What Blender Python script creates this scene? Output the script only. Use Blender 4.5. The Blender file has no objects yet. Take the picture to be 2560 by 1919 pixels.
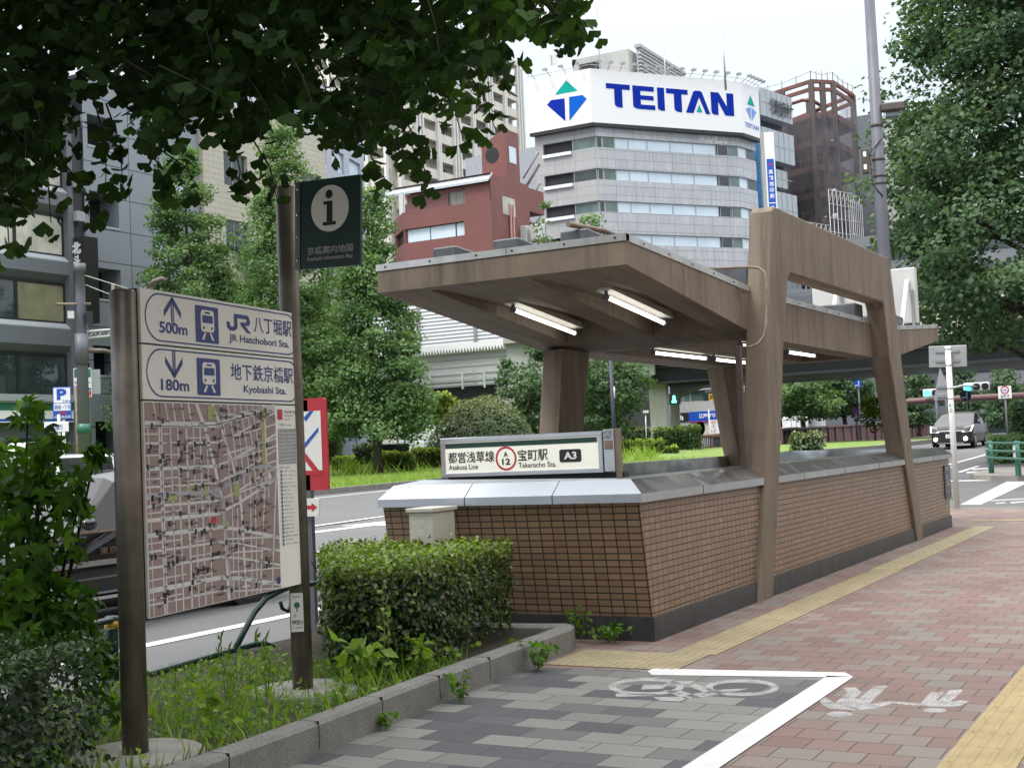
import bpy, bmesh, math, random
import numpy as np
from mathutils import Vector, Matrix

SC = bpy.context.scene
COL = SC.collection
R = math.radians
random.seed(7)
RNG = np.random.default_rng(11)

# ------------------------------------------------------------------ camera, sky, sun, exposure
CAM_M = Matrix(((0.8732, 0.0619, 0.4834), (0.4854, -0.0219, -0.8740), (-0.0435, 0.9978, -0.0492)))
EYE = Vector((0, 0, 1.4))
FOC = 3265.0
cd = bpy.data.cameras.new('camera')
cam = bpy.data.objects.new('camera', cd)
COL.objects.link(cam)
qx = Vector((CAM_M[0][0], CAM_M[1][0], CAM_M[2][0])).normalized()
qz = Vector((CAM_M[0][2], CAM_M[1][2], CAM_M[2][2])); qz = (qz - qz.dot(qx) * qx).normalized()
qy = qz.cross(qx)
CAM_M = Matrix((qx, qy, qz)).transposed()
cam.matrix_world = Matrix.Translation(EYE) @ CAM_M.to_4x4()
cd.sensor_width = 36
cd.sensor_fit = 'HORIZONTAL'
cd.lens = 36 * FOC / 2560
cd.clip_start = 0.1
cd.clip_end = 3000
SC.camera = cam

SUN_ELEV, SUN_AZ = 58, 205          # azimuth from +Y towards +X
W = bpy.data.worlds.new('World')
SC.world = W
W.use_nodes = True
nt = W.node_tree
bg = nt.nodes['Background']
sky = nt.nodes.new('ShaderNodeTexSky')
sky.sky_type = 'NISHITA'
sky.sun_disc = False
sky.sun_elevation = R(SUN_ELEV)
sky.sun_rotation = R(SUN_AZ)
tc = nt.nodes.new('ShaderNodeTexCoord')
sep = nt.nodes.new('ShaderNodeSeparateXYZ')
nt.links.new(tc.outputs['Generated'], sep.inputs[0])
rmp = nt.nodes.new('ShaderNodeValToRGB')          # overcast cloud deck: brighter overhead
rmp.color_ramp.elements[0].position = 0.0
rmp.color_ramp.elements[0].color = (0.28, 0.307, 0.338, 1)
rmp.color_ramp.elements[1].position = 0.8
rmp.color_ramp.elements[1].color = (1.3, 1.3, 1.3, 1)
e = rmp.color_ramp.elements.new(0.3)
e.color = (0.35, 0.378, 0.41, 1)
nt.links.new(sep.outputs['Z'], rmp.inputs[0])
nz = nt.nodes.new('ShaderNodeTexNoise')
nz.inputs['Scale'].default_value = 2.2
nz.inputs['Detail'].default_value = 5
nt.links.new(tc.outputs['Generated'], nz.inputs['Vector'])
mr = nt.nodes.new('ShaderNodeMapRange')
mr.inputs['To Min'].default_value = 14.5
mr.inputs['To Max'].default_value = 17.5
nt.links.new(nz.outputs['Fac'], mr.inputs['Value'])
vm = nt.nodes.new('ShaderNodeVectorMath')
vm.operation = 'SCALE'
nt.links.new(rmp.outputs['Color'], vm.inputs[0])
nt.links.new(mr.outputs['Result'], vm.inputs['Scale'])
mx = nt.nodes.new('ShaderNodeMixRGB')
mx.inputs[0].default_value = 0.93
nt.links.new(sky.outputs[0], mx.inputs[1])
nt.links.new(vm.outputs[0], mx.inputs[2])
nt.links.new(mx.outputs[0], bg.inputs['Color'])
bg.inputs['Strength'].default_value = 0.1

sd = bpy.data.lights.new('sun', 'SUN')
sd.energy = 1.3
sd.angle = R(14)
sd.color = (1.0, 0.98, 0.93)
sun = bpy.data.objects.new('sun', sd)
COL.objects.link(sun)
sdir = Vector((math.sin(R(SUN_AZ)) * math.cos(R(SUN_ELEV)), math.cos(R(SUN_AZ)) * math.cos(R(SUN_ELEV)), math.sin(R(SUN_ELEV))))
sun.rotation_euler = sdir.to_track_quat('Z', 'Y').to_euler()
sun.location = (0, 0, 30)

SC.view_settings.view_transform = 'Standard'
SC.view_settings.look = 'None'
SC.view_settings.gamma = 1
SC.view_settings.use_curve_mapping = False
SC.view_settings.exposure = 0.85
SC.cycles.max_bounces = 7
SC.cycles.diffuse_bounces = 3
SC.cycles.glossy_bounces = 3
SC.cycles.transparent_max_bounces = 12
SC.cycles.sample_clamp_indirect = 4
SC.cycles.use_denoising = True

# ------------------------------------------------------------------ bearings read off the photograph (2212 x 1658 view of it)
def ray(x, y):
    k = 2560 / 2212
    return CAM_M @ Vector(((x * k - 1280) / FOC, -(y * k - 959.5) / FOC, -1.0))
def at(x, y, t): return EYE + ray(x, y) * t
def onX(x, y, X): d = ray(x, y); return EYE + d * (X / d.x)
def onY(x, y, Y): d = ray(x, y); return EYE + d * (Y / d.y)
def onZ(x, y, Z=0.0): d = ray(x, y); return EYE + d * ((Z - 1.4) / d.z)

# ------------------------------------------------------------------ object helpers
def tag(o, label=None, cat=None, group=None, kind=None):
    if label: o['label'] = label
    if cat: o['category'] = cat
    if group: o['group'] = group
    if kind: o['kind'] = kind
    return o
def thing(name, label, cat, loc=(0, 0, 0), group=None):
    o = bpy.data.objects.new(name, None)
    COL.objects.link(o)
    o.location = loc
    o.empty_display_size = 0.2
    return tag(o, label, cat, group)
def woff(o):
    v = Vector((0, 0, 0))
    while o is not None:
        v = v + o.location
        o = o.parent
    return v
def add_obj(name, me, parent=None):
    o = bpy.data.objects.new(name, me)
    COL.objects.link(o)
    if parent is not None: o.parent = parent
    return o
def dup(root, loc, label=None, rotz=0.0):
    c = root.copy(); COL.objects.link(c); c.location = loc; c.rotation_euler = (0, 0, rotz)
    if label: c['label'] = label
    for ch in list(root.children):
        d = ch.copy(); COL.objects.link(d); d.parent = c
        for g in list(ch.children):
            s = g.copy(); COL.objects.link(s); s.parent = d
    return c

class MB:
    """collects solids in world metres and links them as ONE mesh object"""
    def __init__(s): s.v = []; s.f = []; s.sm = []
    def add(s, vs, fs, smooth=False):
        b = len(s.v)
        s.v += [tuple(p) for p in vs]
        for f in fs: s.f.append(tuple(b + i for i in f)); s.sm.append(smooth)
        return s
    def box(s, a, b):
        x0, y0, z0 = [min(p, q) for p, q in zip(a, b)]; x1, y1, z1 = [max(p, q) for p, q in zip(a, b)]
        return s.add([(x0, y0, z0), (x1, y0, z0), (x1, y1, z0), (x0, y1, z0), (x0, y0, z1), (x1, y0, z1), (x1, y1, z1), (x0, y1, z1)],
                     [(0, 3, 2, 1), (4, 5, 6, 7), (0, 1, 5, 4), (1, 2, 6, 5), (2, 3, 7, 6), (3, 0, 4, 7)])
    def hexa(s, lo, hi):
        n = len(lo)
        return s.add(list(lo) + list(hi), [tuple(range(n - 1, -1, -1)), tuple(range(n, 2 * n))] + [(i, (i + 1) % n, n + (i + 1) % n, n + i) for i in range(n)])
    def prism(s, poly, axis, a0, a1):
        def P(p, a):
            return (a, p[0], p[1]) if axis == 'x' else (p[0], a, p[1]) if axis == 'y' else (p[0], p[1], a)
        return s.hexa([P(p, a0) for p in poly], [P(p, a1) for p in poly])
    def fbox(s, F, u0, v0, n0, u1, v1, n1):
        lo = [F.P(u0, v0, n0), F.P(u1, v0, n0), F.P(u1, v1, n0), F.P(u0, v1, n0)]
        hi = [F.P(u0, v0, n1), F.P(u1, v0, n1), F.P(u1, v1, n1), F.P(u0, v1, n1)]
        return s.hexa(lo, hi)
    def face(s, pts): return s.add(pts, [tuple(range(len(pts)))])
    def tube(s, path, r, n=8, caps=True):
        path = [Vector(p) for p in path]
        rs = r if isinstance(r, (list, tuple)) else [r] * len(path)
        rings = []
        up = None
        for i, p in enumerate(path):
            d = (path[min(i + 1, len(path) - 1)] - path[max(i - 1, 0)]).normalized()
            if up is None: up = Vector((0, 0, 1)) if abs(d.z) < 0.9 else Vector((1, 0, 0))
            a = d.cross(up)
            a = a.normalized() if a.length > 1e-6 else d.orthogonal().normalized()
            up = a.cross(d)
            rings.append([p + rs[i] * (math.cos(2 * math.pi * k / n) * a + math.sin(2 * math.pi * k / n) * up) for k in range(n)])
        vs = [q for rg in rings for q in rg]
        fs = []
        for i in range(len(path) - 1):
            for k in range(n): fs.append((i * n + k, i * n + (k + 1) % n, (i + 1) * n + (k + 1) % n, (i + 1) * n + k))
        b = len(s.v)
        s.add(vs, fs, True)
        if caps:
            s.f.append(tuple(b + k for k in range(n - 1, -1, -1))); s.sm.append(False)
            s.f.append(tuple(b + (len(path) - 1) * n + k for k in range(n))); s.sm.append(False)
        return s
    def lathe(s, c, prof, n=20):
        vs = []; fs = []
        for (r, z) in prof:
            for k in range(n): vs.append((c[0] + r * math.cos(2 * math.pi * k / n), c[1] + r * math.sin(2 * math.pi * k / n), c[2] + z))
        for i in range(len(prof) - 1):
            for k in range(n): fs.append((i * n + k, i * n + (k + 1) % n, (i + 1) * n + (k + 1) % n, (i + 1) * n + k))
        fs.append(tuple(range(n - 1, -1, -1))); fs.append(tuple((len(prof) - 1) * n + k for k in range(n)))
        return s.add(vs, fs, True)
    def ball(s, c, r, n=10, sq=(1, 1, 1)):
        vs = []; fs = []
        m = n // 2
        for i in range(m + 1):
            th = math.pi * i / m
            for k in range(n):
                ph = 2 * math.pi * k / n
                vs.append((c[0] + r * sq[0] * math.sin(th) * math.cos(ph), c[1] + r * sq[1] * math.sin(th) * math.sin(ph), c[2] + r * sq[2] * math.cos(th)))
        for i in range(m):
            for k in range(n): fs.append((i * n + k, (i + 1) * n + k, (i + 1) * n + (k + 1) % n, i * n + (k + 1) % n))
        return s.add(vs, fs, True)
    def build(s, name, mat, parent=None, bevel=0.0, recalc=True, segs=1):
        me = bpy.data.meshes.new(name)
        off = woff(parent) if parent is not None else Vector((0, 0, 0))
        bm = bmesh.new()
        vs = [bm.verts.new(Vector(p) - off) for p in s.v]
        for f, sm in zip(s.f, s.sm):
            try:
                fc = bm.faces.new([vs[i] for i in f]); fc.smooth = sm
            except ValueError: pass
        lv_ = [v for v in bm.verts if not v.link_faces]
        if lv_: bmesh.ops.delete(bm, geom=lv_, context='VERTS')
        if recalc: bmesh.ops.recalc_face_normals(bm, faces=bm.faces[:])
        if bevel > 0:
            es = [ed for ed in bm.edges if len(ed.link_faces) == 2 and ed.calc_face_angle(0) > 0.6 and not (ed.link_faces[0].smooth and ed.link_faces[1].smooth)]
            bmesh.ops.bevel(bm, geom=es, offset=bevel, segments=segs, profile=0.5, affect='EDGES', clamp_overlap=True)
        uvl = bm.loops.layers.uv.new('UVMap')
        bm.normal_update()
        for fc in bm.faces:
            n = fc.normal
            if abs(n.z) > 0.9: U, V = Vector((1, 0, 0)), Vector((0, 1, 0))
            else:
                U = Vector((0, 0, 1)).cross(n)
                U = U.normalized() if U.length > 1e-6 else Vector((1, 0, 0))
                V = n.cross(U)
            for l in fc.loops:
                p = l.vert.co + off
                l[uvl].uv = (p.dot(U), p.dot(V))
        bm.to_mesh(me); bm.free()
        me.materials.append(mat)
        return add_obj(name, me, parent)

class Frame:
    """a flat face: origin, right, up, outward"""
    def __init__(s, O, U, V, N=None):
        s.O = Vector(O); s.U = Vector(U).normalized(); s.V = Vector(V).normalized()
        s.N = Vector(N).normalized() if N is not None else s.U.cross(s.V).normalized()
    def P(s, u, v, n=0.0): return s.O + s.U * u + s.V * v + s.N * n
    def sub(s, u, v, n=0.0): return Frame(s.P(u, v, n), s.U, s.V, s.N)

def corners(TL, TR, BL):
    """frame with bottom-left origin out of three corners; returns frame, width, height"""
    TL, TR, BL = Vector(TL), Vector(TR), Vector(BL)
    U = TR - TL; V = TL - BL
    return Frame(BL, U, V), U.length, V.length

def shapes(name, F, polys, mat, parent, n=0.003, thick=0.0):
    """flat printed shapes: each a list of (u, v)"""
    mb = MB()
    for p in polys:
        if thick: mb.hexa([F.P(u, v, n) for u, v in p], [F.P(u, v, n + thick) for u, v in p])
        else: mb.face([F.P(u, v, n) for u, v in p])
    return mb.build(name, mat, parent, recalc=bool(thick))

TXT = {}
def glyphs(body, bold=0.0):
    key = (body, bold)
    if key not in TXT:
        cu = bpy.data.curves.new('lettering', 'FONT')
        cu.body = body
        cu.offset = bold
        cu.resolution_u = 4
        cu.space_line = 0.95
        ob = bpy.data.objects.new('lettering', cu)
        COL.objects.link(ob)
        dg = bpy.context.evaluated_depsgraph_get()
        me = bpy.data.meshes.new_from_object(ob.evaluated_get(dg))
        co = np.array([v.co[:2] for v in me.vertices]) if len(me.vertices) else np.zeros((1, 2))
        TXT[key] = (co, [tuple(p.vertices) for p in me.polygons])
        bpy.data.objects.remove(ob); bpy.data.curves.remove(cu); bpy.data.meshes.remove(me)
    return TXT[key]
def text(name, F, items, mat, parent, n=0.003, thick=0.0):
    """items: (string, u0, v0, u1, v1[, bold]) each stretched into its box; ONE mesh"""
    mb = MB()
    for it in items:
        co, fs = glyphs(it[0], it[5] if len(it) > 5 else 0.0)
        lo, hi = co.min(0), co.max(0)
        sp = np.maximum(hi - lo, 1e-6)
        q = (co - lo) / sp
        pts = [F.P(it[1] + a * (it[3] - it[1]), it[2] + b * (it[4] - it[2]), n) for a, b in q]
        mb.add(pts, fs)
        if thick:
            mb.add([p + F.N * thick for p in pts], fs)
    return mb.build(name, mat, parent, recalc=False)
def rrect(u0, v0, u1, v1, r, k=6):
    pts = []
    for cx, cy, a in ((u1 - r, v1 - r, 0), (u0 + r, v1 - r, 90), (u0 + r, v0 + r, 180), (u1 - r, v0 + r, 270)):
        for i in range(k + 1):
            t = R(a + 90 * i / k)
            pts.append((cx + r * math.cos(t), cy + r * math.sin(t)))
    return pts
def ringpolys(outer, inner):
    n = len(outer)
    return [[outer[i], outer[(i + 1) % n], inner[(i + 1) % n], inner[i]] for i in range(n)]
def disc(cx, cy, r, k=24, ry=None):
    return [(cx + r * math.cos(2 * math.pi * i / k), cy + (ry or r) * math.sin(2 * math.pi * i / k)) for i in range(k)]

def wallmesh(mb, F, Wd, H, holes, depth=0.2):
    """front wall with real openings and reveals; holes = (u0, v0, u1, v1)"""
    us = sorted({0, Wd} | {h[0] for h in holes} | {h[2] for h in holes})
    vs = sorted({0, H} | {h[1] for h in holes} | {h[3] for h in holes})
    us = [u for u in us if 0 <= u <= Wd]; vs = [v for v in vs if 0 <= v <= H]
    for i in range(len(us) - 1):
        for j in range(len(vs) - 1):
            a, b = (us[i] + us[i + 1]) / 2, (vs[j] + vs[j + 1]) / 2
            if any(h[0] < a < h[2] and h[1] < b < h[3] for h in holes): continue
            mb.face([F.P(us[i], vs[j]), F.P(us[i + 1], vs[j]), F.P(us[i + 1], vs[j + 1]), F.P(us[i], vs[j + 1])])
    for (a, b, c, d) in holes:
        for p, q in (((a, b), (c, b)), ((c, b), (c, d)), ((c, d), (a, d)), ((a, d), (a, b))):
            mb.face([F.P(p[0], p[1]), F.P(q[0], q[1]), F.P(q[0], q[1], -depth), F.P(p[0], p[1], -depth)])

def window(F, u0, v0, u1, v1, parent, pane, frame, n=-0.15, mull=(), fr=0.05, name='window'):
    mb = MB()
    mb.fbox(F, u0, v0, n - 0.05, u0 + fr, v1, n); mb.fbox(F, u1 - fr, v0, n - 0.05, u1, v1, n)
    mb.fbox(F, u0 + fr, v0, n - 0.05, u1 - fr, v0 + fr, n); mb.fbox(F, u0 + fr, v1 - fr, n - 0.05, u1 - fr, v1, n)
    for m in mull:
        c = u0 + (u1 - u0) * m
        mb.fbox(F, c - fr / 2, v0 + fr, n - 0.05, c + fr / 2, v1 - fr, n)
    w = mb.build(name, frame, parent)
    p = MB(); p.face([F.P(u0 + fr * .5, v0 + fr * .5, n - 0.03), F.P(u1 - fr * .5, v0 + fr * .5, n - 0.03), F.P(u1 - fr * .5, v1 - fr * .5, n - 0.03), F.P(u0 + fr * .5, v1 - fr * .5, n - 0.03)])
    p.build('pane', pane, w, recalc=False)
    return w

# ------------------------------------------------------------------ materials
def new_mat(name):
    m = bpy.data.materials.new(name); m.use_nodes = True
    t = m.node_tree
    return m, t, t.nodes, t.links, t.nodes['Principled BSDF']
def mixc(nd, ln, fac, a, b, mode='MIX'):
    x = nd.new('ShaderNodeMixRGB'); x.blend_type = mode
    for i, s in ((0, fac), (1, a), (2, b)):
        if isinstance(s, (int, float)): x.inputs[i].default_value = s
        elif isinstance(s, tuple): x.inputs[i].default_value = (*s, 1)
        else: ln.new(s, x.inputs[i])
    return x.outputs[0]
def noise(nd, ln, scale, detail=4, vec=None, rough=0.6):
    x = nd.new('ShaderNodeTexNoise'); x.inputs['Scale'].default_value = scale; x.inputs['Detail'].default_value = detail; x.inputs['Roughness'].default_value = rough
    if vec is not None: ln.new(vec, x.inputs['Vector'])
    return x.outputs['Fac']
def ramp(nd, ln, val, lo, hi, a=0.0, b=1.0):
    x = nd.new('ShaderNodeMapRange'); ln.new(val, x.inputs[0])
    x.inputs[1].default_value = lo; x.inputs[2].default_value = hi; x.inputs[3].default_value = a; x.inputs[4].default_value = b
    return x.outputs[0]
def coords(nd, ln, kind='Object', scale=(1, 1, 1), rot=(0, 0, 0)):
    c = nd.new('ShaderNodeTexCoord'); m = nd.new('ShaderNodeMapping')
    m.inputs['Scale'].default_value = scale; m.inputs['Rotation'].default_value = rot
    ln.new(c.outputs[kind], m.inputs[0]); return m.outputs[0]
def bump(nd, ln, b, h, strength=0.3, dist=0.01):
    x = nd.new('ShaderNodeBump'); x.inputs['Strength'].default_value = strength; x.inputs['Distance'].default_value = dist
    ln.new(h, x.inputs['Height']); ln.new(x.outputs[0], b.inputs['Normal'])
def plain(name, c, rough=0.6, metal=0.0, var=0.12, scale=3.0, bmp=0.0, bscale=80.0, kind='Object', spec=0.5, fine=0.0, streak=0.0, streakcol=None):
    m, t, nd, ln, b = new_mat(name)
    v = coords(nd, ln, kind)
    col = mixc(nd, ln, ramp(nd, ln, noise(nd, ln, scale, 6, v), .3, .7), tuple(x * (1 - var) for x in c), tuple(min(1, x * (1 + var)) for x in c))
    if fine > 0:
        f = noise(nd, ln, 260, 2, v)
        col = mixc(nd, ln, 1.0, col, mixc(nd, ln, ramp(nd, ln, f, .35, .65), (1 - fine,) * 3, (1 + fine,) * 3), 'MULTIPLY')
    if streak > 0:
        vs = coords(nd, ln, 'UV', (5.0, 0.35, 1))
        s = ramp(nd, ln, noise(nd, ln, 1.6, 5, vs), .47, .70, 0, streak)
        col = mixc(nd, ln, s, col, streakcol or tuple(x * .4 for x in c))
    ln.new(col, b.inputs['Base Color'])
    b.inputs['Roughness'].default_value = rough; b.inputs['Metallic'].default_value = metal
    b.inputs['Specular IOR Level'].default_value = spec
    if bmp > 0: bump(nd, ln, b, noise(nd, ln, bscale, 3, v), bmp, 0.004)
    return m
def emit(name, c, s):
    m, t, nd, ln, b = new_mat(name)
    b.inputs['Base Color'].default_value = (*c, 1)
    b.inputs['Emission Color'].default_value = (*c, 1); b.inputs['Emission Strength'].default_value = s
    return m
def bricks(name, c1, c2, mortar, bw, bh, ms, offset=0.0, kind='UV', rot=0.0, rough=0.5, squash=1.0, fine=0.0, mul=None, bmp=0.5, spec=0.4, dirt=0.0, spots=0.0, streak=0.0, streakcol=(.5, .5, .5)):
    m, t, nd, ln, b = new_mat(name)
    v = coords(nd, ln, kind, (1, 1, 1), (0, 0, rot))
    br = nd.new('ShaderNodeTexBrick')
    ln.new(v, br.inputs['Vector'])
    br.inputs['Scale'].default_value = 1; br.inputs['Brick Width'].default_value = bw; br.inputs['Row Height'].default_value = bh
    br.inputs['Mortar Size'].default_value = ms; br.inputs['Mortar Smooth'].default_value = 0.15; br.offset = offset; br.squash = squash
    br.inputs['Color1'].default_value = (0, 0, 0, 1); br.inputs['Color2'].default_value = (1, 1, 1, 1); br.inputs['Mortar'].default_value = (.5, .5, .5, 1)
    cr = nd.new('ShaderNodeValToRGB')
    els = cr.color_ramp.elements
    cols = [c1, c2] if mul is None else mul
    els[0].color = (*cols[0], 1); els[1].color = (*cols[-1], 1)
    for i, c in enumerate(cols[1:-1]):
        q = els.new((i + 1) / (len(cols) - 1)); q.color = (*c, 1)
    ln.new(br.outputs['Color'], cr.inputs[0])
    col = cr.outputs[0]
    if fine > 0:
        f = noise(nd, ln, 320, 2, v)
        col = mixc(nd, ln, 1.0, col, mixc(nd, ln, ramp(nd, ln, f, .3, .7), (1 - fine,) * 3, (1 + fine,) * 3), 'MULTIPLY')
    if dirt > 0:
        g = ramp(nd, ln, noise(nd, ln, 0.8, 7, v), .45, .75, 0, dirt)
        col = mixc(nd, ln, g, col, tuple(x * .55 for x in cols[0]))
    if streak > 0:
        vs = coords(nd, ln, 'UV', (2.2, .16, 1))
        col = mixc(nd, ln, ramp(nd, ln, noise(nd, ln, 1.6, 6, vs), .48, .68, 0, streak), col, streakcol)
    if spots > 0:      # chewing-gum spots, pale specks and damp patches
        vo = nd.new('ShaderNodeTexVoronoi'); vo.inputs['Scale'].default_value = 2.6; ln.new(v, vo.inputs['Vector'])
        col = mixc(nd, ln, ramp(nd, ln, vo.outputs['Distance'], .035, .05, spots, 0), col, (.06, .058, .055))
        v2 = nd.new('ShaderNodeTexVoronoi'); v2.inputs['Scale'].default_value = 1.7; ln.new(v, v2.inputs['Vector'])
        col = mixc(nd, ln, ramp(nd, ln, v2.outputs['Distance'], .016, .024, .8, 0), col, (.5, .49, .47))
    col = mixc(nd, ln, br.outputs['Fac'], col, mortar)
    ln.new(col, b.inputs['Base Color'])
    b.inputs['Roughness'].default_value = rough; b.inputs['Specular IOR Level'].default_value = spec
    inv = nd.new('ShaderNodeMath'); inv.operation = 'SUBTRACT'; inv.inputs[0].default_value = 1; ln.new(br.outputs['Fac'], inv.inputs[1])
    bump(nd, ln, b, inv.outputs[0], bmp, 0.004)
    return m
def leafmat(name, dark, light, trans=0.35, rough=0.45, spec=0.3):
    m, t, nd, ln, b = new_mat(name)
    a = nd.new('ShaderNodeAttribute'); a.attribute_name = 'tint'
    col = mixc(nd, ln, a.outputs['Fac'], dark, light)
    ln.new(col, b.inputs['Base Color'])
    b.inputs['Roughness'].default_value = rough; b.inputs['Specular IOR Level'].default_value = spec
    tr = nd.new('ShaderNodeBsdfTranslucent')
    ln.new(mixc(nd, ln, 1.0, col, (1.15, 1.25, 0.5), 'MULTIPLY'), tr.inputs['Color'])
    ms = nd.new('ShaderNodeMixShader'); ms.inputs[0].default_value = trans
    ln.new(b.outputs[0], ms.inputs[1]); ln.new(tr.outputs[0], ms.inputs[2])
    ln.new(ms.outputs[0], nd['Material Output'].inputs['Surface'])
    return m
def glassmat(name, c, rough=0.04, spec=0.8, wave=0.0):
    m, t, nd, ln, b = new_mat(name)
    v = coords(nd, ln, 'Object')
    ln.new(mixc(nd, ln, ramp(nd, ln, noise(nd, ln, .6, 3, v), .35, .65), tuple(x * .7 for x in c), tuple(x * 1.3 for x in c)), b.inputs['Base Color'])
    b.inputs['Roughness'].default_value = rough; b.inputs['Specular IOR Level'].default_value = spec
    if wave: bump(nd, ln, b, noise(nd, ln, 0.8, 2, v), wave, 0.05)
    return m
M0 = None
def wavy_steel(name, c=(0.5, 0.52, 0.54)):
    m, t, nd, ln, b = new_mat(name)
    v = coords(nd, ln, 'Object')
    ln.new(mixc(nd, ln, ramp(nd, ln, noise(nd, ln, 2.5, 5, v), .35, .7), tuple(x * .8 for x in c), c), b.inputs['Base Color'])
    b.inputs['Metallic'].default_value = 1; b.inputs['Roughness'].default_value = 0.2
    bump(nd, ln, b, noise(nd, ln, 2.4, 1.0, v), 0.4, 0.05)
    return m

M = {}
M['concrete'] = plain('painted_brown_concrete', (.165, .127, .094), .75, var=.17, scale=2.0, bmp=.35, bscale=160, streak=.8, fine=.08)
M['concrete_edge'] = plain('zinc_trim', (.50, .51, .51), .4, .7, var=.15, scale=5, streak=.3, streakcol=(.25, .24, .22))
M['tile'] = bricks('brown_wall_tile', None, None, (.03, .025, .021), .1, .0485, .005, mul=[(.205, .132, .082), (.245, .158, .098), (.22, .147, .093), (.28, .19, .126)], rough=.35, fine=.12, bmp=.6, dirt=.3)
M['plinth'] = plain('dark_granite', (.030, .031, .034), .45, var=.3, scale=8, fine=.3, streak=.35, streakcol=(.09, .09, .09))
M['coping'] = wavy_steel('dented_stainless_steel', (.62, .64, .66))
M['steel_flat'] = plain('brushed_steel_sheet', (.52, .54, .57), .28, .9, var=.1, scale=3)
M['coping_end'] = plain('sky_tinted_steel_sheet', (.40, .43, .48), .42, .55, var=.06, scale=2)  # near side of the coping: sky reflection put into the pale base colour
M['post'] = plain('weathered_stainless_tube', (.20, .18, .155), .42, .85, var=.28, scale=7, fine=.12, streak=.4, streakcol=(.10, .08, .06))
M['roofbox'] = plain('grey_roof_membrane', (.075, .083, .098), .55, var=.35, scale=6, bmp=.6, bscale=14)
M['pink'] = bricks('pink_paving', None, None, (.05, .042, .04), .2, .2, .0035, .5, 'Object', mul=[(.165, .105, .094), (.185, .138, .119), (.19, .12, .107), (.20, .168, .148), (.178, .16, .142)], spots=.5, rough=.85, fine=.3, bmp=.5, dirt=.35)
M['grey'] = bricks('grey_paving', None, None, (.035, .035, .033), .3, .2, .0035, .5, 'Object', mul=[(.06, .063, .07), (.078, .08, .087), (.155, .154, .143), (.195, .193, .178), (.172, .171, .158)], spots=.5, rough=.85, fine=.3, bmp=.5, dirt=.2)
M['asphalt'] = plain('asphalt', (.098, .10, .103), .75, var=.12, scale=.6, bmp=.5, bscale=220, fine=.25)
M['line'] = plain('road_marking_white', (.55, .55, .545), .7, var=.08, scale=6, fine=.12)
def worn(name, c):
    m, t, nd, ln, b = new_mat(name)
    v = coords(nd, ln, 'Object')
    b.inputs['Base Color'].default_value = (*c, 1); b.inputs['Roughness'].default_value = .85
    tr = nd.new('ShaderNodeBsdfTransparent'); ms = nd.new('ShaderNodeMixShader')
    f = nd.new('ShaderNodeMath'); f.operation = 'MULTIPLY'
    ln.new(ramp(nd, ln, noise(nd, ln, 190, 3, v), .38, .56, .25, 1), f.inputs[0]); ln.new(ramp(nd, ln, noise(nd, ln, 9, 4, v), .3, .55, .45, .92), f.inputs[1])
    ln.new(f.outputs[0], ms.inputs[0]); ln.new(tr.outputs[0], ms.inputs[1]); ln.new(b.outputs[0], ms.inputs[2]); ln.new(ms.outputs[0], nd['Material Output'].inputs['Surface'])
    return m
M['faded'] = worn('worn_white_marking', (.46, .46, .45))
M['tactile'] = plain('yellow_tactile_tile', (.31, .235, .115), .75, var=.14, scale=5, fine=.18)
M['tactile_old'] = plain('worn_yellow_tactile_tile', (.27, .225, .135), .75, var=.16, scale=5, fine=.18)
M['kerb'] = plain('granite_kerb', (.165, .16, .15), .85, var=.2, scale=5, fine=.6, bmp=.4, bscale=260)
M['concrete_grey'] = plain('grey_concrete', (.21, .2, .18), .85, var=.2, scale=5, fine=.25, bmp=.4, bscale=150)
M['soil'] = plain('planter_soil', (.035, .028, .02), .95, var=.4, scale=14, bmp=.8, bscale=40)
M['white_panel'] = plain('sign_white', (.74, .74, .70), .4, var=.04, scale=4)
M['blue'] = plain('sign_navy', (.012, .03, .18), .4, var=.05)
M['blue2'] = plain('sign_blue', (.01, .07, .42), .4, var=.05)
M['green_sign'] = plain('sign_dark_green', (.008, .038, .03), .4, var=.1)
M['red'] = plain('sign_red', (.45, .018, .03), .4, var=.06)
M['black'] = plain('black_print', (.012, .012, .013), .5, var=.1)
M['pipe'] = plain('dark_green_pipe', (.012, .045, .04), .35, var=.15, scale=9)
M['rail_green'] = plain('green_rail_paint', (.03, .14, .10), .4, var=.12)
M['yellow'] = plain('yellow_band', (.65, .38, .02), .45)
M['cream'] = plain('cream_metal', (.52, .50, .44), .45, var=.06)
M['tube'] = emit('lit_tube', (1, .98, .92), 2.4)
M['rust'] = plain('rusty_conduit', (.17, .125, .09), .6, .1, var=.35, scale=9)
M['black_car'] = plain('black_car_paint', (.006, .006, .007), .08, var=.05, spec=.7)
M['silver_car'] = plain('silver_car_paint', (.35, .36, .37), .22, .6, var=.04)
M['grey_car'] = plain('grey_car_paint', (.018, .0175, .021), .25, .0, var=.04, spec=.45)
M['white_car'] = plain('white_van_paint', (.62, .64, .66), .3, var=.05)
M['car_glass'] = glassmat('car_glass', (.012, .014, .016), .03, .35)
M['tyre'] = plain('tyre_rubber', (.015, .015, .015), .8)
M['rim'] = plain('wheel_rim', (.35, .35, .36), .3, .8)
M['chrome'] = plain('chrome', (.75, .75, .75), .1, 1)
M['headlight'] = plain('headlight_lens', (.7, .72, .74), .08, .3)
M['foglamp'] = emit('lit_fog_lamp', (1, .85, .55), 14)
M['orange'] = plain('amber_plastic', (.6, .22, .02), .3)
M['pole_grey'] = plain('grey_painted_pole', (.112, .117, .14), .5, .2, var=.1, scale=3, streak=.12, streakcol=(.10, .08, .07))
M['pole_white'] = plain('white_painted_pole', (.6, .6, .58), .4, var=.06)
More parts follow.
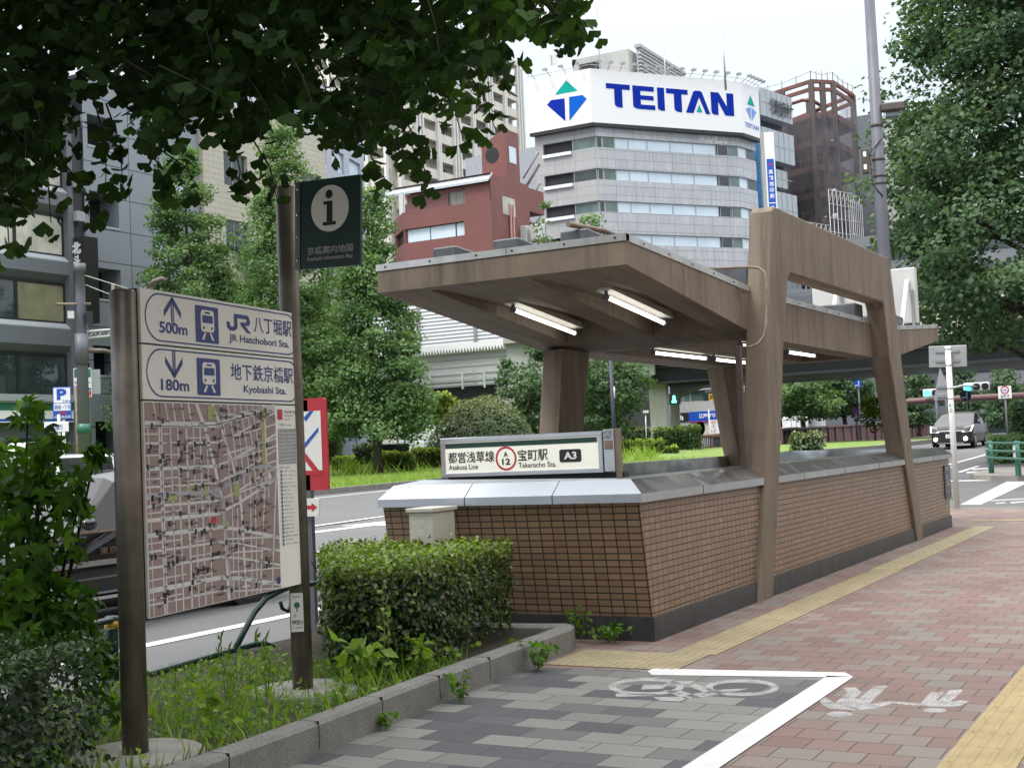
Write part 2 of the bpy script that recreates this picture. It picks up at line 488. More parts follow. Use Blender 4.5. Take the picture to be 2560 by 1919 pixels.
M['sign_back'] = plain('aluminium_sign_back', (.33, .34, .345), .45, .5, var=.08)
M['board_grey'] = plain('pale_grey_board', (.50, .51, .50), .5, var=.05)
M['bark'] = plain('ginkgo_bark', (.06, .048, .038), .9, var=.35, scale=9, bmp=.8, bscale=30)
M['bark_dark'] = plain('dark_bark', (.03, .024, .018), .9, var=.35, scale=9, bmp=.8, bscale=30)
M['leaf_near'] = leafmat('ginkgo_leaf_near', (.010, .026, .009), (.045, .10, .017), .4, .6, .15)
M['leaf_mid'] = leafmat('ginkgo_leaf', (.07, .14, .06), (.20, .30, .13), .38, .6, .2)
M['leaf_right'] = leafmat('grey_green_ginkgo_leaf', (.04, .085, .048), (.135, .205, .105), .35, .6, .2)  # bluish grey-green, darker than the other ginkgo leaf
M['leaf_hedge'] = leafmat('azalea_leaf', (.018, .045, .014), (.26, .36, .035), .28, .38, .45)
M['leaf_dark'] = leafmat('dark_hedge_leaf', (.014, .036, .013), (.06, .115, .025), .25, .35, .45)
M['leaf_shrub'] = leafmat('lobed_shrub_leaf', (.025, .075, .014), (.16, .32, .03), .5, .45)
M['leaf_bush'] = leafmat('dome_bush_leaf', (.035, .068, .03), (.20, .23, .06), .2, .4, .5)
M['leaf_lime'] = leafmat('clipped_hedge_leaf', (.036, .066, .02), (.33, .44, .05), .35, .6)
M['grass'] = leafmat('grass_blade', (.09, .17, .02), (.27, .38, .055), .3, .6)
M['weed'] = leafmat('weed_blade', (.07, .16, .02), (.26, .38, .05), .4, .5)
M['turf'] = plain('turf_soil', (.13, .20, .035), .95, var=.3, scale=3, fine=.3)

# ------------------------------------------------------------------ ground, road, pavements
def hill(x, y):
    return -0.15 + 0.02 * min(45, max(0, y - 24))
def sheet(name, xs, ys, zf, mat, kind='structure'):
    vs = [(x, y, zf(x, y)) for y in ys for x in xs]
    n = len(xs)
    fs = [(j * n + i, j * n + i + 1, (j + 1) * n + i + 1, (j + 1) * n + i) for j in range(len(ys) - 1) for i in range(n - 1) if not (-5.95 < xs[i] + .01 < -4.0 and 8.7 < ys[j] + .01 < 19.2)]
    mb = MB(); mb.add(vs, fs, True)
    return tag(mb.build(name, mat), kind=kind)
sheet('road', [-900, -300, -120, -60, -40, -34, -31, -28, -25, -22, -20, -16, -10, -6.3, -5.9, -4.06, 0, 20, 60, 300, 900],
      [-400, -60, -20, 0, 8.8, 19.3, 24, 30, 36, 42, 48, 54, 60, 69, 90, 120, 200, 500, 1500], hill, M['asphalt'])
def slab(name, poly, z0, z1, mat, kind='structure'):
    mb = MB(); mb.prism(poly, 'z', z0, z1)
    return tag(mb.build(name, mat), kind=kind)
mb = MB()
for a in (((-6.16, -30), (9, 8.8)), ((-6.16, 19.3), (9, 23.9)), ((-6.16, 8.8), (-5.9, 19.3)), ((-4.06, 8.8), (9, 19.3))):
    mb.add([(a[0][0], a[0][1], 0), (a[1][0], a[0][1], 0), (a[1][0], a[1][1], 0), (a[0][0], a[1][1], 0)], [(0, 1, 2, 3)])
tag(mb.build('footpath', M['pink']), kind='structure')
slab('bicycle_pavement', [(-4.5, -10), (-2.15, -10), (-2.15, 7.62), (-3.2, 7.44), (-4.5, 7.36)], 0.001, 0.004, M['grey'])
for i, (a, b) in enumerate(((-30, 24.0),)):
    slab('kerb_strip', [(-6.34, a), (-6.162, a), (-6.162, b), (-6.34, b)], -0.4, 0.012, M['kerb'])
slab('kerb_strip', [(-6.16, 23.902), (9, 23.902), (9, 24.08), (-6.16, 24.08)], -0.4, 0.006, M['concrete_grey'])
# pavement corner across the side street
tag(MB().prism([(-6.4, 37), (-6.0, 35.2), (-5.0, 34.0), (9, 33.6), (9, 120), (-6.4, 120)], 'z', -0.4, 0.2).build('footpath_corner', M['concrete_grey']), kind='structure')
# painted markings
def mark(pts, mat='line', name='road_marking', z=None):
    mb = MB()
    for p in pts: mb.face([(x, y, (hill(x, y) + .006) if z is None else z) for x, y in p])
    return tag(mb.build(name, M[mat], recalc=False), kind='structure')
mark([[(-8.38, a), (-8.2, a), (-8.2, b), (-8.38, b)] for a, b in ((-20, 24), (24, 30), (34, 42), (42, 50), (50, 60))])
mark([[(-13.3, a), (-13.12, a), (-13.12, a + 5), (-13.3, a + 5)] for a in (-3, 5.2, 14.2, 24.4, 34, 44)] +
     [[(-18.2, a), (-18.02, a), (-18.02, a + 5), (-18.2, a + 5)] for a in (4, 14, 22, 31)] +
     [[(-26.6, -10), (-26.4, -10), (-26.4, 34), (-26.6, 34)], [(-26.6, 34), (-26.4, 34), (-25.2, 42), (-25.4, 42)], [(-25.4, 42), (-25.2, 42), (-22.6, 50.5), (-22.8, 50.5)]])
mark([[(-17.0, 20), (-16.6, 20), (-16.6, 23.5), (-16.1, 23.5), (-16.8, 25.5), (-17.5, 23.5), (-17.0, 23.5)]])
# side street: stop line, crossing bars, bicycle lane edge
def gz(x, y):   # pixel to the sloping road
    z = -0.15
    for _ in range(30):
        p = onZ(x, y, z); z = hill(p.x, p.y)
    return (p.x, p.y)
mark([[gz(2075, 1090), gz(2118, 1090), gz(2212, 1046), gz(2212, 1037), gz(2180, 1038)]], name='stop_line')
mark([[gz(*q) for q in p] for p in ([(2020, 1018), (2058, 1007), (2064, 1007), (2024, 1020)], [(2066, 1020), (2110, 1006), (2118, 1006), (2078, 1020)],
      [(2030, 1038), (2160, 1036), (2160, 1038), (2030, 1040)], [(2100, 1012), (2140, 1010), (2140, 1012), (2100, 1015)], [(2090, 1019), (2140, 1016), (2140, 1019), (2086, 1022)])], name='crossing_marking')
mark([[gz(*q) for q in p] for p in ([(2140, 1080), (2212, 1076), (2212, 1079), (2138, 1083)], [(2150, 1086), (2170, 1084), (2174, 1087), (2152, 1089)], [(2180, 1084), (2212, 1082), (2212, 1086), (2184, 1088)])], 'faded', name='bicycle_marking')
# white L-shaped line and the two pictograms on the paving
mark([[(-2.17, -10), (-2.02, -10), (-2.02, 7.55), (-2.17, 7.55)], [(-3.25, 7.43), (-3.17, 7.31), (-2.17, 7.5), (-2.02, 7.55), (-2.1, 7.68), (-3.25, 7.52)]], name='white_line', z=0.0065)
def pix(pts): return [tuple(onZ(x, y, 0.005))[:2] for x, y in pts]
def arcband(cx, cy, rx, ry, w, a0, a1, k=22):
    o = [(cx + rx * math.cos(R(a0 + (a1 - a0) * i / k)), cy + ry * math.sin(R(a0 + (a1 - a0) * i / k))) for i in range(k + 1)]
    q = [(cx + (rx - w) * math.cos(R(a0 + (a1 - a0) * i / k)), cy + (ry - w * .42) * math.sin(R(a0 + (a1 - a0) * i / k))) for i in range(k + 1)]
    return [pix([o[i], o[i + 1], q[i + 1], q[i]]) for i in range(k)]
bike = arcband(1396, 1482, 82, 19, 16, 0, 360) + arcband(1603, 1484, 80, 18, 16, 0, 360)
bike += [pix(p) for p in ([(1390, 1478), (1445, 1478), (1430, 1487), (1385, 1488)], [(1450, 1470), (1500, 1470), (1490, 1476), (1440, 1477)], [(1430, 1490), (1470, 1490), (1520, 1506), (1480, 1508)],
          [(1500, 1476), (1545, 1490), (1530, 1498), (1490, 1482)], [(1330, 1497), (1420, 1497), (1410, 1502), (1330, 1504)], [(1480, 1500), (1560, 1488), (1620, 1486), (1560, 1497), (1500, 1508)], [(1410, 1504), (1490, 1504), (1470, 1514), (1425, 1512)])]
mark(bike, 'faded', 'bicycle_pictogram', 0.0052)
P9 = lambda pts: [tuple(onZ((1700 + x / 2.572) / 1.15733, (1279 + y / 2.572) / 1.15733, .0016))[:2] for x, y in pts]
ped = [P9([(1025 + 86 * math.cos(t), 1298 + 17 * math.sin(t)) for t in np.linspace(0, 6.28, 19)[:-1]]), P9([(1637 + 76 * math.cos(t), 1274 + 15 * math.sin(t)) for t in np.linspace(0, 6.28, 19)[:-1]]),
       P9([(878, 1190), (935, 1188), (995, 1228), (1150, 1262), (1120, 1275), (960, 1262), (915, 1235)]), P9([(995, 1228), (1055, 1180), (1080, 1160), (1050, 1128), (1130, 1126), (1166, 1158), (1125, 1196), (1150, 1200), (1250, 1118), (1335, 1116), (1210, 1240), (1150, 1272)]),
       P9([(1150, 1272), (1210, 1236), (1310, 1218), (1372, 1216), (1368, 1228), (1260, 1262)]), P9([(1372, 1216), (1480, 1226), (1560, 1230), (1585, 1244), (1500, 1242), (1368, 1228)]),
       P9([(1545, 1232), (1600, 1170), (1618, 1156), (1690, 1155), (1695, 1166), (1645, 1206), (1668, 1208), (1735, 1144), (1812, 1140), (1818, 1150), (1735, 1222), (1700, 1252), (1600, 1250)]), P9([(1700, 1252), (1735, 1222), (1810, 1208), (1862, 1210), (1855, 1222), (1790, 1248)])]
mark(ped, 'faded', 'pedestrian_pictogram', 0.0016)

def tactile(name, mat, x0, x1, y0, y1, style, z=0.0):
    mb = MB(); mb.box((x0, y0, z + .001), (x1, y1, z + .006))
    if style == 'dot':
        nx = max(1, round((x1 - x0) / .06)); ny = round((y1 - y0) / .06)
        for i in range(nx):
            for j in range(ny):
                cx, cy = x0 + .03 + i * .06, y0 + .03 + j * .06
                o = [(cx + .0145 * math.cos(t), cy + .0145 * math.sin(t), z + .006) for t in np.linspace(0, 2 * math.pi, 7)[:-1]]
                q = [(cx + .009 * math.cos(t), cy + .009 * math.sin(t), z + .0115) for t in np.linspace(0, 2 * math.pi, 7)[:-1]]
                mb.add(o + q, [tuple(range(6, 12))] + [(a, (a + 1) % 6, 6 + (a + 1) % 6, 6 + a) for a in range(6)])
    else:
        j = y0
        while j < y1 - .29:
            for i in range(4):
                cx = x0 + .0375 + i * .075
                mb.hexa([(cx - .0165, j + .012, z + .006), (cx + .0165, j + .012, z + .006), (cx + .0165, j + .288, z + .006), (cx - .0165, j + .288, z + .006)],
                        [(cx - .0085, j + .02, z + .0115), (cx + .0085, j + .02, z + .0115), (cx + .0085, j + .28, z + .0115), (cx - .0085, j + .28, z + .0115)])
            j += .3
    return tag(mb.build(name, mat), kind='structure')
tactile('tactile_paving', M['tactile_old'], -3.36, -3.06, 8.1, 13.5, 'dot')
tactile('tactile_paving', M['tactile_old'], -3.38, -3.08, 13.502, 19.5, 'bar')
tactile('tactile_paving', M['tactile_old'], -4.0, -3.1, 7.5, 8.098, 'dot')
tactile('tactile_paving', M['tactile'], -1.18, -0.88, 0.0, 15.0, 'bar')
tactile('tactile_paving', M['tactile_old'], -3.6, 3, 20.6, 20.9, 'dot')

# planting bed beside the footpath: kerb and soil
KB = [(-3.62, -1.0), (-3.72, 2.0), (-3.86, 4.95), (-3.96, 6.2), (-4.07, 8.06), (-4.12, 8.2), (-4.22, 8.26), (-4.34, 8.22), (-6.12, 7.98)]
def kerbline(name, pts, w, z0, z1):
    mb = MB()
    P2 = [Vector((a, b)) for a, b in pts]
    outs = []; ins = []
    for i, p in enumerate(P2):
        d = (P2[min(i + 1, len(P2) - 1)] - P2[max(i - 1, 0)]).normalized()
        nrm = Vector((-d.y, d.x))
        outs.append(p); ins.append(p + nrm * w)
    ch = .018
    for i in range(len(P2) - 1):
        mb_ring = []
        for k in (i, i + 1):
            o, n_ = outs[k], ins[k]
            dd = (n_ - o).normalized()
            mb_ring.append([(o.x, o.y, z0), (o.x, o.y, z1 - ch), (*(o + dd * ch), z1), (*(n_ - dd * ch), z1), (n_.x, n_.y, z1 - ch), (n_.x, n_.y, z0)])
        mb.add(mb_ring[0] + mb_ring[1], [(a, a + 1, 7 + a, 6 + a) for a in range(5)])
    return tag(mb.build(name, M['kerb'], recalc=False), kind='structure')
def dens(pts, step=0.6):
    out = []
    for (a, b) in zip(pts[:-1], pts[1:]):
        n = max(1, int(math.dist(a, b) / step))
        out += [(a[0] + (b[0] - a[0]) * i / n, a[1] + (b[1] - a[1]) * i / n) for i in range(n)]
    return out + [pts[-1]]
kerbline('planter_kerb', dens(KB), .13, 0.0, .16)
mb = MB()
for y in (4.3, 4.96, 5.55, 6.18, 6.8, 7.4): 
    x = np.interp(y, [-1, 2, 4.95, 6.2, 8.06], [-3.62, -3.72, -3.86, -3.96, -4.07])
    mb.box((x - .115, y - .0025, .03), (x + .0015, y + .0025, .1612))
tag(mb.build('kerb_joints', M['black']), kind='structure')
slab('planter_soil', [(-6.158, -4), (-3.8, -4), (-3.83, 2), (-3.97, 4.95), (-4.07, 6.2), (-4.2, 8.1), (-6.158, 7.95)], -.1, .085, M['soil'])

# ------------------------------------------------------------------ subway entrance
ent = thing('subway_entrance', 'brown concrete subway entrance with tiled parapet walls and winged roof', 'subway entrance', (-4.96, 14.0, 0))
Z0, ZT = .17, .985
def ringwall(z0, z1, o0, o1, inner):
    mb = MB()
    n = len(o0)
    vs = [(x, y, z0) for x, y in o0] + [(x, y, z1) for x, y in o1] + [(x, y, z0) for x, y in inner] + [(x, y, z1) for x, y in inner]
    fs = []
    for i in range(n):
        j = (i + 1) % n
        fs += [(i, j, n + j, n + i), (2 * n + j, 2 * n + i, 3 * n + i, 3 * n + j), (n + i, n + j, 3 * n + j, 3 * n + i), (j, i, 2 * n + i, 2 * n + j)]
    return mb.add(vs, fs)
OUT0 = [(-3.69, 8.575), (-3.69, 19.5), (-6.28, 19.5), (-6.28, 9.4), (-5.86, 8.575)]
OUT1 = [(-3.69, 8.435), (-3.69, 19.62), (-6.28, 19.62), (-6.28, 9.3), (-5.86, 8.435)]
INN = [(-4.05, 8.77), (-4.05, 19.32), (-5.92, 19.32), (-5.92, 9.45), (-5.71, 8.77)]
ringwall(Z0, ZT, OUT0, OUT1, INN).build('parapet_wall', M['tile'], ent)
PL0 = [(-3.672, 8.557), (-3.672, 19.52), (-6.3, 19.52), (-6.3, 9.4), (-5.87, 8.557)]
ringwall(-.15, Z0 - .001, PL0, PL0, INN).build('plinth', M['plinth'], ent)
# stainless coping: fascia, sloping top, inner drop
def coping():
    mb = MB()
    o = [(-3.655, 8.40), (-3.655, 19.72), (-6.31, 19.72), (-6.31, 9.28), (-5.885, 8.40)]
    i_ = [(-3.79, 8.53), (-3.79, 19.58), (-6.17, 19.58), (-6.17, 9.34), (-5.82, 8.53)]
    j_ = [(-4.06, 8.78), (-4.06, 19.3), (-5.9, 19.3), (-5.9, 9.46), (-5.7, 8.78)]
    q = [(-4.075, 8.795), (-4.075, 19.28), (-5.885, 19.28), (-5.885, 9.47), (-5.69, 8.795)]
    n = 5
    # subdivide every side so the sheet can look slightly wavy
    rings = [[(*p, ZT + .001) for p in o], [(*p, 1.047) for p in o], [(*p, 1.147) for p in i_], [(*p, 1.15 + (.03 if p[0] < -5.6 else 0)) for p in j_], [(*p, .6) for p in q]]
    def sub(rg):
        out = []
        for a in range(n):
            p, r_ = Vector(rg[a]), Vector(rg[(a + 1) % n])
            k = 12
            out += [p.lerp(r_, t / k) for t in range(k)]
        return out
    rings = [sub(r_) for r_ in rings]
    m = len(rings[0])
    vs = [p for rg in rings for p in rg]
    for near in (0, 1):
        fs = [(a * m + i, a * m + (i + 1) % m, (a + 1) * m + (i + 1) % m, (a + 1) * m + i) for a in range(4) for i in range(m) if (i >= 48) == bool(near)]
        MB().add(vs, fs).build('coping', M['coping_end' if near else 'coping'], ent)
coping()
mb = MB()   # joints of the coping sheets
for x in (-5.1, -4.36):
    mb.hexa([(x, 8.398, ZT), (x + .006, 8.398, ZT), (x + .006, 8.53, 1.05), (x, 8.53, 1.05)], [(x, 8.398, 1.0475), (x + .006, 8.398, 1.0475), (x + .006, 8.53, 1.1485), (x, 8.53, 1.1485)])
for y in (9.6, 12.3, 13.8, 15.3, 18.4):
    mb.hexa([(-3.653, y, ZT), (-3.653, y + .006, ZT), (-3.79, y + .006, 1.05), (-3.79, y, 1.05)], [(-3.653, y, 1.0475), (-3.653, y + .006, 1.0475), (-3.79, y + .006, 1.1485), (-3.79, y, 1.1485)])
mb.build('coping_joint', M['black'], ent)
MB().box((-5.68, 9.12, .9), (-4.1, 9.2, 1.184)).build('sign_shadow_base', M['black'], ent)  # black sign base, also standing in for the shadow gap beneath
mb = MB()      # the stair well going down
for (a, b) in (((-5.9, 8.8), (-4.06, 8.8)), ((-4.06, 8.8), (-4.06, 19.3)), ((-4.06, 19.3), (-5.9, 19.3)), ((-5.9, 19.3), (-5.9, 8.8))):
    mb.face([(a[0], a[1], -4.2), (b[0], b[1], -4.2), (b[0], b[1], .9), (a[0], a[1], .9)])
mb.build('stair_wall', M['tile'], ent, recalc=False)
mb = MB()
for k in range(26): mb.box((-5.9, 19.3 - .28 * (k + 1), -4.2), (-4.06, 19.3 - .28 * k, -.16 * k))
mb.box((-5.9, 8.8, -4.3), (-4.06, 12.02, -4.16))
mb.build('stair', M['concrete_grey'], ent)
# portal frame on the pavement side: a U turned over
PF = [(10.75, -.05), (11.15, 1.15), (11.72, 3.50), (11.80, 3.545), (16.35, 3.545), (16.42, 3.50), (17.06, 1.15), (17.46, -.05), (17.11, -.05), (16.66, 1.0), (16.11, 2.33), (15.99, 2.9), (15.93, 2.965), (12.2, 2.955), (12.10, 2.9), (11.88, 2.33), (11.50, 1.0), (11.13, -.05)]
mb = MB(); mb.prism(PF, 'x', -3.648, -3.87)
portal = mb.build('portal_frame', M['concrete'], ent, bevel=.012, segs=1)
# inner side columns
def column(y0a, y0b, y1a, y1b, x0=-5.95, x1=-5.72):
    lo = [(x0, y0a, .9), (x1, y0a, .9), (x1, y0b, .9), (x0, y0b, .9)]
    hi = [(x0, y1a, 2.36), (x1, y1a, 2.36), (x1, y1b, 2.36), (x0, y1b, 2.36)]
    return MB().hexa(lo, hi)
column(11.12, 11.6, 11.42, 12.02).build('column', M['concrete'], ent, bevel=.015)
column(16.55, 17.0, 15.95, 16.5).build('column', M['concrete'], ent, bevel=.015)
# roof: gull-shaped slab with edge beams, ribs and cross beams (coffers below)
RX0, RX1 = -6.065, -3.85
RT = [(8.775, 2.893), (9.83, 2.84), (11.85, 2.728), (16.6, 2.728), (17.4, 2.735), (20.25, 2.93)]
RB = [(8.775, 2.712), (9.79, 2.588), (11.8, 2.335), (16.4, 2.32), (17.2, 2.36), (20.25, 2.74)]
def zt(y): return float(np.interp(y, [p[0] for p in RT], [p[1] for p in RT]))
def zb(y): return float(np.interp(y, [p[0] for p in RB], [p[1] for p in RB]))
ys = sorted({8.775, 8.88, 9.4, 10.3, 11.0, 11.3, 11.85, 12.05, 13, 14, 15, 16.1, 16.6, 17.0, 17.4, 18.5, 19.5, 20.15, 20.25})
def strip(mb, xa, xb, ya, yb, top, bot):
    yy = [ya] + [y for y in ys if ya < y < yb] + [yb]
    for a, b in zip(yy[:-1], yy[1:]):
        mb.hexa([(xa, a, bot(a)), (xb, a, bot(a)), (xb, b, bot(b)), (xa, b, bot(b))], [(xa, a, top(a)), (xb, a, top(a)), (xb, b, top(b)), (xa, b, top(b))])
def build_roof():
    # one welded grid: x lines and y lines; underside height depends on whether the cell is a beam or a coffer
    xl = [RX0, -5.62, -4.98, -4.71, -4.12, RX1]
    yl = [8.775, 8.88, 9.83, 11.3, 11.85, 12.05, 14.0, 16.05, 16.6, 17.4, 20.12, 20.25]
    mb = MB()
    beamx = [True, False, True, False, True]
    def beamy(j): return yl[j] in (8.775, 11.3, 11.85, 16.05, 20.12) and yl[j + 1] in (8.88, 11.85, 12.05, 16.6, 20.25)
    cof = lambda y: zt(y) - .17
    def under(i, j, y): return zb(y) if (beamx[i] or beamy(j)) else cof(y)
    nx, ny = 5, len(yl) - 1
    for i in range(nx):
        for j in range(ny):
            xa, xb, ya, yb = xl[i], xl[i + 1], yl[j], yl[j + 1]
            mb.face([(xa, ya, zt(ya)), (xb, ya, zt(ya)), (xb, yb, zt(yb)), (xa, yb, zt(yb))])
            mb.face([(xa, yb, under(i, j, yb)), (xb, yb, under(i, j, yb)), (xb, ya, under(i, j, ya)), (xa, ya, under(i, j, ya))])
            # vertical faces towards +x and +y neighbours
            if i + 1 < nx and (beamx[i] or beamy(j)) != (beamx[i + 1] or beamy(j)):
                mb.face([(xb, ya, zb(ya)), (xb, yb, zb(yb)), (xb, yb, cof(yb)), (xb, ya, cof(ya))])
            if j + 1 < ny and (beamx[i] or beamy(j)) != (beamx[i] or beamy(j + 1)):
                mb.face([(xa, yb, zb(yb)), (xb, yb, zb(yb)), (xb, yb, cof(yb)), (xa, yb, cof(yb))])
    for j in range(ny):
        for x in (RX0, RX1):
            mb.face([(x, yl[j], zb(yl[j])), (x, yl[j + 1], zb(yl[j + 1])), (x, yl[j + 1], zt(yl[j + 1])), (x, yl[j], zt(yl[j]))])
    for i in range(nx):
        for y in (yl[0], yl[-1]):
            mb.face([(xl[i], y, zb(y)), (xl[i + 1], y, zb(y)), (xl[i + 1], y, zt(y)), (xl[i], y, zt(y))])
    return mb
roof = build_roof().build('roof', M['concrete'], ent, recalc=False)
bm_ = bmesh.new(); bm_.from_mesh(roof.data); bmesh.ops.remove_doubles(bm_, verts=bm_.verts[:], dist=1e-4); bmesh.ops.recalc_face_normals(bm_, faces=bm_.faces[:]); bm_.to_mesh(roof.data); bm_.free()
# zinc flashing along the roof edge
mb = MB()
for a, b in zip([p[0] for p in RT][:-1], [p[0] for p in RT][1:]):
    for xa, xb in ((RX1 - .06, RX1 + .008), (RX0 - .008, RX0 + .06)):
        mb.hexa([(xa, a, zt(a) + .001), (xb, a, zt(a) - .004), (xb, b, zt(b) - .004), (xa, b, zt(b) + .001)], [(xa, a, zt(a) + .05), (xb, a, zt(a) + .05), (xb, b, zt(b) + .05), (xa, b, zt(b) + .05)])
for ya, yb in ((8.767, 8.83), (20.2, 20.258)):
    z = zt(8.775 if ya < 10 else 20.25)
    mb.box((RX0 - .008, ya, z - .004), (RX1 + .008, yb, z + .0505))
fl = mb.build('roof_flashing', M['concrete_edge'], ent)
mb = MB()
for x in (-5.98, -5.55, -5.12, -4.8, -4.35, -3.93): mb.ball((x, 8.764, 2.918), .009, 8)
for y in np.arange(9.1, 20.1, .5): mb.ball((RX1 + .01, y, zt(y) + .022), .008, 8)
mb.box((-4.852, 8.7655, 2.888), (-4.848, 8.77, 2.945))
mb.build('flashing_screw', M['black'], fl)
# asphalt-covered upstands on the roof
for (xa, xb) in ((-5.80, -5.56), (-5.22, -4.97), (-4.60, -4.35)):
    z = lambda y: zt(y) + .02
    MB().hexa([(xa, 9.2, z(9.2) - .05), (xb, 9.2, z(9.2) - .05), (xb, 11.4, z(11.4) - .05), (xa, 11.4, z(11.4) - .05)],
              [(xa, 9.2, 3.10), (xb, 9.2, 3.10), (xb, 11.4, 2.94), (xa, 11.4, 2.94)]).build('roof_upstand', M['roofbox'], ent, bevel=.015)
MB().box((-4.6, 11.62, 2.7), (-3.88, 11.95, 3.0)).build('roof_upstand', M['roofbox'], ent, bevel=.015)
MB().box((-4.9, 15.6, 2.7), (-3.9, 15.95, 2.96)).build('roof_upstand', M['roofbox'], ent, bevel=.015)
MB().box((-4.6, 17.7, 2.72), (-3.95, 18.4, 2.98)).build('roof_upstand', M['roofbox'], ent, bevel=.015)
MB().tube([(-4.47, 9.1, 3.125), (-4.40, 9.6, 3.13), (-4.3, 11.3, 3.0)], .022, 8).build('roof_pipe', M['rust'], ent)
# rusty conduit down the near leg
cy = 11.0
cp = [onY(2310 / 1, 0, 1)] * 0
for px, py, Y in ((265, 605, 11.35), (400, 598, 11.35), (560, 592, 11.33), (625, 600, 11.3), (665, 630, 11.28), (682, 700, 11.27), (684, 900, 11.2), (680, 1060, 11.14), (662, 1140, 11.1), (620, 1195, 11.06), (560, 1222, 11.05), (490, 1226, 11.04)):
    cp.append(onY((1700 + px / 3.16) / 1.15733, (480 + py / 3.16) / 1.15733, Y - .06))
MB().tube(cp, .0125, 8).build('conduit', M['rust'], ent)
a = onY((1700 + 462 / 3.16) / 1.15733, (480 + 1240 / 3.16) / 1.15733, 11.0)
MB().box((a.x - .03, a.y - .02, 1.0), (a.x + .02, a.y + .03, a.z + .03)).build('cable_duct', plain('brown_duct', (.07, .052, .042), .6), ent, bevel=.004)
mb = MB()
for px, py in ((450, 760), (620, 810)):
    p = onX((1700 + px / 3.16) / 1.15733, (480 + py / 3.16) / 1.15733, RX1)
    mb.tube([p, p + Vector((.05, 0, -.01)), p + Vector((.05, 0, -.05))], .006, 6); mb.tube([p + Vector((0, .05, 0)), p + Vector((.05, .05, -.01)), p + Vector((.05, .05, -.05))], .006, 6)
    mb.tube([p + Vector((.05, -.03, -.01)), p + Vector((.05, .1, -.01))], .006, 6)
mb.build('cable_hook', M['rust'], ent)
pl_ = Frame((-3.687, 19.18, .42), (0, 1, 0), (0, 0, 1), (1, 0, 0))
MB().fbox(pl_, 0, 0, .002, .4, .47, .02).build('steel_plate', M['roofbox'], ent, bevel=.003)
text('plate_lettering', pl_, [('A3\n出入口', .08, .18, .32, .34, .01), ('TOKYO', .1, .08, .3, .11), ('宝町', .08, .4, .26, .44)], M['cream'], ent, .022)

# fluorescent lamps under the roof
def lamp(p0, p1, label, first=None):
    p0, p1 = Vector(p0), Vector(p1)
    t = thing('fluorescent_lamp', label, 'lamp', p0, 'fluorescent lamps under the entrance roof')
    d = (p1 - p0).normalized(); s = d.cross(Vector((0, 0, 1))).normalized(); u = s.cross(d)
    q0, q1 = p0 - d * .06, p1 + d * .06
    prof = [(-.07, .05), (.07, .05), (.045, .115), (-.045, .115)]
    mb = MB(); mb.hexa([q0 + s * a + u * b for a, b in prof], [q1 + s * a + u * b for a, b in prof]); mb.build('housing', M['cream'], t)
    MB().tube([p0 + u * .0, p1], .017, 10).build('tube', M['tube'], t)
    mb = MB()
    for q, sg in ((p0, -1), (p1, 1)): mb.tube([q + d * sg * .002, q + d * sg * .035], .026, 10); mb.hexa([q + d * sg * .01 + s * a + u * b for a, b in ((-.012, .0), (.012, .0), (.012, .05), (-.012, .05))], [q + d * sg * .03 + s * a + u * b for a, b in ((-.012, .0), (.012, .0), (.012, .05), (-.012, .05))])
    mb.build('socket', M['pole_grey'], t)
    return t
lamp((-5.44, 9.93, 2.60), (-5.44, 11.1, 2.465), 'lit fluorescent lamp in the roof bay nearer the road')
lamp((-4.45, 9.72, 2.60), (-4.45, 10.9, 2.466), 'lit fluorescent lamp in the roof bay nearer the pavement, above the parapet corner')
lamp((-5.1, 12.2, 2.30), (-5.1, 13.66, 2.30), 'first lit tube of the row along the middle of the roof')
lamp((-5.1, 13.95, 2.30), (-5.1, 15.2, 2.30), 'second lit tube of the row, behind the near portal leg')
lamp((-4.25, 12.4, 2.32), (-4.25, 13.52, 2.32), 'lit tube mostly hidden behind the near portal leg')
lamp((-4.25, 13.93, 2.32), (-4.25, 14.95, 2.32), 'lit tube seen between the two portal legs')

# illuminated station sign on the wall end
ss = thing('station_sign', 'illuminated steel box sign of the Asakusa Line with exit number A3', 'sign', (-4.98, 9.2, 1.18))
SF = Frame((-5.72, 9.09, 1.185), (1, 0, 0), (0, -.0, 1), (0, -1, 0))
w_, h_ = 1.46, .32
mb = MB()
mb.fbox(SF, 0, 0, -.14, w_, h_, -.012)
mb.build('box', M['steel_flat'], ss, bevel=.004)
mb = MB()
for a in ((0, 0, w_, .035), (0, h_ - .035, w_, h_), (0, .0355, .035, h_ - .0355), (w_ - .035, .0355, w_, h_ - .0355)):
    mb.fbox(SF, a[0], a[1], -.0115, a[2], a[3], .008)
mb.build('frame', M['steel_flat'], ss, bevel=.003)
mlit, t_, nd_, ln_, b_ = new_mat('backlit_sign_panel')
b_.inputs['Base Color'].default_value = (.7, .7, .62, 1); b_.inputs['Emission Color'].default_value = (1, .98, .86, 1); b_.inputs['Emission Strength'].default_value = .12
panel = MB().fbox(SF, .0355, .0355, -.0115, w_ - .0355, h_ - .0355, -.004).build('lit_panel', mlit, ss)
shapes('dark_stripe', SF, [[(.04, .235), (w_ - .045, .235), (w_ - .045, .274), (.04, .274)]], M['green_sign'], panel, -.002)
text('lettering', SF, [('都営浅草線', .065, .115, .5, .205, .012), ('Asakusa Line', .068, .062, .345, .103, .008), ('宝町駅', .715, .112, .985, .205, .012), ('Takaracho Sta.', .718, .06, 1.055, .1, .008), ('A', .585, .15, .626, .192, .03), ('12', .57, .088, .645, .138, .03)], M['black'], panel, -.001)
shapes('red_ring', SF, ringpolys(disc(.607, .138, .096, 36), disc(.607, .138, .08, 36)), M['red'], panel, -.0015)
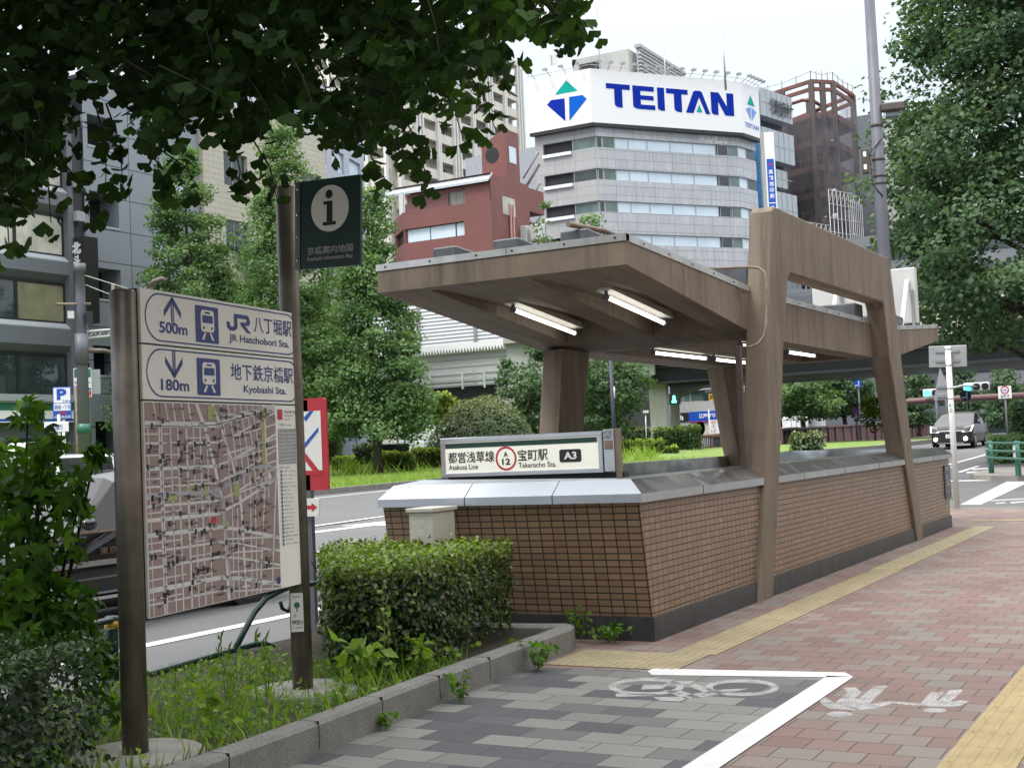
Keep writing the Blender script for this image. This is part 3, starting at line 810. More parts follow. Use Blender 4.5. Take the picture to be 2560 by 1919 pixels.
plate = shapes('exit_plate', SF, [rrect(1.085, .09, 1.275, .19, .018)], M['black'], panel, -.0015)
text('exit_lettering', SF, [('A3', 1.125, .112, 1.235, .17, .03)], M['white_panel'], plate, .0)
sb = MB().box((-4.255, 9.095, 1.19), (-4.165, 9.22, 1.515)).build('side_box', M['steel_flat'], ss, bevel=.003)
shapes('sticker', Frame((-4.255, 9.094, 1.19), (1, 0, 0), (0, 0, 1), (0, -1, 0)), [[(.01, .17), (.08, .17), (.08, .24), (.01, .24)]], M['rust'], sb, .001)
text('scrawl', Frame((-4.255, 9.094, 1.19), (1, 0, 0), (0, 0, 1), (0, -1, 0)), [('XOTBC', .008, .285, .082, .315), ('ABEC', .01, .25, .08, .28)], M['black'], sb, .001)
MB().box((-4.16, 9.1, 1.08), (-4.115, 9.13, 1.52)).build('end_post', M['concrete'], ss)

# utility cabinet at the wall
cb = thing('utility_cabinet', 'pale grey steel cabinet with worn stickers standing at the tiled wall behind the hedge', 'cabinet', (-5.18, 8.15, .08))
MB().box((-5.335, 8.0, .08), (-5.125, 8.3, .965)).build('body', M['cream'], cb, bevel=.006)
MB().box((-5.35, 7.98, .9655), (-5.11, 8.32, .995)).build('lid', M['cream'], cb, bevel=.004)
CF = Frame((-5.335, 7.999, .08), (1, 0, 0), (0, 0, 1), (0, -1, 0))
text('sticker', CF, [('FARLOPA', .03, .79, .14, .83, .01), ('OPA', .08, .72, .14, .76, .01), ('ZAEI', .15, .71, .2, .78)], M['white_panel'], cb, .002)
text('scrawl', CF, [('ECFH', .07, .5, .18, .6)], M['concrete'], cb, .002)
MB().ball((-5.27, 7.992, .675), .018, 10).build('lock', M['chrome'], cb)

# ------------------------------------------------------------------ information sign in the bed
p0 = Vector((-4.34, 4.27, .10)); p1 = Vector((-4.59, 5.77, .10))
u_ = (p1 - p0); u_.z = 0; u_.normalize()
nrm = Vector((u_.y, -u_.x, 0))
inf = thing('information_sign', 'steel post sign with two station direction panels, a street map and a green flag', 'sign', p0)
MB().lathe((p0.x, p0.y, 0), [(.0575, .1), (.0575, 2.175), (.05, 2.185)], 24).build('post', M['post'], inf)
po = MB().lathe((p1.x, p1.y, 0), [(.0575, .1), (.0575, 2.915), (.05, 2.925)], 24).build('post', M['post'], inf)
for q in (p0, p1):
    MB().lathe((q.x, q.y, 0), [(.3, .05), (.3, .125), (.285, .135)], 32).build('footing', M['concrete_grey'], inf)
BF = Frame(p0 + u_ * .065 + nrm * .03 + Vector((0, 0, .0)), u_, (0, 0, 1), nrm)   # u from post, v = height - .1
BF = Frame(BF.O - Vector((0, 0, .10)), u_, (0, 0, 1), nrm)
BW = 1.50
MB().fbox(BF, .0, .70, -.045, BW, 2.2, -.012).build('backing', M['black'], inf)
def dirpanel(v0, v1, dist, up, jp, en, jr):
    pn = MB().fbox(BF, .015, v0, -.0115, BW - .005, v1, .006).build('direction_panel', M['white_panel'], inf, bevel=.002)
    H = v1 - v0
    o = rrect(.045, v0 + .012, BW - .03, v1 - .012, H * .46, 10); i_ = rrect(.052, v0 + .019, BW - .037, v1 - .019, H * .445, 10)
    shapes('border_line', BF, ringpolys(o, i_), M['blue'], pn, .0075)
    c = .265
    ar = [[(c - .012, .1), (c - .003, .1), (c - .003, .235), (c - .012, .225)], [(c + .003, .1), (c + .012, .1), (c + .012, .225), (c + .003, .235)],
          [(c - .0015, .236), (c - .07, .165), (c - .07, .132), (c - .0015, .205)], [(c + .0015, .236), (c + .07, .165), (c + .07, .132), (c + .0015, .205)]]
    if not up: ar = [[(a, .34 - b) for a, b in p] for p in ar]
    shapes('arrow', BF, [[(a, v0 + b * H / .255) for a, b in p] for p in ar], M['blue'], pn, .0075)
    k = H / .255
    shapes('train_symbol', BF, [rrect(.455, v0 + .03 * k, .66, v0 + .215 * k, .008)], M['blue'], pn, .0075)
    tr = [rrect(.5, v0 + .085 * k, .618, v0 + .195 * k, .02)]
    shapes('train_symbol', BF, tr + [[(.505, v0 + .045 * k), (.525, v0 + .045 * k), (.545, v0 + .08 * k), (.53, v0 + .08 * k)], [(.615, v0 + .045 * k), (.595, v0 + .045 * k), (.575, v0 + .08 * k), (.59, v0 + .08 * k)]], M['white_panel'], pn, .009)
    shapes('train_window', BF, [rrect(.513, v0 + .13 * k, .605, v0 + .168 * k, .004), rrect(.535, v0 + .177 * k, .583, v0 + .186 * k, .002), disc(.523, v0 + .105 * k, .008, 10), disc(.595, v0 + .105 * k, .008, 10)], M['blue'], pn, .0105)
    items = [(dist, .155, v0 + (.055 if up else .045) * k, .385, v0 + (.11 if up else .1) * k, .026)]
    items += [(jp, 1.0 if jr else .76, v0 + .115 * k, 1.4, v0 + .205 * k, .010), (en, .755 if jr else .88, v0 + .042 * k, 1.37 if jr else 1.32, v0 + .092 * k, .018)]
    text('lettering', BF, items, M['blue'], pn, .0075)
    if jr:
        J = [[(.735, v0 + .155 * k), (.765, v0 + .155 * k), (.77, v0 + .135 * k), (.79, v0 + .128 * k), (.795, v0 + .108 * k), (.765, v0 + .108 * k), (.742, v0 + .122 * k)],
             [(.79, v0 + .108 * k), (.82, v0 + .113 * k), (.84, v0 + .13 * k), (.84, v0 + .2 * k), (.808, v0 + .2 * k), (.808, v0 + .14 * k), (.79, v0 + .128 * k)],
             [(.84, v0 + .2 * k), (.84, v0 + .178 * k), (.93, v0 + .178 * k), (.955, v0 + .19 * k), (.94, v0 + .2 * k)], [(.93, v0 + .178 * k), (.925, v0 + .16 * k), (.95, v0 + .145 * k), (.965, v0 + .165 * k), (.955, v0 + .19 * k)],
             [(.87, v0 + .16 * k), (.87, v0 + .142 * k), (.95, v0 + .145 * k), (.925, v0 + .16 * k)], [(.87, v0 + .142 * k), (.935, v0 + .105 * k), (.97, v0 + .105 * k), (.915, v0 + .143 * k)]]
        shapes('operator_logo', BF, J, M['blue'], pn, .0075)
dirpanel(1.953, 2.203, '500m', True, '八丁堀駅', 'JR Hatchobori Sta.', True)
dirpanel(1.695, 1.945, '180m', False, '地下鉄京橋駅', 'Kyobashi Sta.', False)
mp = MB().fbox(BF, .015, .708, -.0115, BW - .005, 1.687, .006).build('map_panel', M['white_panel'], inf, bevel=.002)
def street_map():
    X0, X1, Y0, Y1 = .02, 1.19, .713, 1.682
    blk = plain('map_block', (.255, .185, .175), .45, var=.06, scale=30)
    rd = plain('map_road', (.56, .56, .55), .45, var=.03); gr = plain('map_park', (.30, .32, .12), .45); gy = plain('map_expressway', (.33, .32, .36), .45)
    shapes('map_blocks', BF, [[(X0, Y0), (X1, Y0), (X1, Y1), (X0, Y1)]], blk, mp, .0072)
    W_, H_ = X1 - X0, Y1 - Y0
    Q = lambda a, b: (X0 + W_ * min(1, max(0, a)), Y1 - H_ * min(1, max(0, b)))
    def rdl(pts, w):
        out = []
        for (a, b) in zip(pts[:-1], pts[1:]):
            p, q = Vector(Q(*a)), Vector(Q(*b)); d = (q - p)
            if d.length < 1e-4: continue
            n = Vector((-d.y, d.x)).normalized() * w / 2
            out.append([p + n, q + n, q - n, p - n])
        return [[tuple(v) for v in p] for p in out]
    P_ = []
    for b, w in ((.105, .028), (.195, .01), (.315, .016), (.40, .009), (.49, .012), (.555, .018), (.625, .02), (.70, .01), (.775, .012), (.88, .022), (.945, .008)):
        P_ += rdl([(0, b - .002), (.30, b), (.52, b - .0 if b > .35 else b - .0)], w)
        s = .1 if b > .6 else -.16
        P_ += rdl([(.5, b), (.66, b + s * .25), (1, b + s)], w * .85)
    for a, w in ((.10, .03), (.02, .006), (.17, .008), (.22, .01), (.28, .014), (.33, .008), (.38, .01), (.43, .008)):
        P_ += rdl([(a, .105), (a + .004, 1)], w); 
    for a, w in ((.06, .008), (.14, .008), (.19, .01), (.25, .008), (.3, .014)): P_ += rdl([(a, 0), (a + .02, .105)], w)
    P_ += rdl([(.36, 0), (.42, .13), (.47, .28), (.54, .5), (.56, 1)], .024)
    P_ += rdl([(.48, 0), (.54, .12), (.62, .3), (.68, .5), (.70, 1)], .018)
    for a in (.58, .64, .69, .74, .79, .84, .89): P_ += rdl([(a - .04, .0), (a, .2), (a + .03, .5)], .009); 
    P_ += rdl([(.9, 0), (.9, .33), (.94, .4)], .03) + rdl([(.9, .35), (.84, .8), (.82, 1)], .012) + rdl([(1, .3), (.97, .55), (.92, 1)], .012)
    for a in (.61, .65, .76, .8): P_ += rdl([(a, .5), (a - .01, 1)], .008)
    for b in (.03, .07, .15, .23, .27, .35, .45, .66, .73, .83, .91): P_ += rdl([(.55, b + .03), (1, b - .05 if b < .5 else b + .06)], .008)
    for b in (.15, .25, .36, .45, .52, .66, .73, .83, .92): P_ += rdl([(.0, b), (.17 + .1 * (b * 7 % 1), b)], .006) + rdl([(.28, b + .02), (.43, b + .02)], .005)
    shapes('map_roads', BF, P_, rd, mp, .0078)
    shapes('map_expressway', BF, rdl([(0, .435), (.3, .44), (.46, .445), (.6, .41), (.78, .345), (.9, .32), (1, .36)], .022) + rdl([(.46, .445), (.54, .5), (.56, .8), (.6, 1)], .02), gy, mp, .0083)
    gp = []
    for a, b, w, h in ((.44, .01, .06, .07), (.87, .02, .03, .3), (.13, .44, .07, .03), (.28, .41, .05, .02), (.40, .4, .02, .06), (.62, .41, .05, .07), (.55, .6, .03, .03), (.76, .33, .02, .05)):
        gp.append([Q(a, b), Q(a + w, b), Q(a + w, b + h), Q(a, b + h)])
    shapes('map_parks', BF, gp, gr, mp, .0088)
    rn = random.Random(3)
    its = []; sq = []
    for k in range(300):
        a, b = rn.uniform(.02, .93), rn.uniform(.03, .97)
        p = Q(a, b); s = rn.choice(['京橋', '銀座', '宝町', '日本橋', '八重洲', '新川', '区役所', '小学校', '八丁堀'])
        its.append((s, p[0], p[1], p[0] + len(s) * .0165, p[1] + .0105, .01))
        if k % 3 == 0: sq.append([(p[0] - .027, p[1] - .006), (p[0] - .008, p[1] - .006), (p[0] - .008, p[1] + .018), (p[0] - .027, p[1] + .018)])
    text('map_lettering', BF, its, M['black'], mp, .0094)
    shapes('map_symbols', BF, sq + rdl([(0, .11), (.3, .115), (.5, .105), (.9, .03), (1, .08)], .003) + rdl([(.1, 0), (.105, 1)], .003) + rdl([(.56, .02), (.5, .3), (.54, .5)], .003), M['black'], mp, .0091)
    red = [rrect(1.215, 1.61, 1.265, 1.665, .002), [Q(.435, .575), Q(.48, .575), Q(.48, .6), Q(.435, .6)]]
    shapes('map_red_label', BF, red, M['red'], mp, .0094)
    shapes('overview_map', BF, [[(1.215, 1.37), (1.46, 1.37), (1.46, 1.56), (1.215, 1.56)]], plain('overview_map_grey', (.27, .26, .27), .45, var=.25, scale=45), mp, .0078)
    ov = []
    for k in range(9): ov.append([(1.217, 1.375 + k * .02), (1.458, 1.385 + k * .019), (1.458, 1.388 + k * .019), (1.217, 1.378 + k * .02)]); ov.append([(1.22 + k * .026, 1.372), (1.223 + k * .026, 1.372), (1.229 + k * .026, 1.558), (1.226 + k * .026, 1.558)])
    shapes('map_roads', BF, ov, rd, mp, .0083)
    its = [('中央区京橋3丁目8番', 1.285, 1.645, 1.425, 1.66), ('3-8, Kyobashi,', 1.285, 1.625, 1.38, 1.637), ('Chuo City', 1.285, 1.605, 1.35, 1.617), ('広域図 / Area Map', 1.225, 1.575, 1.36, 1.588), ('凡例 / Legend', 1.225, 1.345, 1.33, 1.358)]
    lg = ['地下鉄 / Subway Line', '案内所 / Information', 'トイレ / Toilet', '交番 / Police Box', '郵便局 / Post Office', '銀行 / Bank', 'ホテル / Hotel', '病院 / Hospital', '学校 / School', '公園 / Park', '駐車場 / Parking', 'バス停 / Bus Stop', '神社 / Shrine', '寺院 / Temple', '美術館 / Museum', '図書館 / Library', '劇場 / Theater', '消防署 / Fire Station', '橋 / Bridge', 'エレベーター / Elevator']
    sq = []
    for k, s in enumerate(lg):
        y = 1.325 - k * .0205
        its.append((s, 1.255, y, 1.255 + .0078 * len(s), y + .0095)); sq.append(rrect(1.225, y - .002, 1.24, y + .012, .003, 2))
    text('legend_lettering', BF, its, M['black'], mp, .0078)
    shapes('legend_symbols', BF, sq + [disc(1.165, .755, .02, 16)], M['blue'], mp, .0096)
street_map()
# flag panel with the i
FF, fw, fh = corners(onY(652, 393, 5.70), onY(781, 377, 5.70), onY(652, 583, 5.70))
fl_ = MB().fbox(FF, 0, 0, -.012, fw, fh, .012).build('flag_panel', M['green_sign'], inf, bevel=.003)
shapes('white_disc', FF, [disc(fw * .5, fh * .66, fw * .315, 40)], M['white_panel'], fl_, .0135)
ci = (fw * .49, fh * .66)
shapes('information_symbol', FF, [disc(ci[0], ci[1] + .077, .024, 20), [(ci[0] - .038, ci[1] + .04), (ci[0] + .022, ci[1] + .04), (ci[0] + .022, ci[1] - .072), (ci[0] - .016, ci[1] - .072), (ci[0] - .016, ci[1] + .022), (ci[0] - .038, ci[1] + .022)], [(ci[0] - .042, ci[1] - .092), (ci[0] + .045, ci[1] - .092), (ci[0] + .045, ci[1] - .0725), (ci[0] - .042, ci[1] - .0725)]], M['black'], fl_, .015)
text('lettering', FF, [('京橋案内地図', fw * .12, fh * .155, fw * .88, fh * .245, .01), ('Kyobashi Information Map', fw * .12, fh * .075, fw * .88, fh * .135, .014)], plain('sign_grey_print', (.4, .41, .4), .5), fl_, .0135)
MB().fbox(FF, -.035, 0.0, -.02, -.001, fh, .016).build('bracket', M['post'], inf)
mb = MB()
for v in (.05, .18, .3, .44): mb.ball(FF.P(-.018, v, .018), .007, 8)
mb.build('bolt', M['chrome'], inf)
SB = Frame((p1.x - .01, p1.y - .0585, 0), (1, 0, 0), (0, 0, 1), (0, -1, 0))
stn = Vector((.45, -.89, 0)).normalized()
SB = Frame(Vector((p1.x, p1.y, 0)) + stn * .0585 - Vector((.89, .45, 0)) * .035, (.89, .45, 0), (0, 0, 1), stn)
st = MB().fbox(SB, -.005, .45, -.006, .062, .66, .002).build('number_plate', M['white_panel'], inf)
text('lettering', SB, [('9051', .0, .49, .058, .513, .02), ('東京都', .01, .635, .048, .645), ('第一建設事務所', .002, .468, .056, .477), ('35', .008, .53, .025, .545)], M['black'], st, .003)
shapes('leaf_emblem', SB, [disc(.03, .595, .017, 14), [(.026, .56), (.034, .56), (.031, .59), (.029, .59)]], M['rail_green'], st, .003)

# ------------------------------------------------------------------ leaves
TEMPL = {
    'quad': ([(0, 0, 0), (.42, .5, .06), (0, 1, 0), (-.42, .5, .06)], [(0, 1, 2, 3)]),
    'oval': ([(0, 0, 0), (.3, .45, .08), (0, 1, -.04), (-.3, .45, .08), (0, .5, 0)], [(0, 1, 2, 4), (0, 4, 2, 3)]),
    'fan': ([(0, 0, 0), (-.74, .5, .16), (-.56, .84, .1), (-.2, .98, .02), (0, .74, 0), (.2, .98, .02), (.56, .84, .1), (.74, .5, .16)], [(0, 3, 2, 1), (0, 5, 4, 3), (0, 7, 6, 5)]),
    'lobed': ([(0, 0, 0), (.28, .42, .03), (0, 1.1, -.1), (-.28, .42, .03), (.62, .12, .05), (.82, .72, -.05), (-.62, .12, .05), (-.82, .72, -.05)], [(0, 1, 2, 3), (0, 4, 5, 1), (0, 3, 7, 6)]),
    'blade': ([(-.035, 0, 0), (.035, 0, 0), (.028, .5, .05), (-.028, .5, .05), (.004, 1, .3), (-.004, 1, .3)], [(0, 1, 2, 3), (3, 2, 4, 5)]),
}
def unit(a): return a / np.maximum(np.linalg.norm(a, axis=1, keepdims=True), 1e-9)
def leaves(name, pos, size, tint, mat, parent=None, shape='quad', normal=None, hang=None, spread=0.8, rng=RNG, smooth=False):
    """pos (N,3) world, normal bias (3,) or (N,3), hang = preferred tip direction; ONE mesh"""
    pos = np.asarray(pos, float); N = len(pos)
    size = np.broadcast_to(np.asarray(size, float), (N,)); tint = np.broadcast_to(np.asarray(tint, float), (N,))
    nb = np.zeros((N, 3)) if normal is None else np.broadcast_to(np.asarray(normal, float), (N, 3))
    n = unit(nb + spread * rng.normal(size=(N, 3)))
    h = rng.normal(size=(N, 3)) if hang is None else np.broadcast_to(np.asarray(hang, float), (N, 3)) + .45 * rng.normal(size=(N, 3))
    ty = unit(h - n * (h * n).sum(1, keepdims=True)); tx = np.cross(ty, n)
    tv, tf = TEMPL[shape]; tv = np.array(tv); K = len(tv)
    off = np.array(woff(parent)) if parent is not None else np.zeros(3)
    P = (pos - off)[:, None, :] + size[:, None, None] * (tv[None, :, 0, None] * tx[:, None, :] + tv[None, :, 1, None] * ty[:, None, :] + tv[None, :, 2, None] * n[:, None, :])
    F = (np.arange(N)[:, None, None] * K + np.array(tf)[None, :, :]).reshape(-1, 4)
    me = bpy.data.meshes.new(name)
    me.vertices.add(N * K); me.vertices.foreach_set('co', P.reshape(-1).astype(np.float32))
    me.loops.add(F.size); me.loops.foreach_set('vertex_index', F.reshape(-1).astype(np.int32))
    me.polygons.add(len(F)); me.polygons.foreach_set('loop_start', np.arange(0, F.size, 4, dtype=np.int32))
    me.update(calc_edges=True)
    at_ = me.attributes.new('tint', 'FLOAT', 'POINT')
    at_.data.foreach_set('value', np.repeat(tint, K).astype(np.float32))
    me.materials.append(mat)
    return add_obj(name, me, parent)

def blob(center, rad, n, rng=RNG, shell=.55):
    d = unit(rng.normal(size=(n, 3))); r = rng.uniform(shell ** 3, 1, n) ** (1 / 3)
    return np.asarray(center) + d * r[:, None] * np.asarray(rad), d

def tree(name, label, cat, base, height, env, n_cl, per, cl_r, leaf, mat, trunk_r=.18, clear=2.0, group=None, bark='bark', rng=None, flat=.55, limbs=14, tint=(0.0, 1.0), lean=(0, 0), shell=.45):
    """env(h01) -> crown radius; foliage = leaf clumps on limbs through the crown's volume"""
    rng = rng or np.random.default_rng(abs(hash(label)) % 1000 if False else len(label) * 7 + int(abs(base[0] * 13 + base[1] * 7)))
    t = thing(name, label, cat, base, group)
    base = np.array(base, float)
    cl = []; tries = 0
    while len(cl) < n_cl and tries < n_cl * 40:
        tries += 1
        f = rng.uniform(0, 1); r = env(f)
        if rng.uniform() > r / max(env(q) for q in (.1, .25, .4, .6)): continue
        a = rng.uniform(0, 2 * math.pi); q = rng.uniform(shell, 1) ** .6 * r * (1 + .22 * math.sin(3 * a + 9 * f) + .12 * math.sin(5 * a - 17 * f))
        z = clear + f * (height - clear)
        cl.append((q * math.cos(a) + lean[0] * f, q * math.sin(a) + lean[1] * f, z - .12 * q))
    cl = np.array(cl) + base
    sc = rng.uniform(.6, 1.35, len(cl)) * cl_r
    pts = []; nr = []; tn = []
    for c, s in zip(cl, sc):
        d = unit(rng.normal(size=(per, 3))); r = rng.uniform(.1, 1, per) ** .5
        pts.append(c + d * (r * s)[:, None] * np.array([1, 1, flat])); o = c - base; o[2] = 0
        nr.append(np.tile(np.array([0, 0, .9]) + .5 * o / (np.linalg.norm(o) + .1), (per, 1)))
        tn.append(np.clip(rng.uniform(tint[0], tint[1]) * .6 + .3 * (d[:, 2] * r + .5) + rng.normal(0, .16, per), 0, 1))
    pts = np.concatenate(pts); nr = np.concatenate(nr); tn = np.concatenate(tn)
    leaves('crown', pts, leaf * rng.uniform(.7, 1.3, len(pts)), tn, mat, t, 'quad', nr, None, .75, rng)
    mb = MB()
    top = Vector((base[0] + lean[0], base[1] + lean[1], base[2] + height * .93))
    b = Vector(base)
    path = [b + (top - b) * f + Vector((math.sin(f * 9) * .06, math.cos(f * 7) * .06, 0)) for f in (0, .06, .2, .4, .6, .8, 1)]
    mb.tube(path, [trunk_r * q for q in (1.35, 1.05, .95, .75, .5, .28, .08)], 9)
    for i in rng.choice(len(cl), min(limbs, len(cl)), replace=False):
        e = Vector(cl[i]); f = min(.9, max(.15, (e.z - b.z) / height - .08)); s = b + (top - b) * f
        mb.tube([s, s.lerp(e, .5) + Vector((0, 0, .15)), e], [trunk_r * .35 * (1.1 - f), trunk_r * .2, .012], 6)
    mb.build('trunk', M[bark], t, recalc=False)
    return t

# ---- the street tree overhead: trunk stands outside the picture, its low branches hang into it
gk = thing('ginkgo_tree', 'dark low-hanging ginkgo branches of the street tree overhead, fan-shaped leaves against the sky', 'tree', (-5.3, 1.2, .08))
LOW = [(-400, 540), (-60, 500), (0, 470), (40, 430), (70, 400), (110, 370), (125, 290), (155, 255), (168, 160), (190, 125), (228, 150), (250, 205), (288, 225), (300, 290), (345, 325), (385, 335), (420, 300), (455, 270), (500, 310), (522, 345), (560, 300), (600, 262), (640, 295), (700, 300), (735, 335), (780, 320), (830, 345), (868, 330), (880, 270), (905, 225), (950, 225), (1005, 240), (1050, 228), (1080, 190), (1086, 120), (1110, 85), (1150, 60), (1200, 82), (1235, 90), (1262, 70), (1275, 0)]
lx = np.array([p[0] for p in LOW]); ly = np.array([p[1] for p in LOW])
o_ = np.argsort(lx); lx, ly = lx[o_], ly[o_]
rng = np.random.default_rng(5)
lp = []; lt = []; ln_ = []; tw = MB()
GAPS = [(700, 120, 30, 60), (735, 165, 26, 30), (70, 238, 24, 18), (620, 215, 16, 14), (390, 190, 20, 10), (530, 300, 20, 16), (1010, 60, 12, 26), (925, 135, 14, 14), (580, 300, 20, 14), (745, 230, 18, 24)]
nclus = 0
for k in range(24000):
    x = rng.uniform(-420, 1275); y = rng.uniform(-320, 540)
    lim = np.interp(x, lx, ly)
    if y > lim: continue
    dens_ = min(1.0, .10 + (lim - y) / 110)
    if x > 1090: dens_ *= .62
    if x > 1000 and y < 60: dens_ *= .8
    if rng.uniform() > dens_: continue
    if any(abs(x - g[0]) < g[2] and abs(y - g[1]) < g[3] for g in GAPS) and rng.uniform() < .93: continue
    t = rng.uniform(4.9, 8.2)
    c = at(x, y, t)
    nclus += 1
    if nclus > 3700: break
    m = rng.integers(4, 8)
    q = np.array(c) + rng.normal(size=(m, 3)) * np.array([.055, .055, .04])
    lp.append(q); lt.append(np.clip(rng.uniform(0, .35 + .9 * max(0, x - 600) / 600) + rng.normal(0, .1, m), 0, 1.3))  # tint lightens to one side, like light shining through the leaves
    if k % 3 == 0 and y > lim - 130:
        d = Vector((rng.normal(-.08, .07), rng.normal(-.04, .06), rng.uniform(.12, .25)))
        tw.tube([c, c + d * .5 + Vector((.01, 0, .0)), c + d], [.0022, .003, .004], 4, False)
# hanging end sprays at the lower edge
for (x, y, t, ln) in ((110, 480, 5.2, .35), (60, 470, 5.3, .3), (205, 480, 5.6, .28), (228, 400, 5.7, .35), (265, 400, 5.5, .35), (355, 430, 5.6, .3), (430, 410, 6.0, .2), (600, 440, 5.9, .3), (835, 415, 5.8, .35), (925, 405, 5.6, .4), (905, 360, 5.7, .25), (1000, 300, 5.6, .3), (1070, 280, 5.5, .3), (1180, 105, 5.4, .3), (1240, 115, 5.4, .3), (1255, 70, 5.4, .3), (510, 430, 6.2, .25), (20, 545, 5.0, .3), (1090, 180, 5.6, .3)):
    e = at(x, y, t)
    s = e + Vector((rng.normal(-.10, .08), rng.normal(-.05, .05), ln))
    mid = s.lerp(e, .55) + Vector((.03, 0, .015))
    tw.tube([s, mid, e], [.0045, .0035, .002], 5, False)
    for f in np.linspace(.15, 1, 6):
        p = s.lerp(mid, f * 2) if f < .5 else mid.lerp(e, f * 2 - 1)
        m = rng.integers(2, 4)
        lp.append(np.array(p) + rng.normal(size=(m, 3)) * .028); lt.append(np.clip(rng.uniform(.2, .9, m), 0, 1))
lp = np.concatenate(lp); lt = np.concatenate(lt)
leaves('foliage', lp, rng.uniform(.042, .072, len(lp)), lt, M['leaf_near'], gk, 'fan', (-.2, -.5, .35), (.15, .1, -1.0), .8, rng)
# upper crown above the picture: shades the bed and the sign
uc = rng.uniform((-9.0, -2.5, 4.8), (-2.0, 5.0, 8.5), (330, 3))
up = np.concatenate([c + rng.normal(size=(11, 3)) * .22 for c in uc])
leaves('upper_foliage', up, rng.uniform(.16, .26, len(up)), rng.uniform(0, .7, len(up)), M['leaf_near'], gk, 'fan', (0, 0, .6), None, .8, rng)
for e0, e1 in (((-5.2, 1.3, 3.2), at(300, 40, 6.0)), ((-5.2, 1.4, 3.4), at(760, 30, 6.2)), ((-5.0, 1.5, 3.6), at(1120, -40, 5.9)), ((-5.3, 1.2, 3.0), at(60, 180, 5.4))):
    e0 = Vector(e0); mid = e0.lerp(e1, .5) + Vector((0, 0, .25))
    MB().tube([e0, mid, e1], [.05, .028, .01], 7, False).build('branch', M['bark_dark'], gk, recalc=False)
tw.tube([at(860, 230, 5.9), at(800, 120, 6.0), at(760, 30, 6.2)], [.004, .008, .01], 5, False)
tw.tube([at(1050, 170, 5.8), at(1080, 60, 5.9), at(1120, -40, 5.9)], [.004, .008, .01], 5, False)
tw.tube([at(1250, 60, 5.5), at(1200, 0, 5.6), at(1120, -40, 5.9)], [.004, .008, .01], 5, False)
tw.build('twigs', M['bark_dark'], gk, recalc=False)
MB().tube([(-5.3, 1.2, 0), (-5.28, 1.22, 1.5), (-5.2, 1.3, 3.3), (-5.1, 1.3, 6.5)], [.24, .19, .17, .08], 12).build('trunk', M['bark'], gk)

# ---- hedges and shrubs in the bed
def hedge(name, label, poly, z0, z1, n, leaf, mat, cat='hedge', top_tint=.75, side_tint=.14, rough=.05, stems=18, shape='oval', rng=RNG, group=None):  # lighter tops and darker depths put light and shade into the leaf tint
    P = [Vector(p) for p in poly]; c = sum(P, Vector((0, 0))) / len(P)
    t = thing(name, label, cat, (c.x, c.y, z0), group)
    pts = []; nr = []; tn = []
    area = 0
    tri = [(c, P[i], P[(i + 1) % len(P)]) for i in range(len(P))]
    ar = np.array([abs((b - a).x * (d - a).y - (b - a).y * (d - a).x) / 2 for a, b, d in tri])
    lens = np.array([(P[(i + 1) % len(P)] - P[i]).length for i in range(len(P))]); sa = lens * (z1 - z0)
    wt = np.concatenate([ar, sa]); wt = wt / wt.sum()
    cnt = np.maximum(1, (wt * n).astype(int))
    bump_ = lambda x, y: rough * (math.sin(x * 9.1 + y * 3.3) + math.sin(y * 11 - x * 4.2)) * .5
    for (a, b, d), k in zip(tri, cnt[:len(P)]):
        u, v = rng.uniform(size=k), rng.uniform(size=k); s = u + v > 1; u[s] = 1 - u[s]; v[s] = 1 - v[s]
        for i in range(k):
            q = a + (b - a) * u[i] + (d - a) * v[i]; dep = abs(rng.normal(0, .03))
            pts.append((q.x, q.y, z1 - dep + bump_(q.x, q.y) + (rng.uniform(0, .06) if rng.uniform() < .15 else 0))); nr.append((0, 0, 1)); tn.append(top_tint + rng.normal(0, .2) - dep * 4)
    for i, k in enumerate(cnt[len(P):]):
        a, b = P[i], P[(i + 1) % len(P)]; d = (b - a).normalized(); nm = Vector((d.y, -d.x))
        if (nm.dot(a - c)) < 0: nm = -nm
        for j in range(k):
            q = a.lerp(b, rng.uniform()); h = rng.uniform() ** .8; dep = abs(rng.normal(0, .06)) - .012
            z = z0 + .03 + h * (z1 - z0)
            if z - z0 < .16 and rng.uniform() < .6: continue
            w = bump_(q.x * 2 + z * 5, q.y * 2 - z * 6)
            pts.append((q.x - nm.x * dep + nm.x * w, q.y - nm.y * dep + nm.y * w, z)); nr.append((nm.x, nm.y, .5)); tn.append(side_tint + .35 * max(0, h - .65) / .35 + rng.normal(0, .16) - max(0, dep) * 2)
    leaves('foliage', np.array(pts), leaf * rng.uniform(.7, 1.25, len(pts)), np.clip(tn, 0, 1), mat, t, shape, np.array(nr) * 1.1, None, .6, rng)
    # inner twigs hide the way through
    mb = MB()
    for k in range(stems):
        i = rng.integers(len(P)); q = c.lerp(P[i].lerp(P[(i + 1) % len(P)], rng.uniform()), rng.uniform(.1, .92)); e = c.lerp(q, 1.0)
        mb.tube([(q.x, q.y, z0 - .02), (q.x + rng.normal(0, .05), q.y + rng.normal(0, .05), (z0 + z1) / 2), (q.x + rng.normal(0, .12), q.y + rng.normal(0, .12), z1 - .05)], [.011, .008, .003], 5, False)
    mb.build('stems', M['bark_dark'], t, recalc=False)
    # inner leaves at the darkest tint, standing for shade inside the hedge
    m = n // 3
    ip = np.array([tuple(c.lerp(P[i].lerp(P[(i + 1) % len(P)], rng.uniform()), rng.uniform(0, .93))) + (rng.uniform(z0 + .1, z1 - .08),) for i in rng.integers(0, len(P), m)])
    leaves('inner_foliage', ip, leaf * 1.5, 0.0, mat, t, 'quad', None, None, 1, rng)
    return t
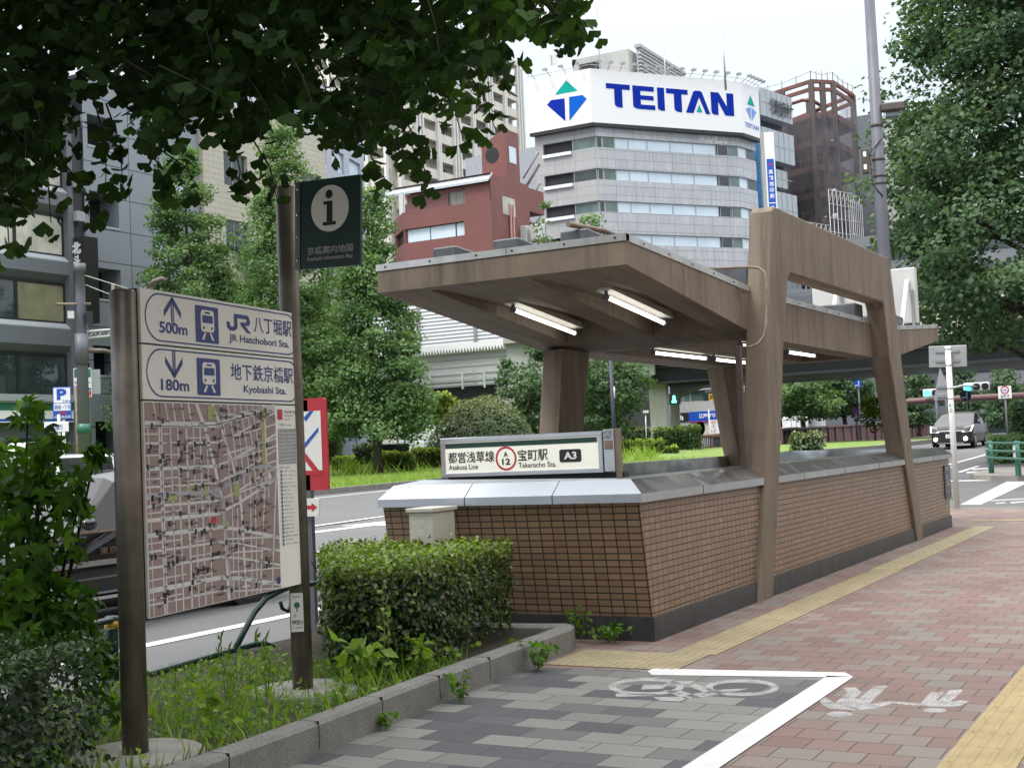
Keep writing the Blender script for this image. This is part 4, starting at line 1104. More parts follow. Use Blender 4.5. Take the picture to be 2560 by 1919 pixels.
hedge('azalea_hedge', 'clipped azalea hedge with lime green top beside the tiled wall', [(-4.30, 6.75), (-4.50, 8.02), (-5.95, 7.95), (-5.75, 7.5), (-5.0, 6.55), (-4.72, 6.2), (-4.45, 6.35)], .09, .735, 15000, .038, M['leaf_hedge'], rough=.04, rng=np.random.default_rng(21))
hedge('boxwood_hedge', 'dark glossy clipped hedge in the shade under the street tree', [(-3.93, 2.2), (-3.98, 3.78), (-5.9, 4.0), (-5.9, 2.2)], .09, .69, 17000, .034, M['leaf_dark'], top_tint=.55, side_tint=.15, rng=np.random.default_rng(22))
rng = np.random.default_rng(31)
sh = thing('lobed_leaf_shrub', 'tall loose shrub with lobed bright leaves rising behind the dark clipped hedge', 'shrub', (-4.95, 4.15, .09))
pts = []; nr = []
cen = [(at(80, 1090, 6.3), .24), (at(15, 1030, 6.4), .24), (at(135, 1050, 6.5), .13), (at(30, 1230, 6.2), .26), (at(110, 1210, 6.3), .17), (at(60, 890, 6.4), .07), (at(95, 960, 6.4), .1), (at(205, 985, 6.6), .05), (at(170, 1090, 6.5), .08), (at(-90, 1100, 6.2), .4), (at(175, 1310, 6.2), .09), (at(195, 1380, 6.2), .09), (at(225, 1440, 6.1), .08), (at(235, 1530, 6.0), .1), (at(110, 1350, 6.2), .2), (at(20, 1350, 6.2), .25)]
mb = MB()
for c, r in cen:
    k = int(1500 * r * r) + 14
    q, d = blob(c, (r, r, r), k, rng, .35); pts.append(q); nr.append(d + np.array([0, 0, .4]))
    mb.tube([(-4.95, 4.15, .08), ((-4.95 + c.x) / 2 - .04, (4.15 + c.y) / 2, .55), c], [.02, .013, .005], 6, False)
pts = np.concatenate(pts); nr = np.concatenate(nr)
leaves('foliage', pts, rng.uniform(.05, .088, len(pts)), np.clip(rng.normal(.4, .3, len(pts)), 0, 1), M['leaf_shrub'], sh, 'lobed', nr, (0, 0, -.3), .7, rng)
mb.build('stems', M['bark_dark'], sh, recalc=False)

# ---- weeds in the bed, on the kerb and by the wall
def in_bed(n, rng, y0=3.6, y1=6.9, x0=-6.1):
    out = []
    while len(out) < n:
        y = rng.uniform(y0, y1); xr = np.interp(y, [-1, 2, 4.95, 6.2, 8.06], [-3.62, -3.72, -3.86, -3.96, -4.07]) - .14
        x = rng.uniform(x0, xr)
        if min(math.dist((x, y), (p0.x, p0.y)), math.dist((x, y), (p1.x, p1.y))) < .26 and rng.uniform() < .95: continue
        out.append((x, y, .085))
    return np.array(out)
rng = np.random.default_rng(41)
g1 = in_bed(4200, rng); s1 = rng.uniform(.05, .16, len(g1)) * np.interp(g1[:, 0], [-6, -5.2, -4.6], [.45, .7, 1.15])
w1 = leaves('weeds', g1, s1, rng.uniform(0, 1, len(g1)), M['weed'], None, 'blade', (0, 0, .0), (0, 0, 1.6), .8, rng)
tag(w1, 'rank green weeds and grass filling the planting bed', 'weeds', kind='stuff')
g2 = in_bed(1300, rng); hh = rng.uniform(.01, .13, len(g2)) * np.interp(g2[:, 0], [-6, -5.2, -4.6], [.3, .7, 1.2]); g2[:, 2] += hh
w2 = leaves('weed_leaves', g2, rng.uniform(.025, .06, len(g2)), rng.uniform(0, .9, len(g2)), M['weed'], None, 'oval', (.2, -.4, .8), None, .7, rng)
tag(w2, 'broad weed leaves low among the grass of the bed', 'weeds', kind='stuff')
def weed(name, label, base, h, n, ls, spread, mat='weed', shape='oval', seeds=False, rng=RNG):
    t = thing(name, label, 'weed', base)
    b = Vector(base); mb = MB(); pts = []; nr = []
    for k in range(n):
        e = b + Vector((rng.normal(0, spread), rng.normal(0, spread), h * rng.uniform(.65, 1)))
        m = b.lerp(e, .5) + Vector((rng.normal(0, .02), rng.normal(0, .02), .03))
        mb.tube([b, m, e], [.0035, .0028, .0015], 4, False)
        for f in np.linspace(.25, 1, 9):
            q = b.lerp(m, f * 2) if f < .5 else m.lerp(e, f * 2 - 1)
            pts.append(q); nr.append((0, 0, 1))
        if seeds: mb.tube([e, e + Vector((.008, .004, .035)), e + Vector((.02, .01, .06))], [.003, .006, .002], 5, False)
    mb.build('stem', M['weed_stem'], t, recalc=False)
    leaves('foliage', np.array(pts), ls * rng.uniform(.6, 1.2, len(pts)), rng.uniform(.1, .9, len(pts)), M[mat], t, shape, (0, 0, .6), None, .7, rng)
M['weed_stem'] = plain('weed_stem', (.13, .20, .05), .7)
weed('tall_weed', 'feathery tall weed standing beside the first post of the map sign', (-4.38, 4.82, .085), .30, 4, .085, .06, rng=rng)
weed('seeding_weed', 'weed with pale seed heads in front of the green pipe, middle of the bed', (-4.72, 5.3, .085), .36, 5, .045, .08, seeds=True, rng=rng)
weed('seeding_weed', 'bushy seeding weed close to the pole of the green flag', (-4.62, 5.5, .085), .38, 6, .045, .08, seeds=True, rng=rng)
weed('thin_weed', 'upright thin weed growing at the front of the clipped azalea hedge', (-4.38, 6.25, .085), .55, 2, .06, .04, seeds=True, rng=rng)
weed('broad_weed', 'broad-leaved weed at the hedge foot just past the flag pole', (-4.42, 6.05, .085), .3, 5, .10, .09, rng=rng)
weed('broad_weed', 'broad-leaved weed near the kerb below the hedge corner', (-4.22, 6.45, .085), .26, 4, .09, .06, rng=rng)
weed('kerb_weed', 'dark weed clump growing from the foot of the kerb near its rounded end', (-3.92, 7.25, .0), .2, 7, .06, .09, 'leaf_shrub', rng=rng)
weed('kerb_weed', 'weed clump sprouting at the kerb foot nearer the camera than the rounded end', (-3.86, 6.25, .0), .17, 5, .055, .07, 'leaf_shrub', rng=rng)
weed('kerb_weed', 'small dark weed sprig at the kerb foot closest to the camera', (-3.86, 5.52, .0), .09, 4, .045, .04, 'leaf_shrub', rng=rng)
weed('wall_weed', 'trailing weed along the dark granite foot of the parapet', (-3.98, 8.42, .0), .13, 7, .06, .14, 'leaf_shrub', rng=rng)
weed('wall_weed', 'weed growing between the rounded kerb end and the tiled wall', (-4.18, 8.42, .02), .24, 5, .06, .06, 'leaf_shrub', rng=rng)

# ---- green pipe guard rail at the road side of the bed
gr = thing('pipe_guardrail', 'dark green bent-pipe guard rail with a curved brace, behind the map sign', 'guard rail', (-6.0, 5.8, 0))
def crop7(x, y): return onX((x / 2.572) / 1.15733, (1279 + y / 2.572) / 1.15733, -6.0)
lowp = [Vector((-6.0, 3.4, .10))] + [crop7(*q) for q in ((945, 1045), (1510, 885), (1640, 850), (1700, 845), (1750, 865), (1790, 930), (1808, 1000), (1815, 1060))]
MB().tube(lowp, .021, 8).build('lower_rail', M['pipe'], gr)
MB().tube([crop7(*q) for q in ((1510, 885), (1560, 785), (1635, 645), (1710, 555), (1800, 508), (1870, 480))], .021, 8).build('brace', M['pipe'], gr)
MB().tube([Vector((-6.0, 3.4, .40))] + [crop7(*q) for q in ((690, 700), (1870, 480))] + [Vector((-6.0, 8.0, .46))], .021, 8).build('top_rail', M['pipe'], gr)
MB().tube([crop7(*q) for q in ((1870, 480), (1880, 560), (1850, 640), (1815, 620), (1800, 570))], .014, 8).build('scroll', M['pipe'], gr)
MB().tube([Vector((-6.0, 7.35, .02)), Vector((-6.0, 7.9, .06)), Vector((-6.0, 9.0, .07))], .0165, 8).build('lower_rail', M['pipe'], gr)
q = onX(714 / 2.572 / 1.15733, (1279 + 668 / 2.572) / 1.15733, -6.02)
gp = thing('guard_post', 'green guard post with a yellow reflective band beside the first post of the map sign', 'guard post', (-6.02, q.y, 0))
MB().lathe((-6.02, q.y, 0), [(.04, 0), (.04, q.z - .01), (.034, q.z)], 16).build('post', M['pipe'], gp)
MB().lathe((-6.02, q.y, 0), [(.042, q.z - .075), (.042, q.z - .03)], 16).build('reflective_band', M['yellow'], gp)
MB().ball((-6.0, q.y + .12, q.z - .04), .035, 10).build('rail_joint', M['pipe'], gp)
# road-works style sign beyond the flag pole
rs = thing('no_entry_sign', 'red and white road sign with blue strokes, half hidden behind the flag pole', 'road sign', (-6.42, 8.2, 0))
RF = Frame((-6.62, 8.2, 1.141), (1, 0, 0), (0, 0, 1), (0, -1, 0))
sgw, sgh = .42, .72
pn = MB().hexa([RF.P(u, v, -.015) for u, v in rrect(0, 0, sgw, sgh, .03)], [RF.P(u, v, 0) for u, v in rrect(0, 0, sgw, sgh, .03)]).build('panel', M['red'], rs)
shapes('white_field', RF, [[(.055, .12), (.365, .12), (.365, .62), (.055, .62)]], M['white_panel'], pn, .002)
shapes('red_stroke', RF, [[(.2, .30), (.365, .12), (.30, .12), (.17, .27)]], M['red'], pn, .004)
shapes('red_stroke', RF, [[(.055, .12), (.365, .12), (.365, .155), (.055, .155)]], M['red'], pn, .0035)
shapes('blue_stroke', RF, [[(.2, .33), (.34, .46), (.34, .49), (.2, .37)], [(.22, .54), (.30, .62), (.26, .62), (.2, .57)]], M['blue2'], pn, .004)
MB().box((-6.42, 8.2, -.1), (-6.38, 8.24, 1.85)).build('pole', M['pole_grey'], rs)
AF = Frame((-6.52, 8.17, .94), (1, 0, 0), (0, 0, 1), (0, -1, 0))
a_ = MB().hexa([AF.P(u, v, -.01) for u, v in rrect(0, 0, .24, .14, .025)], [AF.P(u, v, 0) for u, v in rrect(0, 0, .24, .14, .025)]).build('arrow_plate', M['white_panel'], rs)
shapes('arrow', AF, [[(.08, .055), (.17, .055), (.17, .035), (.225, .07), (.17, .105), (.17, .085), (.08, .085)]], M['red'], a_, .002)

# ------------------------------------------------------------------ vehicles
def vehicle(name, label, cat, loc, ang, prof, paint, L, Wd, wheels, wr=.31, group=None, extras=None):
    """prof: stations (x, z_low, z_belt, z_roof, half width at belt, half width at roof); x forward. Built along +x then turned."""
    t = thing(name, label, cat, loc, group)
    ca, sa = math.cos(ang), math.sin(ang); o = Vector(loc)
    T = lambda x, y, z: (o.x + ca * x - sa * y, o.y + sa * x + ca * y, o.z + z)
    body = MB(); glass = MB()
    rings = []
    for (x, zl, zb_, zr, wb, wr_) in prof:
        cab = zr > zb_ + .08
        half = [(0, zl), (wb * .84, zl), (wb * .97, zl + .10), (wb, zl + (zb_ - zl) * .55), (wb * .965, zb_), (wr_ if cab else wb * .93, zr - .05 if cab else max(zb_, zr - .015)), (wr_ * .78 if cab else wb * .7, zr - .004), (0, zr + .012)]
        rings.append([(x, y, z) for y, z in half] + [(x, -y, z) for y, z in half[-2:0:-1]])
    n = len(rings[0])
    for i in range(len(rings) - 1):
        A, B = rings[i], rings[i + 1]
        cab = prof[i][3] > prof[i][2] + .08 or prof[i + 1][3] > prof[i + 1][2] + .08
        full = prof[i][3] > prof[i][2] + .08 and prof[i + 1][3] > prof[i + 1][2] + .08
        pill = abs(prof[i + 1][0] - prof[i][0]) < .13
        for k in range(n):
            q = [T(*A[k]), T(*A[(k + 1) % n]), T(*B[(k + 1) % n]), T(*B[k])]
            side = k in (4, n - 5)
            top = k in (5, 6, n - 7, n - 6)
            g = cab and not pill and ((side) or (top and not full))
            (glass if g else body).add(q, [(0, 1, 2, 3)], not g)
    for R_ in (rings[0], rings[-1]): body.add([T(*p) for p in R_], [tuple(range(n))])
    def weld(mb, nm, mat):
        ob = mb.build(nm, mat, t, recalc=False)
        b = bmesh.new(); b.from_mesh(ob.data); bmesh.ops.remove_doubles(b, verts=b.verts[:], dist=1e-4); bmesh.ops.recalc_face_normals(b, faces=b.faces[:]); b.to_mesh(ob.data); b.free()
        return ob
    weld(body, 'body', paint); weld(glass, 'window_glass', M['car_glass'])
    for x in wheels:
        for s in (1, -1):
            y0, y1 = s * (Wd / 2 - .2), s * (Wd / 2 - .005)
            c = lambda y: Vector(T(x, y, wr))
            w = MB().tube([c(y0), c(y0 + (y1 - y0) * .08), c(y1 - (y1 - y0) * .12), c(y1)], [wr * .93, wr, wr, wr * .92], 24).build('wheel', M['tyre'], t)
            MB().tube([c(y1 - s * .01), c(y1 + s * .006), c(y1 + s * .016)], [wr * .62, wr * .6, wr * .3], 18).build('rim', M['rim'], w)
            MB().tube([c(y1 - s * .06), c(y1 - s * .005)], [wr * 1.16, wr * 1.16], 24).build('wheel_arch', M['black'], w)
    if extras: extras(t, T)
    return t
SEDAN = [(2.22, .32, .55, .57, .60, .5), (2.12, .24, .68, .70, .74, .6), (1.7, .2, .84, .87, .83, .7), (1.15, .19, .92, .94, .85, .74), (.98, .19, .94, .99, .85, .72), (.35, .19, .95, 1.44, .85, .60), (.05, .19, .95, 1.5, .85, .61), (-.05, .19, .95, 1.5, .85, .61), (-.85, .19, .95, 1.5, .85, .61), (-.95, .19, .95, 1.49, .85, .6), (-1.25, .19, .95, 1.44, .85, .6), (-1.75, .2, .97, 1.02, .84, .66), (-2.2, .26, .93, .96, .78, .66), (-2.3, .34, .8, .82, .72, .6)]
TALL = [(2.15, .32, .6, .63, .6, .5), (2.05, .24, .8, .83, .74, .6), (1.6, .2, 1.0, 1.03, .83, .7), (1.35, .19, 1.04, 1.1, .84, .74), (.65, .19, 1.05, 1.66, .85, .64), (.2, .19, 1.05, 1.74, .85, .66), (.1, .19, 1.05, 1.74, .85, .66), (-.9, .19, 1.05, 1.74, .85, .66), (-1.0, .19, 1.05, 1.74, .85, .66), (-1.75, .2, 1.05, 1.68, .84, .64), (-2.0, .22, 1.03, 1.2, .8, .66), (-2.15, .3, .9, .95, .74, .6)]
def taxi_trim(t, T):
    for z, h, m in ((.62, .05, 'silver_car'), (.30, .03, 'chrome'), (.93, .018, 'chrome')):
        for s in (1, -1):
            mb = MB(); mb.hexa([T(1.35, s * .845, z), T(-1.6, s * .845, z), T(-1.6, s * .845, z + h), T(1.35, s * .845, z + h)], [T(1.35, s * .868, z), T(-1.6, s * .868, z), T(-1.6, s * .868, z + h), T(1.35, s * .868, z + h)]); mb.build('side_trim', M[m], t)
    F = Frame(T(.9, .869, .72), (T(.9, 0, 0)[0] - T(1.9, 0, 0)[0], T(.9, 0, 0)[1] - T(1.9, 0, 0)[1], 0), (0, 0, 1))
    text('side_lettering', F, [('東京無線', .1, 0, .55, .07)], plain('dull_gold_print', (.12, .08, .05), .5), t, .0)
    for x in (.35, -.45):
        mb = MB(); mb.hexa([T(x, .86, .80), T(x - .16, .86, .80), T(x - .16, .86, .825), T(x, .86, .825)], [T(x, .885, .80), T(x - .16, .885, .80), T(x - .16, .885, .825), T(x, .885, .825)]); mb.build('door_handle', M['chrome'], t)
    for s in (1, -1): MB().ball(T(1.0, s * .95, 1.02), .1, 10, (.6, .9, .6)).build('mirror', M['black_car'], t)
    MB().hexa([T(-2.28, -.55, .62), T(-2.28, .55, .62), T(-2.28, .55, .76), T(-2.28, -.55, .76)], [T(-2.32, -.55, .62), T(-2.32, .55, .62), T(-2.32, .55, .76), T(-2.32, -.55, .76)]).build('tail_light', M['red'], t)
vehicle('taxi', 'black taxi with pale side stripe passing close behind the map sign', 'taxi', (-10.32, 9.72, -.15), -math.pi / 2, SEDAN, M['black_car'], 4.5, 1.7, (1.35, -1.35), .31, None, taxi_trim)
def lantern(t, T):
    b = MB().hexa([T(-.0, -.28, 1.75), T(.22, -.28, 1.75), T(.22, .28, 1.75), T(0, .28, 1.75)], [T(.03, -.25, 1.93), T(.18, -.25, 1.93), T(.18, .25, 1.93), T(.03, .25, 1.93)]).build('roof_lantern', M['white_panel'], t, bevel=.03)
    MB().hexa([T(.0, -.285, 1.79), T(.225, -.285, 1.79), T(.225, .285, 1.79), T(0, .285, 1.79)], [T(.0, -.285, 1.815), T(.225, -.285, 1.815), T(.225, .285, 1.815), T(0, .285, 1.815)]).build('lantern_stripe', M['rail_green'], b)
    for s in (1, -1): MB().ball(T(1.2, s * .95, 1.1), .1, 10, (.6, .9, .7)).build('mirror', M['silver_car'], t)
    MB().hexa([T(2.0, -.7, .72), T(2.0, -.42, .72), T(2.0, -.42, .86), T(1.75, -.74, .9)], [T(2.12, -.68, .7), T(2.14, -.42, .7), T(2.12, -.42, .82), T(1.8, -.78, .92)]).build('headlight', M['headlight'], t)
g = onZ(250, 1150, -.15)
vehicle('taxi', 'silver taxi with a white roof lantern in the lane beyond the black one', 'taxi', (-15.0, 12.9, -.15), -math.pi / 2, TALL, M['silver_car'], 4.3, 1.7, (1.3, -1.4), .31, None, lantern)

# oncoming dark grey car
CARP = [(2.3, .30, .62, .66, .64, .5), (2.2, .2, .80, .84, .82, .62), (1.75, .18, .96, 1.0, .885, .72), (1.4, .18, 1.02, 1.09, .89, .78), (.3, .18, 1.04, 1.50, .89, .70), (-.25, .18, 1.05, 1.575, .89, .69), (-.37, .18, 1.05, 1.58, .89, .69), (-1.0, .18, 1.05, 1.57, .89, .68), (-1.1, .18, 1.05, 1.565, .885, .67), (-1.95, .2, 1.06, 1.47, .86, .58), (-2.25, .26, 1.0, 1.15, .82, .6), (-2.32, .4, .8, .84, .74, .5)]
def front(t, T):
    for s in (1, -1):
        MB().hexa([T(2.15, s * .45, .68), T(1.95, s * .78, .70), T(1.55, s * .84, .93), T(1.95, s * .58, .86)], [T(2.33, s * .47, .68), T(2.22, s * .86, .70), T(1.78, s * .93, 1.0), T(2.14, s * .60, .92)]).build('headlight', M['headlight'], t)
        f = MB().tube([T(2.16, s * .62, .40), T(2.36, s * .62, .40)], [.08, .075], 12).build('fog_lamp', M['foglamp'], t)
        MB().ball(T(.98, s * .99, 1.08), .11, 10, (.6, .95, .65)).build('mirror', M['grey_car'], t)
        MB().hexa([T(2.12, s * .74, .3), T(2.06, s * .79, .3), T(2.06, s * .79, .52), T(2.12, s * .74, .52)], [T(2.2, s * .74, .32), T(2.12, s * .8, .32), T(2.12, s * .8, .5), T(2.2, s * .74, .5)]).build('bumper_trim', M['chrome'], t)
    MB().hexa([T(2.2, -.62, .27), T(2.2, .62, .27), T(2.2, .5, .44), T(2.2, -.5, .44)], [T(2.325, -.6, .27), T(2.325, .6, .27), T(2.33, .48, .44), T(2.33, -.48, .44)]).build('lower_grille', M['black'], t)
    MB().hexa([T(2.1, -.5, .64), T(2.1, .5, .64), T(2.1, .42, .72), T(2.1, -.42, .72)], [T(2.335, -.45, .64), T(2.335, .45, .64), T(2.33, .42, .73), T(2.33, -.42, .73)]).build('upper_grille', M['black'], t)
    MB().ball(T(2.34, 0, .72), .085, 12, (.4, 1.3, .8)).build('emblem', M['chrome'], t)
    p = MB().hexa([T(2.28, -.19, .44), T(2.28, .19, .44), T(2.28, .19, .61), T(2.28, -.19, .61)], [T(2.34, -.19, .44), T(2.34, .19, .44), T(2.34, .19, .61), T(2.34, -.19, .61)]).build('number_plate', M['white_panel'], t)
    F = Frame(T(2.343, -.19, .44), (T(0, 1, 0)[0] - T(0, 0, 0)[0], T(0, 1, 0)[1] - T(0, 0, 0)[1], 0), (0, 0, 1))
    text('plate_lettering', F, [('11-05', .07, .02, .35, .1, .02), ('品川 300', .1, .11, .28, .15)], M['black'], p, .001)
    MB().hexa([T(2.26, -.55, .215), T(2.26, .55, .215), T(2.26, .55, .235), T(2.26, -.55, .235)], [T(2.33, -.55, .215), T(2.33, .55, .215), T(2.33, .55, .24), T(2.33, -.55, .24)]).build('bumper_line', M['chrome'], t)
cpos = at(2083, 966, 57.0)
ang = math.atan2(-cpos.y, -cpos.x) + R(-13)
vehicle('car', 'dark grey car driving towards the camera with lit fog lamps', 'car', (cpos.x - .35, cpos.y + 1.2, hill(cpos.x, cpos.y + 1) + .0), ang + R(3), CARP, M['grey_car'], 4.6, 1.78, (1.42, -1.36), .32, None, front)

# ------------------------------------------------------------------ street furniture further on
UPV = Vector((0, 0, 1))
M['brown_paint'] = plain('brown_metal_paint', (.085, .068, .058), .5, var=.2)
def facing(p):                      # horizontal frame turned square to the eye line from a point
    d = Vector((-p.x, -p.y, 0)).normalized()
    return Vector((-d.y, d.x, 0)), d
def pole_at(x, y, t, z0=None):
    p = at(x, y, t); return Vector((p.x, p.y, hill(p.x, p.y) if z0 is None else z0))

# tall grey pole with camera and loudspeaker boxes
b = at(1936, 1000, 30); b.z = hill(b.x, b.y)
lp_ = thing('light_pole', 'tall grey steel pole with rusty bands, a camera arm and small boxes', 'pole', b)
MB().lathe((b.x, b.y, b.z), [(.17, 0), (.16, 3), (.14, 6.2), (.118, 12)], 20).build('pole', M['pole_grey'], lp_)
hgt = lambda y: onY(1915, y, b.y).z
U_, N_ = facing(b)
for y in (268, 342, 378, 394):
    z = hgt(y); MB().lathe((b.x, b.y, z - .03), [(.152, 0), (.152, .06)], 16).build('band', M['brown_paint'], lp_)
bx = Frame(b - U_ * .34 + N_ * .05 + UPV * 0, U_, UPV, N_)
z = hgt(344); s = MB().fbox(bx, -.04, z - b.z - .3, -.06, .12, z - b.z + .25, .14).build('speaker_box', plain('brown_box', (.07, .045, .035), .5), lp_, bevel=.01)
MB().fbox(bx, -.0, z - b.z + .08, .141, .07, z - b.z + .2, .146).build('label_plate', M['white_panel'], s); MB().fbox(bx, -.0, z - b.z - .22, .141, .07, z - b.z - .1, .146).build('label_plate', M['white_panel'], s)
z = hgt(232); M['brown_paint'] = M['brown_paint']; f2 = Frame(b + U_ * .12 + UPV * 0, U_, UPV, N_)
MB().fbox(f2, .0, z - b.z - .09, -.12, .52, z - b.z + .1, .12).build('camera_housing', M['brown_paint'], lp_, bevel=.03)
MB().fbox(f2, .1, z - b.z - .24, -.07, .38, z - b.z - .12, .07).build('camera', M['pole_grey'], lp_, bevel=.02)
MB().tube([b + U_ * -.0 + UPV * (hgt(262) - b.z), b + U_ * .2 + UPV * (hgt(262) - b.z)], .03, 8).build('arm', M['brown_paint'], lp_)
MB().tube([b + U_ * .1 + N_ * .15 + UPV * (hgt(300) - b.z), b - U_ * .2 + N_ * .14 + UPV * (hgt(330) - b.z), b - U_ * .16 + N_ * .14 + UPV * (hgt(400) - b.z), b + U_ * .05 + N_ * .15 + UPV * (hgt(425) - b.z)], .015, 6).build('cable', M['black'], lp_)

# white pole with two signs seen from behind
b = onZ(2068, 1098, 0.0)
wp = thing('sign_pole', 'slender white pole carrying a rectangular and a triangular sign seen from behind', 'road sign', b)
top = onY(2044, 748, b.y)
MB().tube([b, (b.x - .0, b.y, top.z)], .05, 14).build('pole', M['pole_white'], wp)
SFb, sw, sh_ = corners(onY(2006, 748, b.y + .08), onY(2088, 745, b.y + .08), onY(2007, 794, b.y + .08))
MB().fbox(SFb, 0, 0, -.01, sw, sh_, .01).build('rectangular_sign', M['sign_back'], wp, bevel=.008)
mb = MB()
for v in (.09, sh_ - .12): mb.fbox(SFb, .12, v, .0101, sw - .12, v + .045, .035)
mb.build('bracket', M['steel_flat'], wp)
TF = Frame(onY(2016, 863, b.y + .09), (1, 0, 0), UPV, (0, -1, 0))
a = [onY(x, y, b.y + .09) for x, y in ((2017, 864), (2030, 793), (2060, 862))]
MB().hexa(a, [p + Vector((0, .02, 0)) for p in a]).build('triangular_sign', M['sign_back'], wp)
mb = MB()
for y in (838, 858): mb.box((a[0].x + .06, b.y + .06, onY(2030, y, b.y).z), (a[2].x - .02, b.y + .085, onY(2030, y - 5, b.y).z))
mb.build('bracket', M['steel_flat'], wp)
mb = MB()
for y in (755, 790, 840, 862): mb.lathe((b.x, b.y, onY(2050, y, b.y).z), [(.054, 0), (.054, .03)], 12)
mb.build('clamp', M['steel_flat'], wp)
text('sticker', Frame((b.x - .02, b.y - .052, 1.7), (1, 0, 0), UPV, (0, -1, 0)), [('D', 0, 0, .04, .06), ('K', 0, .09, .04, .15)], M['black'], wp, .002)

# big board on the far end of the entrance roof, seen from behind
Yb = 18.9
BF2, bw, bh = corners(onY(1748, 618, Yb), onY(1982, 572, Yb), onY(1749, 690, Yb))
BF2 = Frame((onY(1755, 650, Yb).x, Yb, onY(1984, 697, Yb).z), (1, 0, 0), UPV, (0, -1, 0))
bw = onY(1979, 640, Yb).x - BF2.O.x; bh = onY(1979, 576, Yb).z - BF2.O.z
bd = thing('signboard', 'large pale grey signboard standing on the entrance roof, its back and white struts showing', 'signboard', (BF2.O.x + bw / 2, Yb, 2.78))
MB().fbox(BF2, 0, 0, -.14, bw, bh, 0).build('board', M['board_grey'], bd, bevel=.012)
for u in (.26, .62, .93):
    o = BF2.O + Vector((bw * u, 0, 0))
    MB().hexa([o + Vector((-.025, -.02, bh * .78)), o + Vector((.025, -.02, bh * .78)), o + Vector((.025, -.55, -.1)), o + Vector((-.025, -.55, -.1))],
              [o + Vector((-.025, -.06, bh * .78)), o + Vector((.025, -.06, bh * .78)), o + Vector((.025, -.60, -.1)), o + Vector((-.025, -.60, -.1))]).build('strut', M['white_panel'], bd)
    MB().hexa([o + Vector((.035, -.03, bh * .6)), o + Vector((.075, -.03, bh * .6)), o + Vector((.075, -.03, -.1)), o + Vector((.035, -.03, -.1))], [o + Vector((.035, -.002, bh * .6)), o + Vector((.075, -.002, bh * .6)), o + Vector((.075, -.002, -.1)), o + Vector((.035, -.002, -.1))]).build('upright', M['sign_back'], bd)
mb = MB(); mb.fbox(BF2, -.02, -.12, -.12, bw - .02, -.002, -.02); mb.build('base_rail', M['roofbox'], bd)

# green guard rail at the corner across the side street
ga = at(2165, 1020, 38); gb = at(2206, 1043, 34); ga.z = gb.z = .2
g_ = thing('guardrail', 'green tubular guard rail at the street corner beneath the large ginkgo', 'guard rail', ga)
gb = Vector((-4.75, 33.9, .2)); ga = Vector((-5.75, 36.3, .2))
for p in (ga, gb): MB().tube([p, p + UPV * .85], .07, 14).build('post', M['rail_green'], g_)
for z in (.42, .6, .8):
    d = (gb - ga)
    MB().tube([ga + d * -.18 + UPV * z, ga + d * .0 + Vector((-.09, -.05, z)), ga + d * .5 + Vector((-.13, -.06, z)), gb + Vector((-.09, -.05, z)), gb + d * .8 + UPV * z, gb + d * 1.6 + UPV * z], .03, 8).build('rail', M['rail_green'], g_)
shapes('plate', Frame(gb + Vector((-.09, -.07, .45)), (.9, .42, 0), UPV, Vector((.42, -.9, 0))), [[(0, 0), (.12, 0), (.12, .3), (0, .3)]], M['white_panel'], g_, .02, .005)

# ------------------------------------------------------------------ buildings
M['spandrel_grey'] = plain('dark_grey_facade', (.115, .125, .145), .5, var=.06, scale=.6)
M['ledge'] = plain('light_facade_ledge', (.30, .32, .35), .45, var=.06, scale=.6)
M['blue_panel'] = bricks('blue_grey_panel', None, None, (.05, .055, .065), 3.6, 1.7, .03, 0, 'UV', mul=[(.205, .225, .26), (.215, .235, .272)], rough=.4, bmp=.2)
M['shade_black'] = plain('near_black_shade', (.012, .013, .016), .7)  # near-black in place of shade inside recesses, openings and the steel frame
M['beige_tile'] = bricks('beige_facade_tile', None, None, (.30, .28, .24), .9, .33, .02, .5, 'UV', mul=[(.40, .375, .32), (.43, .40, .345)], rough=.6, bmp=.1)
M['cream_wall'] = plain('cream_facade', (.50, .475, .405), .7, var=.05, scale=.3)
M['cream_parapet'] = plain('cream_balcony_front', (.58, .55, .475), .7, var=.05, scale=.4, streak=.15, streakcol=(.35, .33, .29))
M['fin'] = plain('white_fin', (.62, .62, .59), .5, var=.04)
M['red_wall'] = plain('red_brown_facade', (.17, .062, .054), .6, var=.1, scale=.5, fine=.06)
M['pink_wall'] = plain('pinkish_wall', (.33, .17, .17), .7)
M['silver_roof'] = plain('silver_roof', (.50, .53, .58), .3, .4)
M['tatsu'] = bricks('polished_grey_granite', None, None, (.24, .245, .26), 2.3, .92, .035, 0, 'UV', mul=[(.36, .37, .395), (.385, .395, .42), (.40, .41, .43)], rough=.3, fine=.06, bmp=.1, spec=.6, streak=.6, streakcol=(.56, .585, .62))  # pale streaks put bright reflections into the granite colour
M['tatsu_side'] = bricks('flat_grey_granite', None, None, (.25, .25, .255), 2.3, .92, .03, 0, 'UV', mul=[(.34, .338, .34), (.365, .362, .365)], rough=.5, fine=.06, bmp=.1, streak=.3, streakcol=(.48, .48, .49))  # weaker pale streaks, reflections again put into the colour
M['sky_glass'] = plain('sky_reflection_glass', (.56, .67, .75), .1, var=.07, scale=.5, spec=.9)  # pale base colour stands for the sky reflected in the panes
M['dark_glass'] = glassmat('dark_window_glass', (.03, .04, .045), .04, .9, .15)
M['green_glass'] = glassmat('greenish_window_glass', (.10, .15, .14), .05, .9, .1)
M['blind'] = glassmat('cream_blind_window', (.42, .41, .36), .12, .5)
M['olive_blind'] = glassmat('olive_blind_window', (.17, .165, .105), .12, .5)
M['frame_dark'] = plain('dark_window_frame', (.03, .03, .03), .4, .4)
